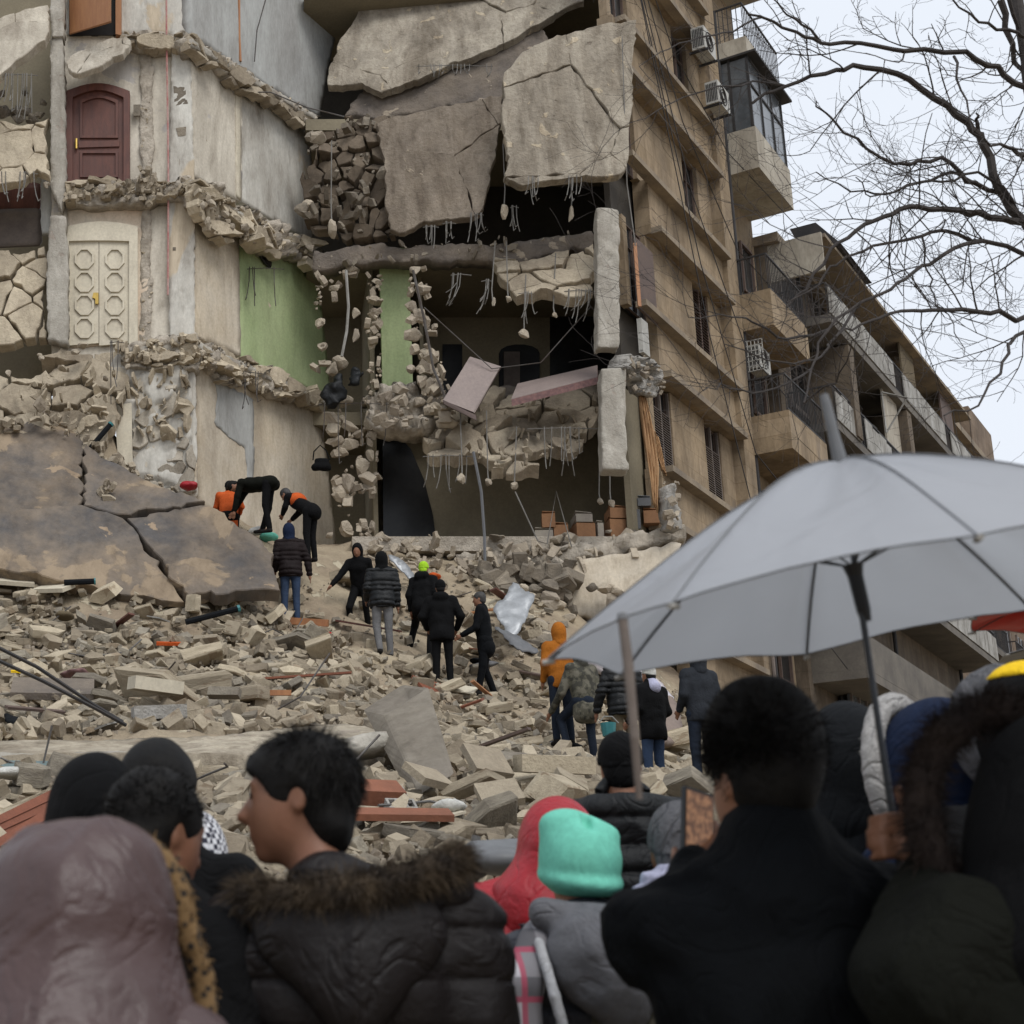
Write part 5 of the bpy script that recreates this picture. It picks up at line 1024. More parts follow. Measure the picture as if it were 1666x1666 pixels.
# broken roller frame at the corner
ra = thing('radiator', 'small white ribbed radiator hanging at the broken corner', 'radiator', FW(-.05, .1, 13.9)); q = MB()
for i in range(6): q.fb(-.12 + i * .06, -.075 + i * .06, .1, .2, 14.1, 14.85)
q.fb(-.12, .24, .11, .19, 14.12, 14.16).build('ribs', 'acwhite', ra)
# curtains
def curtain(label, pts, m, Y):
    cu = [PY(*p, Y) for p in pts[0]]; cr = [PY(*p, Y) for p in pts[1]]; n = 24; V = []; 
    for i in range(n + 1):
        u = i / n; j = u * (len(cu) - 1); a = int(min(j, len(cu) - 2)); w = j - a; L_ = cu[a] * (1 - w) + cu[a + 1] * w; R_ = cr[a] * (1 - w) + cr[a + 1] * w
        for k in range(13): f_ = k / 12; P = L_ * (1 - f_) + R_ * f_; V.append(P + np.array([0, .06 * math.sin(k * 1.9 + i * .25) - .02, 0]))
    Fc = [(i * 13 + k, i * 13 + k + 1, (i + 1) * 13 + k + 1, (i + 1) * 13 + k) for i in range(n) for k in range(12)]
    o = mesh('curtain', V, Fc, m, None, smooth=True, label=label, cat='curtain'); md = o.modifiers.new('s', 'SOLIDIFY'); md.thickness = .012; return o
curtain('long orange curtain hanging from the broken corner room', [[(1038, 640), (1046, 700), (1055, 770), (1062, 820)], [(1050, 648), (1062, 700), (1072, 760), (1070, 835)]], 'curtain', 30.9)
curtain('narrow second orange curtain strip beside the louvred shutter', [[(1062, 700), (1068, 740), (1076, 765)], [(1070, 712), (1078, 745), (1084, 775)]], 'curtain', 31.1)

# ---------------------------------------------------------------- neighbouring buildings down the street
def far_building(label, t0, t1, ztop, m, floors, win, p=0., depth=9, balc=None, roof='iron', bay=3.0, z0w=0):
    r = thing('apartment_building', label, 'building', FW((t0 + t1) / 2, -depth / 2, 0), 0, 'apartment buildings along the street')
    w = MB().fb(t0, t1, p - depth, p, 0, ztop).build('wall', m, r)
    MB().fb(t0 - .1, t1 + .1, p - depth, p + .35, ztop + .002, ztop + .25).build('roof', 'ledge', r)
    n = max(1, int((t1 - t0) / bay))
    for z in floors:
        for i in range(n):
            a = t0 + (i + .28) * (t1 - t0) / n; b = t0 + (i + .72) * (t1 - t0) / n
            wd = MB().fb(a, b, p + .002, p + .03, z + .8, z + 2.4).build('window', win, r)
            MB().fb(a - .08, b + .08, p + .002, p + .12, z + .68, z + .8).fb((a + b) / 2 - .03, (a + b) / 2 + .03, p + .03, p + .06, z + .8, z + 2.4).fb(a - .08, a, p + .003, p + .08, z + .8, z + 2.4).fb(b, b + .08, p + .003, p + .08, z + .8, z + 2.4).build('frame', 'shutter_grey', wd)
    for bt0, bt1, bz, bp, solid, rail, pan in (balc or []): balcony(bt0, bt1, bz, p + bp, r, m='soffit', solid=solid, rail=rail, railm='iron', panels=pan, slab=.22)
    return r
for t, z, m_ in ((7.4, 18.1, 'khaki'), (8.3, 18.05, 'plastic_grey'), (7.6, 14.95, 'white_hat'), (8.8, 14.95, 'wood_brown')):
    pass
for i in range(5): 
    q = [FW(.3 + i * .1, .12 + .02 * i, 26 - i * .3), FW(3 + i * .2, .3, 22.6 - i * 1.7), FW(6.2, .35, 21.5 - i * 2.6), FW(10, .9, 20.8 - i * 2.9)]
    MB().tube(q, .012, 4).build('cable', 'iron', None, label='black cable strung along the tan facade ledges', cat='cable', group='cables strung along the facade')
b2 = far_building('long brown apartment block with white panelled balconies and flat dark roof', 9.9, 27.6, 20.6, 'lime2', [2, 5.3, 8.6, 11.9, 15.6, 18.5], 'dark',
    balc=[(10.4, 22.5, 15.6, 1.2, .0, 1.0, .85), (10.4, 27.4, 18.5, 1.3, 0, .9, .8), (10.4, 27.4, 12.3, 1.2, .0, 1., .8), (10.2, 27.0, 9.2, 1.3, .9, 0., None)], bay=2.9)
MB().fb(10.6, 27.5, .36, 1.35, 20.75, 20.85).build('roof_canopy', 'ledge', b2)
MB().fb(10.0, 10.08, -.3, 1.4, 19.55, 20.62).build('corrugated_panel', 'render_pale', b2)
MB().hexa([FW(t, p_, z) for z in (20.9, 21.7) for t, p_ in ((11.6, .5 if z < 21 else .2), (11.6, 1.5 if z < 21 else .9), (14.6, 1.5 if z < 21 else .9), (14.6, .5 if z < 21 else .2))]).build('awning', 'iron', b2)
for z in (3.0, 6.4): MB().fb(12, 27, .3, .36, z, z + 2.6).build('shop_glazing', 'glass', b2)
q = MB()
for i in range(22): q.fb(12 + i * .7, 12.06 + i * .7, .36, .42, 2.8, 9.1)
q.fb(12, 27.4, .3, .45, 5.7, 6.2).build('glazing_bars', 'shutter_grey', b2)
for i in range(5): MB().fb(12 + i * 3, 12.5 + i * 3, .1, 1.28, 15.65, 18.2).build('partition', 'lime2', b2) if i % 2 == 0 else None
q = MB().tube([FW(15.3, 1.25, 16.7), FW(15.3, 1.9, 17.6), FW(15.3, 1.25, 17.9)], .03, 5); q.tube([FW(15.3, 1.25, 16.7), FW(15.3, 1.25, 17.9)], .03, 5).build('awning_arm', 'white_rail', b2)
for t, p, z, lab in ((12.5, .1, 13.6, 'air conditioner low on the brown block'), (17.5, .1, 17.2, 'air conditioner in the middle of the brown block'), (20.5, .1, 14.4, 'air conditioner right of the white panels of the brown block')): ac(t, p, z, lab)
for i, (t, z) in enumerate(((11.5, 12.4), (16.0, 15.7), (19.0, 18.6), (22.5, 12.4), (24.0, 18.6))): MB().fb(t, t + 1.6, 1.05, 1.1, z + .9, z + 2.6).build('hanging_screen', ['shutter_grey', 'render_pale', 'khaki', 'plastic_grey', 'shutter'][i], b2)
for t in (12.2, 18.4, 26.8): MB().tube([FW(t, .12, 2), FW(t, .12, 20.5)], .06, 8).build('downpipe', 'iron', b2)
far_building('ochre stone building with tall arched windows beyond the brown block', 27.7, 37.5, 21.6, 'lime3', [2, 5.6, 9.4, 13.2, 17.], 'dark', bay=2.0, balc=[(28.5, 31.5, 17., .9, 0, .9, None), (28.5, 31.5, 13.2, .9, 0, .9, None), (33, 36.5, 17., .9, 0, .9, None), (33, 36.5, 13.2, .9, 0, .9, None)])
far_building('farthest sandstone building at the right frame edge', 37.6, 75, 18.5, 'lime3', [2, 5.6, 9.4, 13.0], 'dark', bay=2.6)
MB().fb(33.3, 37.3, -3, .3, 21.9, 23.3).build('roof_room', 'lime3', bpy.data.objects['apartment_building.003'])
def dish(label, t, p, z, r=.45):
    o = thing('satellite_dish', label, 'satellite dish', FW(t, p, z), 0, 'satellite dishes on the roofs'); c = FW(t, p, z + .9); d = np.array([.2, -.75, .62]); d /= np.linalg.norm(d); a = np.cross(d, (0, 0, 1)); a /= np.linalg.norm(a); b = np.cross(d, a); V = [c]; Fc = []
    for k in range(1, 5):
        for j in range(16): V.append(c + r * k / 4 * (math.cos(j * PI / 8) * a + math.sin(j * PI / 8) * b) + d * .25 * r * (k / 4) ** 2)
    for j in range(16): Fc.append((0, 1 + j, 1 + (j + 1) % 16))
    for k in range(3):
        for j in range(16): Fc.append((1 + k * 16 + j, 17 + k * 16 + j, 17 + k * 16 + (j + 1) % 16, 1 + k * 16 + (j + 1) % 16))
    m_ = mesh('dish', V, Fc, 'soffit', o, smooth=True); m_.modifiers.new('s', 'SOLIDIFY').thickness = .02
    MB().tube([FW(t, p, z), c], .03, 6).build('mast', 'iron', o); MB().tube([c, c + d * r * .9], .015, 5).build('feed_arm', 'iron', o)
dish('satellite dish on the roof edge above the white balconies', 29.5, .0, 21.9); dish('satellite dish on the far right roof end', 39.5, .2, 18.8, .6)

# ---------------------------------------------------------------- stones, rebar and furniture in the open rooms
def stone(px, py, Y, wpx, hpx=None, dark=False, label='', seed=None, group='loose stones hanging in the opened rooms'):
    w = wpx / F_ * Y; h = (hpx or wpx) / F_ * Y; i = (seed if seed is not None else random.randint(0, 99)); me = (ROCKD if dark else ROCKS)[i % (5 if dark else 9)]
    return put(me, 'stone', PY(px, py, Y), (w * 1.05, w * 1.0, h * 1.15), (random.uniform(-.2, .2), random.uniform(-.15, .15), random.uniform(0, 6)), label, 'stone', group)
G1 = 'stones stacked up beside the green wall'; L1 = 'rough grey stone in the ragged column of stones left of the dark opening'
for (x, y, w, h) in ((565, 445, 26, 20), (545, 468, 22, 20), (521, 500, 24, 26), (523, 528, 28, 28), (524, 580, 30, 34), (540, 610, 30, 24), (556, 640, 26, 22), (575, 500, 16, 30), (577, 545, 20, 40), (558, 590, 26, 30), (598, 462, 20, 18), (610, 480, 18, 26), (612, 520, 18, 34), (606, 560, 20, 34), (604, 596, 22, 28), (598, 622, 26, 20),
                   (540, 700, 38, 40), (560, 690, 24, 26), (572, 720, 26, 30), (556, 740, 30, 26), (590, 690, 20, 40), (608, 745, 26, 24), (548, 795, 42, 54), (572, 800, 36, 60), (565, 850, 42, 46), (600, 780, 22, 30), (606, 820, 24, 26), (604, 850, 22, 26), (582, 765, 26, 30), (598, 715, 24, 28), (540, 870, 24, 20), (585, 880, 34, 20), (555, 660, 24, 20), (545, 745, 22, 26)):
    if random.random() < .75: stone(x + random.uniform(-9, 9), y + random.uniform(-9, 9), 32.2, w * random.uniform(.7, 1.5), h * random.uniform(.8, 1.4), label=L1, group=G1)
for (x, y, w, h) in ((675, 440, 20, 18), (682, 468, 22, 22), (672, 500, 26, 26), (684, 520, 24, 26), (676, 548, 30, 30), (690, 575, 30, 30), (694, 600, 34, 32), (700, 632, 40, 40), (712, 668, 34, 28), (735, 690, 32, 24), (668, 600, 20, 22), (680, 655, 26, 24)):
    stone(x, y, 31.6, w * 1.2, h * 1.2, label='pale stone in the slanting string of rubble right of the green wall', group='stones heaped along the slanting room edge')
for (x, y, w, h) in ((820, 342, 20, 42), (929, 348, 14, 38), (853, 543, 20, 28), (827, 487, 14, 16), (903, 512, 12, 14), (795, 785, 18, 18), (837, 792, 18, 18), (752, 778, 18, 26), (994, 818, 14, 22), (976, 815, 12, 16), (802, 492, 7, 26), (540, 372, 22, 50)):
    o = stone(x, y, 30.8, w * 1.1, h * 1.1, label='lump of concrete dangling on a wire in front of the dark rooms', group='concrete lumps dangling on wires')
    MB().tube([PY(x + random.uniform(-4, 4), y - h - random.uniform(60, 110), 31.2), PY(x + random.uniform(-3, 3), y - h * .8, 31), PY(x, y, 30.8)], .012, 4).build('wire', 'rebar_pale', None, label='thin wire carrying a dangling concrete lump', cat='wire', group='wires carrying dangling lumps')
G3 = 'broken pieces fallen along the sagging floors'; 
for i in range(3):
    x = random.uniform(690, 965); y = 655 + random.uniform(0, 95) * (1 - abs(x - 820) / 400); w = random.uniform(18, 44)
    stone(x, y, 33 - (y - 650) / 95 * 1.9 - .15, w, w * .5, label='pale broken piece lying on the sagging cracked floor', group=G3)
for i in range(42):
    x = random.uniform(575, 1110); y = 905 + random.uniform(-28, 45) - (x - 575) * .03; w = random.uniform(14, 42)
    stone(x, y, 31.2 - (y - 900) / 45 * .5, w, w * .6, dark=(x > 760 and random.random() < .4), label='grey rubble stone along the foot of the opened rooms', group='rubble stones at the foot of the opened rooms')
for i in range(26):
    x = random.uniform(840, 1000); y = random.uniform(950, 1075); w = random.uniform(26, 52)
    P = onter(x, y); stone(x, y, min(P[1], 30.4), w, w * .75, dark=random.random() < .55, label='dark angular block in the heap left of the umbrella', group='dark blocks heaped left of the umbrella')
for i in range(6):
    x = random.uniform(490, 640); y = random.uniform(205, 385); stone(x, y, 31.9, random.uniform(16, 40), dark=random.random() < .7, label='dark stone bulging from the dark masonry panel', group='dark stones in the dark masonry panel')
for (x, y, w, h) in ((330, 335, 16, 26), (343, 330, 26, 26), (338, 362, 20, 36), (368, 350, 26, 22), (378, 370, 18, 28), (400, 372, 26, 24), (418, 392, 26, 26), (438, 400, 24, 22), (505, 405, 26, 26), (395, 340, 20, 18), (330, 575, 18, 22), (375, 598, 24, 20), (400, 612, 24, 18), (497, 420, 20, 16)):
    p = sp(x, y, .55); stone(x, y, p[2], w * .85, h * .85, label='broken stone bulging from the split floor edge of the cream corner wall', group='stones along the split floor edges')
for i in range(12):
    x = random.uniform(-20, 215); y = random.choice([random.uniform(575, 625), random.uniform(296, 320), random.uniform(560, 590)]); stone(x, y, 29.35, random.uniform(12, 34), random.uniform(10, 20), label='pale stone lying on a broken floor edge below the interior doors', group='stones below the interior doors')
for i in range(12): stone(random.uniform(0, 75), random.uniform(150, 200), 30.2, random.uniform(16, 34), dark=True, label='shaded stone in the gap between the two left slabs', group='shaded stones between the left slabs')  # dark stone colour paints in the shade of the gap
# rebar bundles
def rebars(label, x0, x1, y, L, Y, n=8, m='rebar_pale', drift=0, g='bent reinforcement bars hanging from broken slabs'):
    q = MB(); rg = np.random.default_rng(int(x0 * 7 + y))
    for i in range(n):
        x = rg.uniform(x0, x1); l = L * rg.uniform(.5, 1.1); b = rg.uniform(-8, 8) + drift; pts = [(x, y - 6), (x + b * .1, y + l * .35), (x + b * .5, y + l * .75), (x + b, y + l)]
        if rg.random() < .5: pts.append((x + b + rg.uniform(2, 6), y + l - 4))
        q.tube([PY(px, py, Y - rg.uniform(0, .2) - k * .03) for k, (px, py) in enumerate(pts)], .0095, 4)
    q.tube([PY(x0 - 2, y - 2, Y), PY((x0 + x1) / 2, y - 4, Y), PY(x1 + 2, y - 2, Y)], .0095, 4)
    q.build('bent_rebar', m, None, label=label, cat='steel bars', group=g)
for a in (('pale steel bars hanging under the left end of the brown slab', 690, 712, 372, 30, 31.5, 5), ('pale steel bars hanging under the middle of the brown slab', 722, 740, 366, 30, 31.5, 5), ('pale steel bars hanging under the right end of the brown slab', 760, 785, 352, 40, 31.5, 7),
          ('steel bars under the left part of the large pale slab', 858, 876, 292, 44, 30.4, 5), ('steel bars under the right part of the large pale slab', 925, 948, 290, 40, 30.4, 6), ('single thin bars under the dark void edge', 832, 842, 340, 50, 31, 4),
          ('bars drooping in the room above the tilted cabinet', 735, 765, 450, 45, 31.2, 5, 'rebar_pale', -14), ('bars drooping under the jutting ceiling slab', 785, 800, 460, 50, 31.2, 5, 'rebar_pale', -10), ('bars splayed under the jutting ceiling slab near the column', 920, 965, 476, 46, 30.9, 8, 'rebar_pale', -12), ('bars hanging by the small dangling lump', 845, 865, 480, 44, 30.9, 4),
          ('curved bars hanging under the upper left slab', 0, 60, 125, 70, 29, 12, 'rebar_pale', -6), ('curved bars hanging under the lower left slab', 0, 60, 285, 50, 29.3, 9), ('bars dangling under the sagging floor left part', 690, 770, 745, 60, 31.2, 7), ('bars dangling under the sagging floor right part', 860, 980, 700, 70, 31.0, 8),
          ('short bars in the row under the topmost slab', 680, 800, 110, 16, 32.4, 12), ('bent dark bars on the green wall', 400, 460, 440, 55, 31.6, 4, 'rebar'), ('bars poking out by the tan lower wall', 395, 425, 610, 55, 30.8, 4, 'rebar'), ('dark bars crossing the cracked masonry by the buried door', 180, 200, 560, 90, 29.4, 3, 'rebar'), ('dark bars hanging in front of the stone columns', 520, 640, 660, 90, 31.8, 5, 'rebar')): rebars(*a)
for lab, pts, Y, r_, m_ in (('long pale cable falling from the sagging floor to the heap', [(770, 735), (783, 800), (788, 870), (790, 960)], 30.8, .03, 'plastic_grey'), ('thin looped wire under the dangling lumps', [(838, 800), (875, 880), (890, 885), (905, 800), (930, 890)], 30.8, .015, 'rebar_pale'),
                    ('white hanging hose in the stone column', [(563, 440), (567, 500), (564, 540), (556, 580)], 31.6, .03, 'white_rail'), ('tangled wire by the green wall edge', [(672, 440), (690, 520), (705, 600), (730, 660)], 31.3, .03, 'rebar'), ('wire sagging across the opened room', [(690, 500), (800, 600), (880, 590), (960, 500)], 31.2, .012, 'rebar'), ('rope running down the tan facade', [(1012, 60), (1020, 300), (1034, 400)], 30.4, .012, 'rebar_pale'),
                    ('dark cable over the white slab wall', [(400, 150), (440, 150), (500, 175), (560, 190)], 31.3, .015, 'rebar'), ('thin green cable on the grey wall', [(432, 0), (418, 50), (414, 100)], 31.6, .015, 'rebar')):
    MB().tube([PY(x, y, Y) for x, y in pts], r_, 5).build('cable', m_, None, label=lab, cat='cable')
# ---------------------------------------------------------------- furniture and boxes
def obx(name, m, c, w, d, h, yaw=0, pitch=0, roll=0, parent=None, **k):
    Rm = rotm(yaw, pitch, roll); return MB().obox(c, Rm @ np.array([w / 2, 0, 0]), Rm @ np.array([0, d / 2, 0]), Rm @ np.array([0, 0, h / 2])).build(name, m, parent, **k)
cb = thing('cabinet', 'tilted mauve grey cabinet teetering on the sagging floor', 'cabinet', PY(765, 680, 31.6))
P = [PY(*p) for p in ((720, 652, 31.0), (772, 672, 30.9), (815, 596, 31.3), (765, 580, 31.4))]; back = np.array([.12, .75, .25]) * .75
MB().hexa([P[0], P[1], P[1] + back, P[0] + back, P[3], P[2], P[2] + back, P[3] + back]).build('carcass', 'cab', cb)
n_ = np.cross(P[1] - P[0], P[3] - P[0]); n_ /= np.linalg.norm(n_); n_ = n_ if n_[1] < 0 else -n_
MB().hexa([P[0] + (P[1] - P[0]) * .03 + n_ * .004, P[0] + (P[1] - P[0]) * .97 + n_ * .004, P[1] * .97 + P[0] * .03 + n_ * .02, P[0] * .97 + P[1] * .03 + n_ * .02, P[3] * .98 + P[0] * .02 + n_ * .004, P[2] * .98 + P[1] * .02 + n_ * .004, P[2] * .97 + P[1] * .03 + n_ * .02, P[3] * .97 + P[0] * .03 + n_ * .02]).build('door', 'cab', cb)
MB().hexa([PY(720, 650, 30.95), PY(774, 675, 30.85), PY(774, 675, 30.85) + back, PY(720, 650, 30.95) + back, PY(722, 657, 30.97), PY(775, 684, 30.87), PY(775, 684, 30.87) + back, PY(722, 657, 30.97) + back]).build('plinth', 'cab_dark', cb)
bd_ = thing('bed', 'flat mauve bed base with ragged floral edge on the sagging floor', 'bed', PY(900, 655, 31.6))
a_, b_, c_, d_ = PY(832, 648, 30.9), PY(972, 612, 30.9), PY(972, 594, 31.7), PY(842, 624, 31.8); dn = np.array([0, 0, -.10])
MB().hexa([a_ + dn * .2, b_ + dn * .2, c_ + dn * .2, d_ + dn * .2, a_, b_, c_, d_]).build('top', 'cab', bd_)
MB().hexa([a_ + dn * 1.7, b_ + dn * 1.7, c_ + dn * 1.7, d_ + dn * 1.7, a_ + dn * .22, b_ + dn * .22, c_ + dn * .22, d_ + dn * .22]).build('fabric_edge', 'fabric_floral', bd_)
for x, y, w, h, m_, lab in ((884, 880, 30, 26, 'box_pale', 'pale carton at the left end of the row of boxes'), (912, 874, 24, 32, 'cardboard', 'brown box beside the pale carton'), (892, 852, 22, 24, 'cardboard', 'dark brown box stacked on the pale carton'), (948, 872, 32, 34, 'cardboard', 'wide brown box in the middle of the box row'), (972, 870, 10, 30, 'box_pale', 'narrow cream box standing in the row'), (946, 848, 28, 14, 'box_pale', 'printed pale box on the wide brown box'),
                         (1000, 864, 28, 30, 'cardboard', 'brown carton right of the narrow cream box'), (1004, 840, 34, 18, 'cardboard', 'open brown carton stacked on another carton'), (1032, 850, 14, 34, 'plastic_grey', 'grey plastic bin in the box row'), (1058, 846, 26, 22, 'cardboard', 'rightmost brown carton beside the curtain'), (1046, 822, 22, 14, 'plastic_grey', 'small grey box on top of the rightmost carton')):
    r = thing('carton', lab, 'box', PY(x, y + h / 2, 31.9)); wm, hm_ = w / F_ * 32, h / F_ * 32; c = PY(x, y, 31.9); rz = random.uniform(-.15, .15)
    obx('body', m_, c, wm, .5, hm_, rz, parent=r); obx('flap', m_, c + np.array([0, -.05, hm_ / 2 + .02]), wm * .98, .3, .012, rz, .25, .1, parent=r)
ab = SDF(PY(525, 770, 31.4) - .5, PY(525, 770, 31.4) + .5, .03); hb = PY(523, 756, 31.4); ab.cap(hb + (-.12, 0, -.05), hb + (.12, 0, -.05), .09, .09, .02); ab.cap(hb + (-.10, 0, .08), hb + (.10, 0, .08), .05, .05, .05); ab.near(lambda P: .03 * fbm(P * 7, 3, 3)); V, Fc = ab.nets()
hbg = thing('handbag', 'black handbag hanging from the stones beside the white lower wall', 'handbag', hb); mesh('bag', V, Fc, 'black', hbg, smooth=True)
MB().tube([hb + np.array(v) for v in ((-.17, 0, .1), (-.15, 0, .28), (-.02, 0, .42), (.1, 0, .3), (.17, 0, .1))], .014, 5).build('strap', 'black', hbg)
for lab, x, y, w, h, m_ in (('black plastic sheet bunched up in the stone column', 545, 640, 50, 46, 'black'), ('black bag stuffed beside the green wall foot', 575, 625, 26, 22, 'black')):
    c = PY(x, y, 31.7); Z = SDF(c - .6, c + .6, .035); Z.ell(c, (w / F_ * 13, .15, h / F_ * 14), None, .02); Z.ell(c + (.1, 0, .22), (.1, .1, .16), None, .1); Z.near(lambda P: .16 * fbm(P * 4, 4, int(x)), .16); V, Fc = Z.nets(); mesh('plastic_bag', V, Fc, 'black_puffer', None, label=lab, cat='plastic bag')
# things lying on the slope
def board(lab, x, y, w, l, m_, yaw, pitch, roll=0, th=.04, name='board', cat='board', lift=.12):
    P = onter(x, y); return obx(name, m_, P + np.array([0, 0, lift]), w, l, th, yaw, pitch, roll, label=lab, cat=cat)
board('brown cupboard door leaning on the mud covered roof sheet', 342, 935, .36, .62, 'wood_red', R(35), -R(62), 0, .05, 'cupboard_door', 'door', .3)
board('long pale plank lying across the rubble below the roof sheet', 310, 970, 2.2, .16, 'wood_cream', R(14), -R(10), -R(6), .05, 'plank', 'plank', .15)
board('orange topped board with maroon side under the brown jacket man', 495, 1030, .85, .14, 'wood_orange', -R(12), -R(10), R(6), .12, 'bed_rail', 'board', .2)
board('maroon cloth bundle beside the orange board', 510, 1038, .6, .2, 'canopy_red', 0, 0, .1, .12, 'cloth_bundle', 'cloth', .05)
board('square brown tile leaning near the concrete duct', 703, 1128, .55, .5, 'wood_red', R(20), -R(35), .2, .05, 'wood_sheet', 'wood sheet', .1)
board('orange plastic strip in the middle of the rubble', 278, 1068, .45, .1, 'vest', R(5), -R(20), 0, .05, 'plastic_strip', 'strip', .2)
board('orange wooden bar beside the upright stone block', 415, 1158, .95, .09, 'wood_orange', 0, -R(5), 0, .07, 'wooden_bar', 'bar', .25)
board('small red hollow brick pile at the left foot of the roof sheet', 72, 940, .45, .2, 'brick', .2, 0, 0, .22, 'hollow_brick', 'brick', .2)
board('red hollow brick beside the brick pile', 100, 945, .3, .2, 'brick', -.3, .2, 0, .2, 'hollow_brick', 'brick', .2)
board('left red brick of the pile at the roof sheet foot', 40, 942, .3, .2, 'brick', .5, .3, 0, .14, 'hollow_brick', 'brick', .2)
board('rusty red panel lying behind the fur hood', 655, 1392, .75, .22, 'brick', .1, -R(20), 0, .05, 'rusty_sheet', 'sheet metal', .3)
board('brown drum lid poking out behind the boy', 612, 1340, .42, .26, 'brick', .3, -R(30), 0, .25, 'crate', 'crate', .2)
board('yellow scrap near the left frame edge', 26, 1122, .16, .1, 'yellow', .2, -.3, 0, .03, 'scrap', 'scrap', .25)
board('white cut stone block resting on top of another', 252, 1170, .62, .42, 'wood_cream', R(18), -R(8), R(4), .16, 'stone_block', 'stone block', .42)
board('grey cut stone block under the white one', 258, 1190, .62, .4, 'rough_grey', R(10), -R(6), -R(4), .16, 'stone_block', 'stone block', .22)
board('dark flat slab with pale rim at the left of the slope', 85, 1152, 1.05, .75, 'slab_dark', .1, -R(26), 0, .09, 'stone_slab', 'stone slab', .25)
board('upright grey stone wedge by the orange bar', 365, 1165, .42, .12, 'chunk2', -.5, -R(70), .2, .12, 'stone_slab', 'stone slab', .3)
board('bright cream slab at the far left edge of the slope', 18, 972, .7, .5, 'wood_cream', .3, -R(28), 0, .07, 'stone_slab', 'stone slab', .3)
board('second bright cream slab near the left edge', 88, 985, .6, .45, 'wood_cream', -.5, -R(25), .1, .07, 'stone_slab', 'stone slab', .3)
board('long cream slab beside the red hood', 905, 1305, .75, .22, 'chunk', R(15), -R(6), 0, .16, 'stone_slab', 'stone slab', .35)
board('long white slab beside the man in the slate hoodie', 1118, 1245, .9, .35, 'wood_cream', -R(24), -R(18), R(14), .13, 'stone_slab', 'stone slab', .35)
board('large square cream slab tilted left of the red hood', 795, 1300, .42, .36, 'chunk', .4, -R(48), .1, .07, 'stone_slab', 'stone slab', .35)
board('second square cream slab low beside the fur hood', 700, 1320, .42, .30, 'chunk', .7, -R(35), .1, .07, 'stone_slab', 'stone slab', .3)
board('third pale square slab above the red hood', 815, 1352, .35, .30, 'chunk', .2, -R(40), -.2, .07, 'stone_slab', 'stone slab', .3)
for i, (x, y, w_) in enumerate(((636, 1330, .30), (652, 1352, .26))):
    r = thing('hollow_block', ('upper', 'lower')[i] + ' grey hollow concrete block near the foot of the duct', 'concrete block', onter(x, y)); c = onter(x, y) + np.array([0, 0, .16]); Rm = rotm(.2, -R(35)) * .85; q = MB()
    for dx in (-.13, -.045, .045, .13): q.obox(c + Rm @ np.array([dx, 0, 0]), Rm @ (.012, 0, 0), Rm @ (0, .07, 0), Rm @ (0, 0, .09))
    for dy in (-.08, .08): q.obox(c + Rm @ np.array([0, dy, 0]), Rm @ (.143, 0, 0), Rm @ (0, .012, 0), Rm @ (0, 0, .088))
    q.build('shell', 'rough_grey', r)
# long concrete slab edge and duct
plate('long_slab', [(-300, 1206, 17.6), (0, 1206, 17.6), (300, 1200, 17.7), (560, 1178, 18.0), (632, 1188, 17.6), (610, 1208, 16.2), (420, 1226, 15.9), (0, 1228, 15.8), (-300, 1228, 15.8)], .32, 'slab_yellow', None, cell=.09, amp=.04, jit=.3, seed=50, rag_edge=.02, label='long flat concrete slab with a thick pale edge across the lower slope', cat='concrete slab')
fe = [(-300, 1226, 15.8), (0, 1224, 15.8), (420, 1224, 15.8), (540, 1205, 15.9), (634, 1188, 16.), (634, 1212, 16.), (560, 1226, 15.9), (420, 1262, 15.8), (200, 1266, 15.8), (0, 1268, 15.8), (-300, 1266, 15.8)]
plate('beam', fe, .3, 'column', None, cell=.06, amp=.015, jit=.3, seed=51, rag_edge=.015, label='thick concrete edge beam of the long slab above the dark haired heads', cat='concrete beam')
du = thing('concrete_duct', 'hollow square concrete duct leaning across the rubble', 'concrete duct', onter(690, 1290))
T0 = [PY(p[0], p[1], p[2] - .9) for p in ((590, 1156, 17.8), (628, 1164, 17.2), (700, 1120, 17.5), (655, 1114, 18.1))]; T1 = [PY(p[0], p[1], p[2] - .9) for p in ((650, 1268, 16.2), (684, 1292, 15.5), (740, 1258, 15.8), (712, 1240, 16.5))]
q = MB(); n8 = 9; ringp = []
def rr4(Q, k):
    c = sum(Q) / 4; return [c + (p - c) * k for p in Q]
for s_ in np.linspace(0, 1, n8): ringp.append([a * (1 - s_) + b * s_ for a, b in zip(T0, T1)])
def rnd(Q):          # rounded corners
    o = []
    for i in range(4):
        a, b, c = Q[i - 1], Q[i], Q[(i + 1) % 4]; o += [b + (a - b) * .10, b + (a - b) * .03 + (c - b) * .03, b + (c - b) * .07]
    return o
V = []; Fc = []; K = 12
for Q in ringp: V += rnd(Q)
for Q in ringp: V += rnd(rr4(Q, .84))
for i in range(n8 - 1):
    for j in range(K):
        a, b = i * K + j, i * K + (j + 1) % K; Fc.append((a, a + K, b + K, b)); o = n8 * K; Fc.append((a + o, b + o, b + K + o, a + K + o))
for j in range(K):
    for base in (0, (n8 - 1) * K): a, b = base + j, base + (j + 1) % K; Fc.append((a, b, b + n8 * K, a + n8 * K))
mesh('duct_wall', V, Fc, 'duct', du)
rgd = np.random.default_rng(31); kk = 0
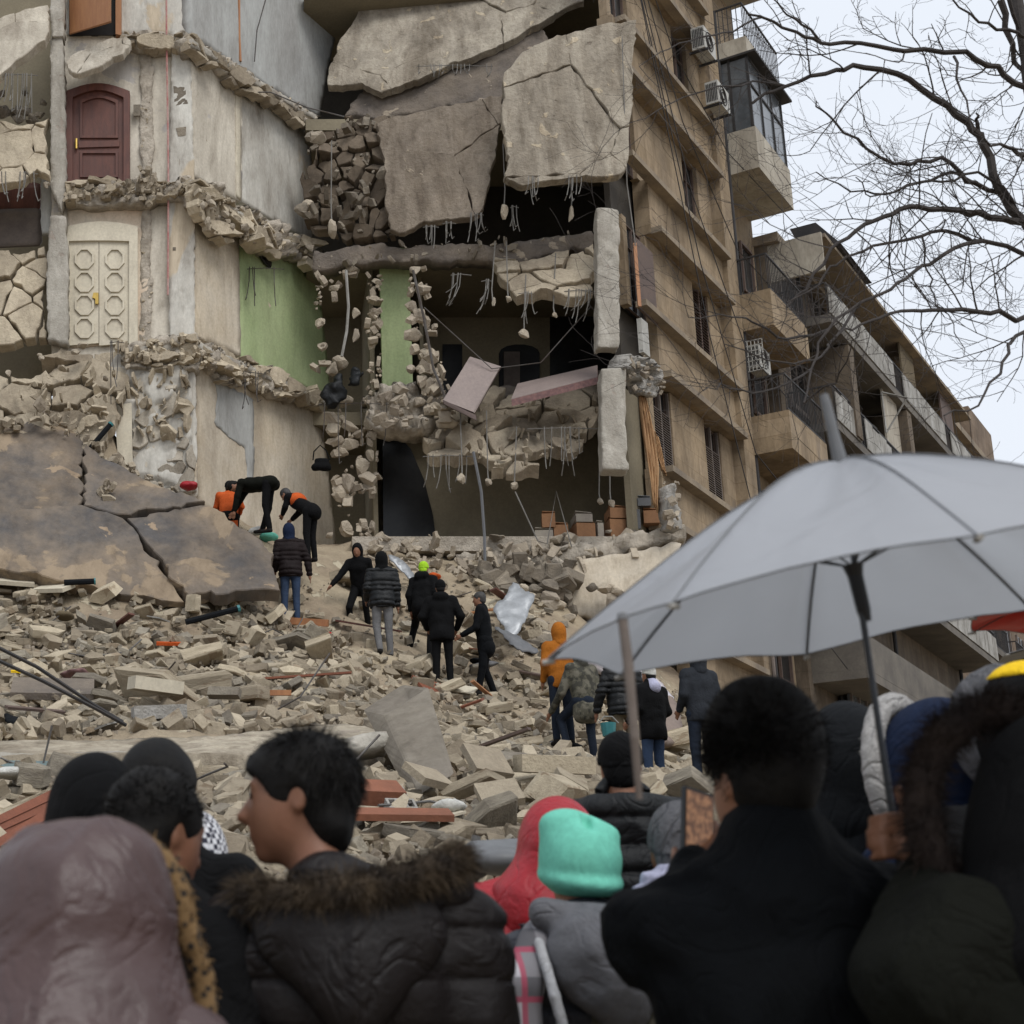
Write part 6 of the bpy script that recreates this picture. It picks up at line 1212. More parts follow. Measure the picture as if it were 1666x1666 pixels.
while kk < 46:
    x, y = rgd.uniform(-10, 1080), 975 + 400 * rgd.random()
    if pin(x, y, BIT) or pin(x, y, LSL2) or pin(x, y, BUSY) or (x > 880 and y < 1130): continue
    kk += 1; P = onter(x, y) + np.array([0, 0, rgd.uniform(.12, .3)]); k_ = kk % 4; yw, pt = rgd.uniform(-1.2, 1.2), rgd.uniform(-.5, .3)
    if k_ == 0: obx('plank', ['wood_red', 'wood_orange', 'shutter', 'wood_brown'][kk // 4 % 4], P, rgd.uniform(.5, 1.3), rgd.uniform(.06, .16), .03, yw, pt, rgd.uniform(-.3, .3), label='splintered wooden plank lying in the rubble', cat='plank', group='splintered planks in the rubble')
    elif k_ == 1:
        d = np.array([math.cos(yw), math.sin(yw) * .6, rgd.uniform(-.1, .5)]) * rgd.uniform(.3, .8); MB().tube([P - d, P - d * .3 + rgd.normal(0, .06, 3), P + d * .4 + rgd.normal(0, .08, 3), P + d + (0, 0, rgd.uniform(0, .3))], .012, 5).build('bent_rebar', 'rebar', None, label='single bent steel bar sticking out of the rubble', cat='steel bar', group='bent steel bars in the rubble')
    elif k_ == 2:
        Z = SDF(P - .45, P + .45, .03); Z.ell(P, (rgd.uniform(.12, .28), .16, .045), rotm(yw, pt), .02); Z.near(lambda q: .05 * fbm(q * 8, 3, kk), .1); V, Fc = Z.nets()
        if V is not None: mesh('cloth', V, Fc, ['khaki', 'charcoal', 'white_hat', 'fabric_floral', 'grey_trousers'][kk % 5], None, label='crumpled cloth scrap caught in the rubble', cat='cloth', group='cloth scraps in the rubble')
    else: obx('tile', ['wood_cream', 'white_rail', 'brick'][kk % 3], P, rgd.uniform(.2, .4), rgd.uniform(.2, .35), .02, yw, pt - .3, rgd.uniform(-.4, .4), label='loose broken tile lying on the rubble', cat='tile', group='broken tiles in the rubble')
# crumpled sheet metal
for lab, pts, m_, sd in (('crumpled grey metal sheet behind the man in the dark coat', [(805, 985, 28.6), (835, 945, 29), (870, 968, 28.8), (855, 1010, 28.3), (835, 1035, 28.0), (812, 1010, 28.2)], 'steel', 3), ('dark flat metal panel lying right of the man in the dark coat', [(800, 1015, 28), (835, 1030, 27.8), (878, 1062, 27.5), (870, 1068, 27.4), (830, 1052, 27.5)], 'plastic_grey', 5),
                      ('white metal window frame bent over the heap behind the crouched figure', [(630, 900, 30), (660, 915, 30), (675, 940, 29.7), (668, 945, 29.7), (650, 925, 29.8)], 'steel', 7)):
    plate('metal_sheet', pts, .02, m_, None, cell=.07, amp=.14, nsc=1.6, jit=.2, seed=sd, label=lab, cat='metal sheet', side_noise=0)
crp = thing('carpet', 'long rolled white lined carpet curling down behind the white beanie', 'carpet', PY(1090, 1200, 25))
mid('lining', [(x_, y_, onter(x_, y_)[1] - 1.6) for x_, y_ in [(930, 1040), (960, 1045), (1010, 1066), (1060, 1096), (1095, 1136), (1112, 1190), (1082, 1200), (1062, 1150), (1020, 1108), (960, 1074)]], .12, 'roll', crp, cell=.09, amp=.05, jit=.15, rag_edge=0)
mid('backing', [(x_, y_, onter(x_, y_)[1] - 1.9) for x_, y_ in [(1052, 1110), (1072, 1106), (1100, 1140), (1118, 1205), (1078, 1208), (1064, 1155)]], .1, 'roll_dark', crp, cell=.09, amp=.05, jit=.15, rag_edge=0)
board('pale blue plastic sheet under the long slab', 50, 1282, .9, .4, 'blue_sheet', .1, -R(20), 0, .03, 'plastic_sheet', 'plastic sheet', .2)
for i, (a, b) in enumerate((((-40, 1345, 11.5), (130, 1262, 12.2)), ((-30, 1380, 11.2), (118, 1290, 11.9)), ((0, 1425, 11), (140, 1310, 11.7)))):
    P0, P1 = PY(*a), PY(*b); d = P1 - P0; w = np.array([.08, -.02, -.14]) * 1.0
    q = MB().hexa([P0, P0 + w, P0 + w + (0, .05, .0), P0 + (0, .05, 0), P1, P1 + w * 1.3, P1 + w * 1.3 + (0, .05, 0), P1 + (0, .05, 0)])
    for k in range(3): f_ = .25 + .3 * k; q.hexa([P0 + w * f_ + (0, -.015, 0), P0 + w * (f_ + .1) + (0, -.015, 0), P0 + w * (f_ + .1), P0 + w * f_, P1 + w * f_ * 1.3 + (0, -.015, 0), P1 + w * (f_ + .1) * 1.3 + (0, -.015, 0), P1 + w * (f_ + .1) * 1.3, P1 + w * f_ * 1.3])
    q.build('wooden_shutter', 'wood_red', None, label=('topmost', 'middle', 'lowest')[i] + ' of the three red brown wooden shutter boards piled at the lower left', cat='shutter', group='wooden shutter boards at lower left')
for i, pts in enumerate(([(-30, 1040, 18), (60, 1085, 18.2), (150, 1145, 18.4), (200, 1175, 18.5)], [(-30, 1062, 17.8), (70, 1108, 18), (160, 1155, 18.2), (205, 1180, 18.4)])):
    MB().tube([PY(*p) for p in pts], .022, 6).build('cable', 'iron', None, label=('upper', 'lower')[i] + ' of two black cables slanting over the rubble at left', cat='cable', group='black cables over the rubble')
for x, y, l, yaw, lab in ((160, 745, .9, R(60), 'dark pipe with green ends lying at the foot of the buried door'), (345, 1035, .9, R(20), 'black pipe on the rubble below the plank'), (130, 980, .5, R(5), 'short black pipe left below the roof sheet')):
    P = onter(x, y) + np.array([0, -.2, .3]); d = np.array([math.cos(yaw), .1, math.sin(yaw) * .8]) * l / 2
    r = thing('pipe', lab, 'pipe', P); MB().tube([P - d, P + d], .05, 8).build('tube', 'charcoal', r); MB().tube([P + d * .98, P + d * 1.08], .06, 8).build('end_cap', 'teal_plastic', r)
# motorbike seat, metal rack and basket seen between the heads
mo = thing('motorcycle', 'black motorcycle seat and rear frame between the fur hood and the red jacket', 'motorcycle', PY(800, 1600, 6.2))
Z = SDF(PY(800, 1390, 6) - .45, PY(800, 1390, 6) + .45, .015); c = PY(812, 1388, 6); Z.cap(c - (.09, 0, 0), c + (.12, .1, .01), .045, .055, .02, flat=None); Z.ell(c + (0, 0, -.03), (.13, .12, .05), None, .03); V, Fc = Z.nets(); mesh('seat', V, Fc, 'plastic_grey', mo, smooth=True)
MB().tube([PY(775, 1360, 6.1), PY(768, 1400, 6.1), PY(750, 1440, 6.1)], .018, 6).tube([PY(800, 1410, 6), PY(770, 1430, 6), PY(765, 1520, 6)], .02, 6).tube([PY(735, 1447, 6), PY(790, 1447, 6)], .014, 6).tube([PY(745, 1478, 6), PY(790, 1478, 6)], .014, 6).tube([PY(760, 1508, 6), PY(795, 1505, 6)], .014, 6).tube([PY(768, 1430, 6), PY(768, 1700, 6)], .016, 6).build('frame', 'rebar', mo)
for sx in (0, 1):
    cc = PY(800 + sx * 60, 1790, 6.2 + sx * .8); MB().tube([cc + .28 * np.array([.5 * math.cos(a), .8 * math.cos(a), math.sin(a)]) for a in np.linspace(0, 2 * PI, 25)], .05, 8, cap=False).build('wheel', 'plastic', mo)
# stove like box and a plaid cloth at the right
pl = plate('plaid_cloth', [(1398, 1195, 5.4), (1430, 1192, 5.4), (1462, 1200, 5.4), (1470, 1300, 5.2), (1475, 1380, 5.1), (1398, 1330, 5.2)], .02, 'plaid', None, cell=.03, amp=.02, nsc=4, jit=.1, seed=4, smooth=True, label='pale yellow and white plaid cloth held up between the dark hood and navy hood', cat='cloth', side_noise=0)

# ---------------------------------------------------------------- people on the slope
def at(px, py): return onter(px, py)
def mid_p(label, px, py, Y, rz, **k):
    P = PY(px, py, Y); return person(label, P, rz, vox=.02, **k)
mid_p('person in dark brown puffer jacket and blue jeans standing alone with back turned', 473, 1014, 28, R(0), H=1.80, jacket='brown_jacket', trousers='jeans', puffer=.012, top=('hood', 'navy'), bulk=1.12, pose=dict(haL=(-.26, .12, .95), haR=(.33, .05, .86), elR=(.29, 0, 1.13)), side=-R(2))
mid_p('person in black hooded coat crouching forward with one arm stretched to the left', 588, 1030, 28.6, R(165), H=1.62, jacket='black', trousers='black', top=('hood', 'black'), lean=R(22), pose=dict(knL=(-.14, .22, .5), knR=(.18, .25, .46), anL=(-.14, .02, .09), anR=(.2, .05, .08), haR=(.50, .38, .88), elR=(.38, .28, 1.05)), hpitch=R(10))
mid_p('person in black quilted jacket and light grey trousers with back turned', 624, 1068, 27, R(2), H=1.80, jacket='black_puffer', trousers='grey_trousers', puffer=.014, top=('hood', 'black'), bulk=1.18, pose=dict(haL=(-.24, .2, 1.0), haR=(.26, .05, .86), anL=(-.06, -.05, .12), anR=(.12, .05, .05)))
mid_p('person with neon green knit hat stepping up in black clothes', 690, 1075, 27.5, -R(25), H=1.78, jacket='black', trousers='black', top=('beanie', 'lime_hat'), lean=R(10), hood_down=True, pose=dict(knL=(-.28, .38, .70), anL=(-.36, .30, .30), knR=(.12, .05, .5), anR=(.14, -.12, .04)), hmat='lime_hat')
mid_p('tall person in black coat and beanie with back turned, right of the neon hat', 722, 1118, 26.5, -R(5), H=1.80, jacket='black', trousers='black', top=('beanie', 'black'), bulk=1.12, hood_down=True, pose=dict(haL=(-.22, .2, .98), haR=(.24, .16, .96), elL=(-.31, -.02, 1.15), elR=(.31, -.02, 1.15)), hem=.80)
mid_p('bareheaded man in dark coat turned left with one hand forward', 792, 1134, 26.6, R(75), H=1.78, jacket='dark_navy', trousers='dark_navy', top=('hair', 'hair_grey'), lean=R(4), pose=dict(haL=(-.24, .34, .98), elL=(-.25, .1, 1.10), haR=(.25, .05, .93), anL=(-.08, .12, .1), anR=(.12, -.12, .06)), hem=.76)
mid_p('person bending far over the edge of the pile in black clothes', 437, 866, 29.0, R(72), H=1.75, jacket='olive', trousers='black', top=('hair', 'hair'), lean=R(88), pose=dict(haL=(-.14, .62, .42), elL=(-.18, .55, .70), haR=(.16, .75, .50), elR=(.2, .62, .74), anL=(-.1, -.05, .05), anR=(.12, .15, .12)))
mid_p('balding man bending forward with orange reflective vest under black jacket', 506, 912, 28.6, R(55), H=1.74, jacket='black', trousers='black', top=('hair', 'hair_grey'), lean=R(52), hpitch=-R(10), pose=dict(haL=(-.1, .55, .95), elL=(-.2, .42, 1.05), haR=(.15, .52, .90), elR=(.22, .38, 1.05)), extra=lambda w, S, r, J: SDF(J['chest'] - .3, J['chest'] + .3, .02).ell(J['chest'] + (0, -.01, .02), (.215, .155, .16), None, .02).build('vest', 'vest', r) if w == 'top' else None)
mid_p('person in orange vest crouched low behind the edge of the pile', 372, 868, 29.6, R(0), H=1.70, jacket='vest', trousers='black', top=('beanie', 'charcoal'), pose=dict(pelvis=(0, 0, .35), waist=(0, .05, .50), chest=(0, .1, .68), neck=(0, .14, .85), head=(0, .17, .98), shL=(-.18, .1, .8), shR=(.18, .1, .8), elL=(-.25, .2, .6), elR=(.25, .2, .6), haL=(-.2, .4, .5), haR=(.2, .4, .5), hiL=(-.09, 0, .34), hiR=(.09, 0, .34), knL=(-.15, .35, .45), knR=(.15, .35, .45), anL=(-.14, .05, .09), anR=(.14, .05, .09)), hem=.35)
mid_p('person in bright orange jacket and dark trousers under the umbrella tip', 918, 1212, 23.8, R(12), H=1.80, jacket='orange', trousers='dark_jeans', top=('hood', 'orange'), bulk=.98, armr=1.1, pose=dict(haL=(-.22, .12, .92), haR=(.2, .2, .95)))
mid_p('person in camouflage hooded jacket stepping up with one raised knee', 957, 1246, 23.3, R(22), H=1.74, jacket='camo', trousers='dark_jeans', top=('hood', 'camo'), lean=R(6), bulk=1.05, hem=.72, pose=dict(knL=(-.16, .40, .72), anL=(-.18, .22, .30), haL=(-.32, .42, .80), elL=(-.3, .12, 1.05)))
mid_p('person in black puffer with hood up holding a teal container', 1022, 1262, 22.4, R(10), H=1.78, jacket='black_puffer', trousers='khaki', puffer=.014, top=('hood', 'black_puffer'), bulk=1.2, pose=dict(haL=(-.34, .12, .86), elL=(-.32, -.02, 1.12)))
mid_p('person with white knit beanie and lavender collar in black jacket', 1070, 1296, 21.2, R(28), H=1.70, jacket='black', trousers='jeans', top=('beanie', 'white_hat'), bulk=1.1, hem=.8, extra=lambda w, S, r, J: SDF(J['neck'] - .2, J['neck'] + .2, .018).cap(J['neck'] + (0, -.07, -.02), J['neck'] + (0, -.02, .06), .09, .07).build('collar', 'lavender', r) if w == 'top' else None, pose=dict(haL=(-.2, .25, 1.), haR=(.2, .25, 1.)))
mid_p('person in plain slate hoodie with hood up beside the big dark head', 1150, 1282, 20.5, R(18), H=1.76, jacket='hoodie', trousers='dark_jeans', top=('hood', 'hoodie'), bulk=1.02, pose=dict(haL=(-.2, .18, .98), haR=(.2, .18, .98)))
tc = thing('container', 'teal plastic container held by the person in the black puffer', 'container', PY(994, 1188, 22.2)); c = PY(990, 1186, 22.2)
q = MB().tube([c + (0, 0, -.10), c + (0, 0, .08)], [.085, .11], 12); q.build('tub', 'teal_plastic', tc); MB().tube([c + (-.13, 0, .08), c + (-.05, 0, .17), c + (.06, 0, .17), c + (.14, 0, .08)], .01, 5).build('handle', 'white_rail', tc)
for x, y, m_, lab in ((437, 882, 'teal', 'pale green cloth heap beside the digging men'), (418, 874, 'white_hat', 'white cloth scrap beside the digging men'), (308, 798, 'red', 'small red cloth on the roof sheet top'), (705, 945, 'vest', 'orange brown scrap behind the neon hat')):
    P = onter(x, y) if y > 850 else PY(x, y, 29.0); Z = SDF(P - .5, P + .5, .03); Z.ell(P + (0, 0, .10), (.17, .15, .08), None, .02); Z.near(lambda q: .06 * fbm(q * 7, 3, int(x)), .1); V, Fc = Z.nets(); mesh('cloth', V, Fc, m_, None, label=lab, cat='cloth')
# ---------------------------------------------------------------- the crowd in front
GRP = 'people watching in the foreground crowd'
def crowd(label, px, py, Y, rz, H=None, **k):
    """head centre seen at px,py; the feet stand on the ground below"""
    Pc = PY(px, py, Y); g = float(Hs(Pc[0], Pc[1])); hz = Pc[2] - g; Hh = hz / 1.625 * 1.75 if H is None else H
    hp_ = (k.get('pose') or {}).get('head', (0, 0, 0)); Rz_ = np.array(Matrix.Rotation(-rz, 3, 'Z'))
    f = np.array([Pc[0], Pc[1], Pc[2] - 1.625 * Hh / 1.75]) - Rz_.T @ np.array([hp_[0], hp_[1], 0.]) * Hh / 1.75
    for q_, w_ in (k.pop('wpose', None) or {}).items(): k['pose'] = dict(k['pose'], **{q_: (Rz_ @ (np.array(w_) - f)) / (Hh / 1.75)})
    k.setdefault('vox', .012); k.setdefault('hands', False); k.setdefault('fold', .011)
    return person(label, f, rz, H=Hh, group=GRP, **k)
def rim_fluff(root, pts, m, n, length, wid=.0016, rad=.02, seed=1, name='fur_trim', out=None, spread=.5, grav=.25):
    pts = np.array(pts, float); rg = np.random.default_rng(seed); i = rg.uniform(0, len(pts) - 1.001, n); a = i.astype(int); w = (i - a)[:, None]; B = pts[a] * (1 - w) + pts[a + 1] * w; c = pts.mean(0) if out is None else np.array(out)
    d = rg.normal(0, 1, (n, 3)); d /= np.linalg.norm(d, axis=1, keepdims=True); base = B + d * rad * .5; nn = d + .3 * (B - c) / (np.linalg.norm(B - c, axis=1, keepdims=True) + 1e-6)
    core = SDF(pts.min(0) - rad - .05, pts.max(0) + rad + .05, .012)
    for p, q in zip(pts[:-1], pts[1:]): core.cap(p, q, rad * .8, rad * .8, .01)
    o = core.build(name, m, root); fluff('fur', m, o, base, nn, n, length, wid, grav, spread, seed=seed); return o
LOWARM = dict(haL=(-.18, .25, 1.05), haR=(.18, .25, 1.05))
# 1 mauve hood at the lower left
def ex1(w, S, r, J):
    if w == 'jacket':
        n = J['neck']; 
    if w == 'top':
        h = J['head']; Z = SDF(h - (.34, .34, .52), h + (.34, .34, .24), .010)
        Z.ell(h + (0, -.05, .0), (.130, .140, .140), None, .02); Z.cap(h + (-.045, -.04, .07), h + (.045, -.04, .07), .075, .075, .03); Z.cap(h + (0, -.05, -.02), J['neck'] + (0, -.03, -.08), .13, .225, .05); Z.ell(h + (0, .12, -.05), (.085, .14, .13), None, .01, 's')
        Z.near(lambda P: .009 * fbm(P * np.array([9, 9, 5.]), 3, 8) + .010 * np.abs(vn(P * np.array([8, 8, 11.]) + vn(P * 4, 3)[:, None], 12)) - .006 * np.exp(-((np.abs(P[:, 0] - h[0]) - .055 - .10 * np.clip(h[2] - P[:, 2], 0, 1) ** 1.2) / .006) ** 2)); Z.build('hood', 'mauve', r)
        pts = [h + (.108 * math.sin(a) * (1 + .7 * max(0, -math.cos(a))), .075 - .02 * math.cos(a) + .02 * (a > 1.8), .0 + (.125 if math.cos(a) > 0 else .28) * math.cos(a)) for a in np.linspace(-2.5, 2.5, 30)]; rim_fluff(r, pts, 'leopard', 6000, .011, rad=.021, seed=5)
crowd('person in mauve leatherette coat with big raised hood and leopard fur rim at lower left', 143, 1505, 2.35, -R(26), jacket='mauve', top=('none', None), vox=.012, bulk=1.18, extra=ex1, skin='skin_shaded', pose=LOWARM, hsc=.98, fold=.012)
# 2 boy in profile with fur hood
def ex2(w, S, r, J):
    n = J['neck']
    if w == 'top':
        Z = SDF(n - (.40, .35, .40), n + (.40, .3, .25), .010); Z.ell(n + (0.03, -.115, -.06), (.165, .055, .10), None, .03); Z.ell(n + (.03, -.13, -.15), (.075, .045, .08), None, .06); Z.cap(n + (-.13, -.05, -.01), n + (.20, -.05, .02), .045, .05, .04); Z.ell(n + (0, -.02, .12), (.13, .11, .12), None, .03, 's')
        Z.near(lambda P: .010 * fbm(P * 8, 3, 8) - .006 * np.exp(-((P[:, 0]) / .006) ** 2)); Z.build('hood', 'dark_parka', r)
        pts = [n + (.035 + .185 * math.cos(a), -.03 + .125 * math.sin(a) * 1.05, .020 + .03 * math.cos(a) + .012 * math.cos(2 * a)) for a in np.linspace(-PI * 1.15, PI * .15, 26)]; rim_fluff(r, pts, 'fur_brown', 11000, .042, wid=.0012, rad=.030, seed=6, spread=.55, grav=.5)
        h = J['head']; hd = [c for c in r.children if c.name.startswith('hair')][0]; rg = np.random.default_rng(12); d = rg.normal(0, 1, (6000, 3)); d /= np.linalg.norm(d, axis=1, keepdims=True); Hm = rotm(R(80), 0); d = d[((d @ Hm)[:, 1] < .35) | (d[:, 2] > .45)]; d = d[((d @ Hm)[:, 1] < -.2) | (d[:, 2] > .1)]
        b = h + (Hm @ (np.array([0, -.012, .030])[:, None] + (d @ Hm).T * np.array([.080, .100, .092])[:, None])).T; t = np.cross(d, np.array([.2, 0, 1.])); t = np.cross(t, d); fluff('hair_strands', 'hair', hd, b, d * .35 - t * .9, len(d), .030, .0010, .2, .18)
crowd('black haired boy in profile facing left, dark parka with brown fur trimmed hood', 486, 1302, 3.0, R(0), jacket='dark_parka', skin='skin_shaded', top=('hair', 'hair'), hstyle='bob', vox=.008, bulk=1.12, hsc=.97, hyaw=R(80), hpitch=R(2), extra=ex2, collar=0, puffer=.006, pose=dict(LOWARM, head=(-.085, .03, 1.625), neck=(-.03, -.005, 1.44), shL=(-.175, -.01, 1.37), shR=(.195, -.01, 1.38)), fold=.010, low=True)
# 3 man with beard seen from behind, head turned right
def ex3(w, S, r, J):
    if w == 'top':
        h = J['head']; rg = np.random.default_rng(2); d = rg.normal(0, 1, (2500, 3)); d[:, 2] = np.abs(d[:, 2]) * .8; d /= np.linalg.norm(d, axis=1, keepdims=True); fluff('hair_strands', 'hair', [c for c in r.children if c.name.startswith('hair')][0], h + d * np.array([.078, .096, .090]) + (0, -.01, .028), d, 3000, .012, .0012, 0., .5)
crowd('short black haired man seen from behind with ear and beard showing, head turned right', 248, 1358, 3.05, -R(38), jacket='black', top=('hair', 'hair'), vox=.009, hyaw=-R(8), hpitch=R(12), extra=ex3, pose=LOWARM, skin='skin_shaded', hsc=1.0)
crowd('short haired head just behind the bearded man', 255, 1300, 3.9, -R(5), jacket='black', top=('hair', 'hair'), vox=.014, pose=LOWARM, skin='skin_shaded', hsc=1.12, extra=ex3)
crowd('person in plain black hood at the left behind the mauve hood', 152, 1345, 3.3, R(15), jacket='black', top=('hood', 'black'), vox=.014, pose=LOWARM, skin='skin_shaded')
def ex6(w, S, r, J):
    if w == 'top':
        n = J['neck']; pts = [n + (.15 * math.cos(a), -.02 + .11 * math.sin(a), .03) for a in np.linspace(-PI * 1.2, PI * .2, 16)]; rim_fluff(r, pts, 'fur_tan', 4500, .05, rad=.035, seed=9)
        h = J['head']; Z = SDF(h - .22, h + .22, .012); Z.ell(h + (0, -.015, .0), (.098, .115, .135), None, .02); Z.ell(h + (0, .12, -.02), (.07, .09, .10), None, .01, 's'); Z.near(lambda P: .005 * fbm(P * 12, 3, 4)); Z.build('head_scarf', 'keffiyeh', r)
crowd('person in olive parka with tan fur collar and checked headscarf', 306, 1405, 4.0, -R(20), jacket='olive', top=('none', None), vox=.014, extra=ex6, pose=LOWARM, skin='skin_shaded')
# 7 red jacket
def ex7(w, S, r, J):
    if w == 'top':
        h = J['head']; Z = SDF(h - .28, h + .28, .012); Z.ell(h + (0, -.02, .0), (.115, .135, .14), None, .03); Z.cap(h + (0, -.03, -.06), J['neck'] + (0, -.02, -.04), .11, .15, .05); Z.ell(h + (0, .12, -.02), (.075, .09, .11), None, .01, 's'); Z.near(lambda P: .008 * fbm(P * np.array([6, 6, 14.]), 3, 4)); Z.build('hood', 'red', r)
crowd('person in shiny red rain jacket with hood up behind the teal hat', 908, 1372, 4.75, -R(8), jacket='red', top=('none', None), vox=.013, extra=ex7, pose=dict(LOWARM, head=(.13, .01, 1.62), neck=(.07, 0, 1.47)), fold=.014, bulk=1.02)
# 9 black puffer
crowd('broad person in black puffer jacket and tight black beanie', 1010, 1250, 5.3, -R(8), jacket='black_puffer', top=('beanie', 'black'), vox=.014, puffer=.016, bulk=1.38, hood_down=True, pose=LOWARM, hmat='black', fold=.012, hsc=.84)
# 8 teal hat
def ex8(w, S, r, J):
    h = J['head']; n = J['neck']
    if w == 'top':
        Z = SDF(h - .26, h + .30, .008); Z.ell(h + (0, -.012, .04), (.093, .108, .098), None, .01); Z.cap(h + (0, -.012, .03), h + (-.01, -.012, .075), .09, .072, .03); Z.ell(h + (-.045, -.01, .125), (.046, .045, .030), None, .035); Z.ell(h + (.060, -.01, .095), (.040, .045, .026), None, .03); Z.plane(h + (0, -.0, -.035), (.12, .25, -1.))
        Z.ell(h + (0, -.006, -.008), (.101, .116, .042), rotm(0, -.22, .1), .006); Z.ell(h + (.010, -.08, .13), (.014, .05, .03), None, .02, 's'); Z.near(lambda P: .005 * fbm(P * 9, 2, 4)); Z.build('beanie', 'teal', r)
        Z = SDF(n - (.32, .34, .42), n + (.32, .25, .25), .010); Z.ell(n + (.01, -.145, -.06), (.155, .085, .11), rotm(0, 0, -.12), .03); Z.ell(n + (.035, -.16, -.15), (.07, .055, .075), None, .06); Z.cap(n + (-.12, -.10, .04), n + (.13, -.10, .0), .040, .034, .03); Z.ell(n + (0, -.03, .10), (.10, .09, .09), None, .02, 's')
        Z.near(lambda P: .016 * fbm(P * np.array([7, 7, 11.]), 3, 21) + .014 * np.abs(vn(P * np.array([9, 9, 13.]), 5)) - .005 - .005 * np.exp(-((P[:, 0] - n[0] - .05) / .005) ** 2)); Z.build('hood', 'grey_jacket', r)
        Z = SDF(n - (.34, .3, .5), n + (.34, .3, .2), .012)
        for sx in (-1, 1): Z.cap(n + (sx * .12, -.05, -.01), n + (sx * .20, -.14, -.13), .045, .05, .03); Z.cap(n + (sx * .20, -.14, -.13), n + (sx * .175, -.165, -.36), .045, .028, .02)
        Z.near(lambda P: .010 * fbm(P * 10, 3, 2)); o = Z.build('scarf', 'scarf', r)
        q = MB()
        for i in range(16): a = n + (-.20 + i * .0035, -.165, -.37); q.tube([a, a + (random.uniform(-.01, .01), 0, -.06)], .0025, 4)
        mesh('fringe', np.array(q.v), q.f, 'scarf', o, local=True)
        S_ = SDF(n - (.3, .4, .7), n + (.3, .1, .1), .008); a = n + (-.150, -.14, -.03)
        pts = [a, n + (-.135, -.205, -.15), n + (-.10, -.225, -.32), n + (-.04, -.215, -.54)]
        for p_, q_ in zip(pts[:-1], pts[1:]): S_.cap(p_, q_, .013, .013, .005)
        S_.build('bag_strap', 'strap', r)
crowd('person in floppy teal beanie, grey hooded jacket and plaid scarf', 958, 1424, 4.05, R(4), jacket='grey_body', top=('none', None), vox=.010, extra=ex8, bulk=1.02, puffer=.008, collar=0, pose=LOWARM, fold=.012, side=-R(2))
def ex10(w, S, r, J):
    if w == 'top':
        n = J['neck']; Z = SDF(n - .25, n + .25, .012); Z.cap(n + (-.04, -.03, .03), n + (.05, -.03, .05), .085, .085, .02); Z.near(lambda P: .008 * np.sin(P[:, 2] * 150 + P[:, 0] * 60)); Z.build('scarf', 'lavender', r)
crowd('person in grey boucle hat and lavender scarf with camouflage jacket, half hidden by the phone', 1110, 1392, 3.95, -R(10), jacket='camo', top=('beanie', 'knit_grey'), vox=.012, extra=ex10, pose=LOWARM, skin='skin_shaded', hmat='knit_grey')
# 11 big dark head with phone
def ex11(w, S, r, J):
    h = J['head']
    if w == 'top':
        hd = [c for c in r.children if c.name.startswith('hair')][0]; rg = np.random.default_rng(3); d = rg.normal(0, 1, (9000, 3)); d[:, 2] = np.abs(d[:, 2]) - .35; d[:, 1] -= .2; d /= np.linalg.norm(d, axis=1, keepdims=True)
        b = h + (0, -.02, .05) + d * np.array([.088, .10, .108]); fluff('hair_strands', 'hair', hd, b, d, 9000, .026, .0011, 0., .9)
    if w == 'jacket': S.cap(J['neck'] + (0, -.01, .0), J['neck'] + (0, -.01, .055), .085, .078, .02)
def arms11(): return dict(haL=(-.20, .42, 1.47), elL=(-.30, .22, 1.22), haR=(-.06, .42, 1.40), elR=(.26, .30, 1.15))
crowd('large man with tall bushy black hair in dark navy coat, filming with a phone', 1243, 1272, 2.8, R(3), jacket='dark_navy', top=('hair', 'hair'), hstyle='big', vox=.010, bulk=1.14, hyaw=R(14), hands=True, extra=ex11, pose=dict(LOWARM, shL=(-.19, 0, 1.39), shR=(.19, 0, 1.40)), wpose=dict(haL=PY(1140, 1425, 3.12), elL=PY(1110, 1560, 2.95), haR=PY(1180, 1470, 3.1)), skin='skin', hsc=.98, fold=.016)
stk = thing('stick', 'weathered grey brown stick raised upright beside the umbrella left tip', 'stick', PY(1035, 1230, 2.4))
MB().tube([PY(1040, 1300, 2.42), PY(1033, 1200, 2.4), PY(1022, 1080, 2.4), PY(1013, 1008, 2.4)], [.005, .007, .008, .0075], 8).build('shaft', 'shutter_grey', stk); MB().tube([PY(1013, 1008, 2.4), PY(1012, 998, 2.4)], [.009, .007], 8).build('knob', 'plastic_grey', stk)
# phone
ph = thing('phone', 'black smartphone raised by the man with bushy hair showing the scene on its screen', 'phone', PY(1135, 1385, 3.15))
c = PY(1134, 1347, 3.15); Rm = rotm(R(32), R(2), R(10))
MB().obox(c, Rm @ np.array([.038, 0, 0]), Rm @ np.array([0, .005, 0]), Rm @ np.array([0, 0, .072])).build('body', 'plastic', ph)
scm = bpy.data.materials.new('phone_screen'); scm.use_nodes = True; T_ = scm.node_tree; B_ = T_.nodes['Principled BSDF']; nz = T_.nodes.new('ShaderNodeTexNoise'); nz.inputs['Scale'].default_value = 90; nz.inputs['Detail'].default_value = 6
rp = T_.nodes.new('ShaderNodeValToRGB'); rp.color_ramp.elements[0].position = .4; rp.color_ramp.elements[0].color = (.12, .055, .03, 1); rp.color_ramp.elements[1].position = .6; rp.color_ramp.elements[1].color = (.34, .17, .085, 1)
tc_ = T_.nodes.new('ShaderNodeTexCoord'); T_.links.new(tc_.outputs['Object'], nz.inputs['Vector']); T_.links.new(nz.outputs[0], rp.inputs[0]); T_.links.new(rp.outputs[0], B_.inputs['Emission Color']); T_.links.new(rp.outputs[0], B_.inputs['Base Color']); B_.inputs['Emission Strength'].default_value = .35
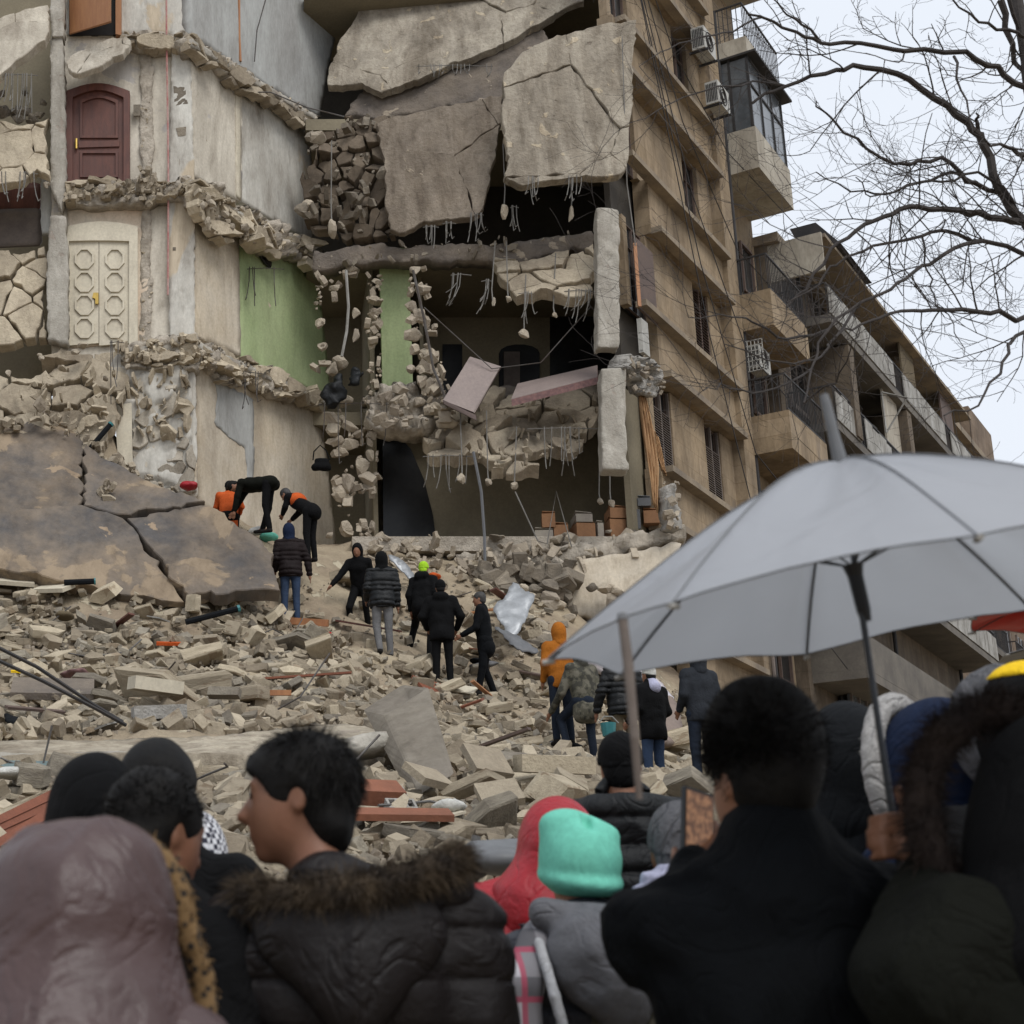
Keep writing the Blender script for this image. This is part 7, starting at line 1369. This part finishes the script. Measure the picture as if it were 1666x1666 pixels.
MB().obox(c + Rm @ np.array([0, -.0062, 0]), Rm @ np.array([.034, 0, 0]), Rm @ np.array([0, .0006, 0]), Rm @ np.array([0, 0, .066])).build('screen', scm, ph)
# 12..16 right side
crowd('person in dark hooded jacket directly right of the bushy hair', 1376, 1240, 4.3, R(5), jacket='charcoal', top=('hood', 'charcoal'), vox=.014, pose=LOWARM, bulk=1.05)
crowd('person in charcoal jacket with back turned behind the dark hooded one', 1425, 1330, 4.9, R(8), jacket='charcoal', top=('hood', 'black'), vox=.016, pose=LOWARM)
def ex13(w, S, r, J):
    if w == 'top':
        h = J['head']; Z = SDF(h - .32, h + .3, .012); Z.ell(h + (0, -.03, .01), (.135, .155, .165), None, .03); Z.cap(h + (0, -.03, -.06), J['neck'] + (0, -.02, -.03), .12, .13, .05); Z.ell(h + (0, .14, -.02), (.10, .12, .14), None, .01, 's'); Z.near(lambda P: .006 * fbm(P * 7, 3, 4)); Z.build('hood', 'navy', r)
        pts = [h + (.128 * math.sin(a), .075, .01 + .165 * math.cos(a)) for a in np.linspace(-2.6, 2.6, 22)]; rim_fluff(r, pts, 'fleece', 3500, .012, rad=.032, seed=4, name='fleece_lining', wid=.002)
crowd('person in navy hood with thick white fleece lining at its left edge', 1525, 1255, 3.9, R(38), jacket='navy', top=('none', None), vox=.013, extra=ex13, pose=LOWARM)
def ex15(w, S, r, J):
    if w == 'top':
        h = J['head']; Z = SDF(h - .3, h + .3, .012); Z.ell(h + (0, .03, .02), (.125, .12, .145), None, .02); Z.near(lambda P: .006 * vn(P * 45, 4)); Z.build('hood_lining', 'knit_grey', r)
        Z = SDF(h - .3, h + .3, .012); Z.ell(h + (.012, -.03, .0), (.128, .13, .155), None, .02); o = Z.build('hood', 'black', r); Z = SDF(h - .3, h + .3, .012); Z.ell(h + (.014, -.032, .003), (.132, .134, .159), None, .01); Z.plane(h + (0, 0, .112), (0, 0, -1)); Z.build('yellow_band', 'yellow', r)
crowd('person with yellow topped hood and grey boucle lining at the right edge', 1662, 1195, 3.6, R(15), jacket='black', top=('none', None), vox=.014, extra=ex15, pose=LOWARM, H=1.95)
def ex14(w, S, r, J):
    h = J['head']
    if w == 'top':
        Z = SDF(h - .34, h + .34, .012); Z.ell(h + (.02, -.05, .0), (.125, .14, .16), None, .02); Z.cap(h + (0, -.04, -.08), J['neck'] + (0, -.02, -.05), .13, .17, .05); Z.ell(h + (-.02, .13, -.02), (.085, .12, .13), None, .01, 's'); Z.near(lambda P: .006 * fbm(P * 7, 3, 4)); Z.build('hood', 'black', r)
        pts = [h + (.155 * math.sin(a), .05, .0 + .175 * math.cos(a)) for a in np.linspace(-2.7, 2.7, 26)]; rim_fluff(r, pts, 'fur_dark', 11000, .04, wid=.0013, rad=.034, seed=8, spread=.5, grav=.3)
    if w == 'body':
        # left hand closed round the umbrella shaft
        f0 = np.array(r.location); a = -r.rotation_euler.z; Rz = np.array(Matrix.Rotation(a, 3, 'Z')); L = lambda p: Rz @ (np.array(p) - f0)
        ax = L(SH1) - L(SH0); ax /= np.linalg.norm(ax); g0 = L(HAND); wr = J['haL']; S.cap(J['elL'], wr, .036, .027, .02); m = g0 + np.array([.020, -.022, -.028]); S.cap(wr, m, .027, .030, .02)
        S.ell(g0 + np.array([.014, -.016, -.008]), (.028, .022, .034), None, .015)
        for i_ in range(4):                                     # four fingers wrapped round the shaft, knuckles to the left
            o = g0 + ax * (.020 - i_ * .0195) + np.array([-.004 * i_, 0, 0]); r_ = (.0105, .0105, .010, .0088)[i_]; l_ = (1., 1.08, 1.02, .85)[i_]
            q = [o + np.array([.012, -.024, 0]), o + np.array([-.026 * l_, -.022, -.002]), o + np.array([-.034 * l_, .004, -.004]), o + np.array([-.010, .020, -.002]), o + np.array([.012, .012, 0])]
            for k in range(4): S.cap(q[k], q[k + 1], r_ * (1 - .05 * k), r_ * (.95 - .05 * k), .002)
        t0 = g0 + np.array([.030, -.026, -.010]); t1 = g0 + ax * .034 + np.array([.017, -.018, 0]); t2 = g0 + ax * .066 + np.array([.010, -.012, 0]); S.cap(t0, t1, .0135, .0115, .008); S.cap(t1, t2, .0115, .0095, .003)
SH0 = PY(1466, 1425, 2.72); SH1 = PY(1362, 745, 2.72); HAND = PY(1456, 1352, 2.72)
crowd('person with large brown fur hood at the right edge holding the umbrella', 1690, 1330, 2.55, R(8), jacket='olive', top=('none', None), vox=.008, bulk=1.18, fold=.014, extra=ex14, skin='skin', pose=dict(haR=(.2, .2, 1.0)), wpose=dict(haL=HAND + np.array([.042, -.035, -.075]), elL=PY(1490, 1600, 2.5)), armr=1.3)
# ---------------------------------------------------------------- umbrellas
def umbrella(label, c, R_, rise, axis, m, phase, sh0, tips=True, name='umbrella'):
    r = thing(name, label, 'umbrella', sh0); c = np.array(c, float); ax = np.array(axis, float); ax /= np.linalg.norm(ax); a = np.cross(ax, (0, 1, 0)); a = -a / np.linalg.norm(a); a = a if a[0] > 0 else -a; b = np.cross(ax, a)
    V = []; Fc = []; NR, NA = 14, 8 * 10
    for i in range(NR + 1):
        u = i / NR
        for j in range(NA):
            th = phase + 2 * PI * j / NA; sct = (j % 10) / 10; sag = math.sin(PI * sct); rad = R_ * u * (1 - .075 * sag * u ** 2); h = rise * (1 - u ** 1.5) - .030 * sag * math.sin(PI * min(u * 1.02, 1)) * 1 + .012 * sag * u ** 3
            wr_ = (.004 * math.sin(th * 23 + u * 7) + .010 * vn(np.array([th * 6, u * 2.5, 3.]), 6) + .012 * vn(np.array([th * 11, u * .9, 7.]), 3)) * u * (1.05 - u) * 4; V.append(c + (a * math.cos(th) + b * math.sin(th)) * rad + ax * (h + wr_ * .5))
    for i in range(NR):
        for j in range(NA):
            j2 = (j + 1) % NA; Fc.append((i * NA + j, (i + 1) * NA + j, (i + 1) * NA + j2, i * NA + j2))
    cn_ = mesh('canopy', V, Fc, m, r, smooth=True); sm = MB()
    for k in range(8): sm.tube([np.array(V[i * NA + k * 10]) + ax * .0012 for i in range(1, NR + 1)], .0016, 4)
    for k in range(NA): sm.tube([V[NR * NA + k], V[NR * NA + (k + 1) % NA]], .0016, 4, cap=False)
    sm.build('seam', 'plastic_grey', cn_)
    top = c + ax * rise; sh0 = np.array(sh0)
    MB().tube([top + ax * .01, sh0], .0055, 10).build('shaft', 'umb_pole', r); MB().tube([top - ax * .005, top + ax * .05, top + ax * .11, top + ax * .125], [.013, .0095, .0085, .007], 10).build('ferrule', 'plastic_grey', r)
    run = top + (sh0 - top) / np.linalg.norm(sh0 - top) * .24; MB().tube([run + ax * .05, run + ax * .03, run - ax * .03, run - ax * .05], [.018, .013, .012, .009], 10).build('runner', 'plastic', r)
    for k in range(8):
        th = phase + 2 * PI * k / 8; d = a * math.cos(th) + b * math.sin(th); pts = [c + d * R_ * u + ax * (rise * (1 - u ** 1.5) - .006) for u in np.linspace(.02, 1, 12)]
        q = MB().tube(pts, .0019, 5); rb = q.build('rib', 'umb_pole', r); MB().tube([run + ax * .045, pts[5]], .0019, 5).build('strut', 'umb_pole', rb); MB().tube([pts[-1] - d * .01, pts[-1] + d * .012], .005, 6).build('tip', 'white_rail', rb)
    MB().tube([sh0, sh0 - ax * .05], .014, 10).build('grip', 'plastic', r)
    return r
umbrella('large silver grey umbrella held open above the crowd at the right', PY(1424, 986, 2.75), .565, .262, (-.145, -.045, 1), 'canopy', R(38), SH0)
umbrella('red umbrella showing one edge behind the silver umbrella at right', PY(1775, 1003, 4.6), .34, .10, (.0, -.05, 1), 'canopy_red', R(0), PY(1770, 1280, 4.6))
umbrella('pale striped umbrella edge below the red one at the frame edge', PY(1850, 1066, 6.6), .55, .12, (0, -.05, 1), 'plastic_grey', R(5), PY(1860, 1250, 6.6))

crowd('person in black hood standing under the red umbrella beyond the right edge', 1800, 1215, 4.75, R(6), jacket='black', top=('hood', 'black'), vox=.02, pose=dict(LOWARM), wpose=dict(haL=PY(1770, 1278, 4.6)))
crowd('person in charcoal hood standing under the grey umbrella beyond the right edge', 1885, 1205, 6.75, R(6), jacket='charcoal', top=('hood', 'charcoal'), vox=.024, pose=dict(LOWARM), wpose=dict(haL=PY(1860, 1252, 6.6)))
# ---------------------------------------------------------------- bare tree reaching in from the right
tr = thing('bare_tree', 'bare leafless tree spreading dark twigs over the sky at right', 'tree', PY(1850, 1600, 9.5) * np.array([1, 1, 0]))
Yt = 9.5; rgt = np.random.default_rng(77)
def Z3(pts, y0=9.5, y1=9.5): n = len(pts); return [PY(1000 + x * .4, y * .4, y0 + (y1 - y0) * i / (n - 1)) for i, (x, y) in enumerate(pts)]
TB = MB(); BR = MB(); TW = MB()
trunkp = [np.array([PY(1850, 1600, 9.5)[0], 9.5, -.1]), PY(1840, 1300, 9.5), PY(1810, 900, 9.5), PY(1780, 600, 9.5), PY(1740, 400, 9.5), PY(1700, 250, 9.5), PY(1665, 60, 9.6), PY(1640, -100, 9.7)]
TB.tube(trunkp, [.17, .15, .13, .11, .085, .06, .04, .03], 10); TB.build('trunk', 'bark', tr)
mains = [([(2000, 650), (1830, 450), (1660, 350), (1560, 270), (1430, 210), (1180, 208), (1000, 175), (840, 175), (740, 130), (600, 70), (540, 55)], .024, 8.8),
 ([(1900, 1150), (1666, 900), (1560, 760), (1500, 590), (1440, 500), (1300, 400), (1150, 300), (970, 265), (860, 300), (700, 350), (560, 420)], .034, 9.3),
 ([(1500, 590), (1475, 500), (1470, 460)], .02, 9.4), ([(1880, 1330), (1666, 1290), (1530, 1275), (1370, 1262), (1250, 1265), (1120, 1275), (1000, 1320), (900, 1370)], .019, 8.5),
 ([(1900, 1150), (1666, 1035), (1500, 980), (1380, 1010), (1250, 1080), (1150, 1150), (1000, 1230), (870, 1340), (800, 1500), (770, 1640)], .017, 8.3),
 ([(1880, 950), (1666, 905), (1590, 890), (1440, 870), (1330, 850), (1200, 840), (1100, 880), (980, 940), (880, 1010), (780, 1180), (700, 1250)], .026, 8.9),
 ([(1560, 780), (1430, 740), (1330, 640), (1200, 670), (1080, 640), (930, 540), (860, 460), (820, 410)], .017, 9.2), ([(1850, 650), (1666, 630), (1600, 600), (1500, 560)], .022, 9.0),
 ([(1450, 740), (1370, 700), (1250, 740), (1100, 790), (960, 780), (820, 700)], .013, 9.3), ([(1880, 1300), (1666, 1350), (1600, 1400), (1570, 1520), (1480, 1650), (1340, 1690)], .014, 8.2),
 ([(1500, 980), (1350, 940), (1250, 960), (1050, 1000), (900, 1080), (830, 1160), (700, 1230)], .014, 8.8), ([(870, 1340), (700, 1380), (560, 1310), (480, 1290), (300, 1290)], .010, 8.2), ([(1000, 1230), (900, 1370), (840, 1450), (730, 1480), (560, 1440), (450, 1400)], .010, 8.1),
 ([(840, 175), (760, 100), (700, 60), (650, 0), (620, -60)], .010, 8.9), ([(1700, 160), (1600, 120), (1480, 90), (1400, 30), (1330, -60)], .014, 9.1), ([(1380, 230), (1390, 320), (1440, 460), (1500, 560)], .010, 9.0),
 ([(1666, 900), (1580, 760), (1480, 700), (1330, 740), (1180, 760), (1040, 800), (980, 720)], .012, 9.0), ([(700, 350), (560, 330), (420, 350), (230, 420), (60, 500)], .008, 8.4), ([(600, 70), (480, 130), (350, 150), (220, 200), (100, 270)], .008, 8.5),
 ([(1570, 0), (1620, 180), (1666, 330), (1750, 500)], .024, 9.7), ([(1600, -20), (1655, 200), (1700, 400)], .016, 9.8), ([(1250, 960), (1270, 1100), (1300, 1200), (1380, 1320), (1420, 1450)], .007, 8.8), ([(800, 1500), (700, 1560), (560, 1600), (430, 1560), (360, 1590)], .008, 8.1), ([(770, 1640), (900, 1560), (960, 1420), (1000, 1330)], .007, 8.1)]
def wob(P, amp, rg):
    o = []
    for i in range(len(P) - 1):
        for u in (0, .34, .67): o.append(P[i] * (1 - u) + P[i + 1] * u + (rg.normal(0, amp, 3) if u else 0))
    return o + [P[-1]]
tips = []
def grow(p, d, L, r, lev):
    n = 6; P = [p]; cur = rgt.normal(0, .22, 3); dd = d.copy()
    for i in range(n):
        dd = dd + cur * .35 + rgt.normal(0, .10, 3) + np.array([0, 0, .04 if lev < 2 else -.0]); dd[1] *= .8; dd /= np.linalg.norm(dd); P.append(P[-1] + dd * L / n)
    (BR if lev < 1 else TW).tube(P, r, 4 if lev < 1 else 3, r1=max(r * .45, .0011), cap=False)
    if lev < 3:
        for i in range(2, n + 1):
            if rgt.random() < (.75, .55, .38)[lev]:
                s = rgt.normal(0, 1, 3); s[1] *= .5; s -= dd * (s @ dd); s /= np.linalg.norm(s); grow(P[i], (P[i] - P[i - 1]) / np.linalg.norm(P[i] - P[i - 1]) * .75 + s * .75, L * rgt.uniform(.35, .65), r * .6, lev + 1)
for pts, r, y in mains:
    dens = .85 if pts[-1][0] > 600 and max(p[1] for p in pts) < 1300 else .42
    P = wob(Z3(pts, 9.5, y), .012, rgt); BR.tube(P, r, 7, r1=r * .28)
    acc = 0
    for i in range(1, len(P)):
        seg = np.linalg.norm(P[i] - P[i - 1]); acc += seg
        while acc > .115:
            acc -= .115; d = (P[i] - P[i - 1]) / seg; s = rgt.normal(0, 1, 3); s[1] *= .5; s -= d * (s @ d); s /= np.linalg.norm(s); rr_ = r * (1 - .7 * i / len(P))
            if rgt.random() < dens: grow(P[i], d * .6 + s * .8, rgt.uniform(.18, .75), max(.0026, min(.0065, rr_ * .42)), 1 if rgt.random() < .7 else 0)
BR.build('branch', 'bark', tr); TW.build('twigs', 'bark', tr)
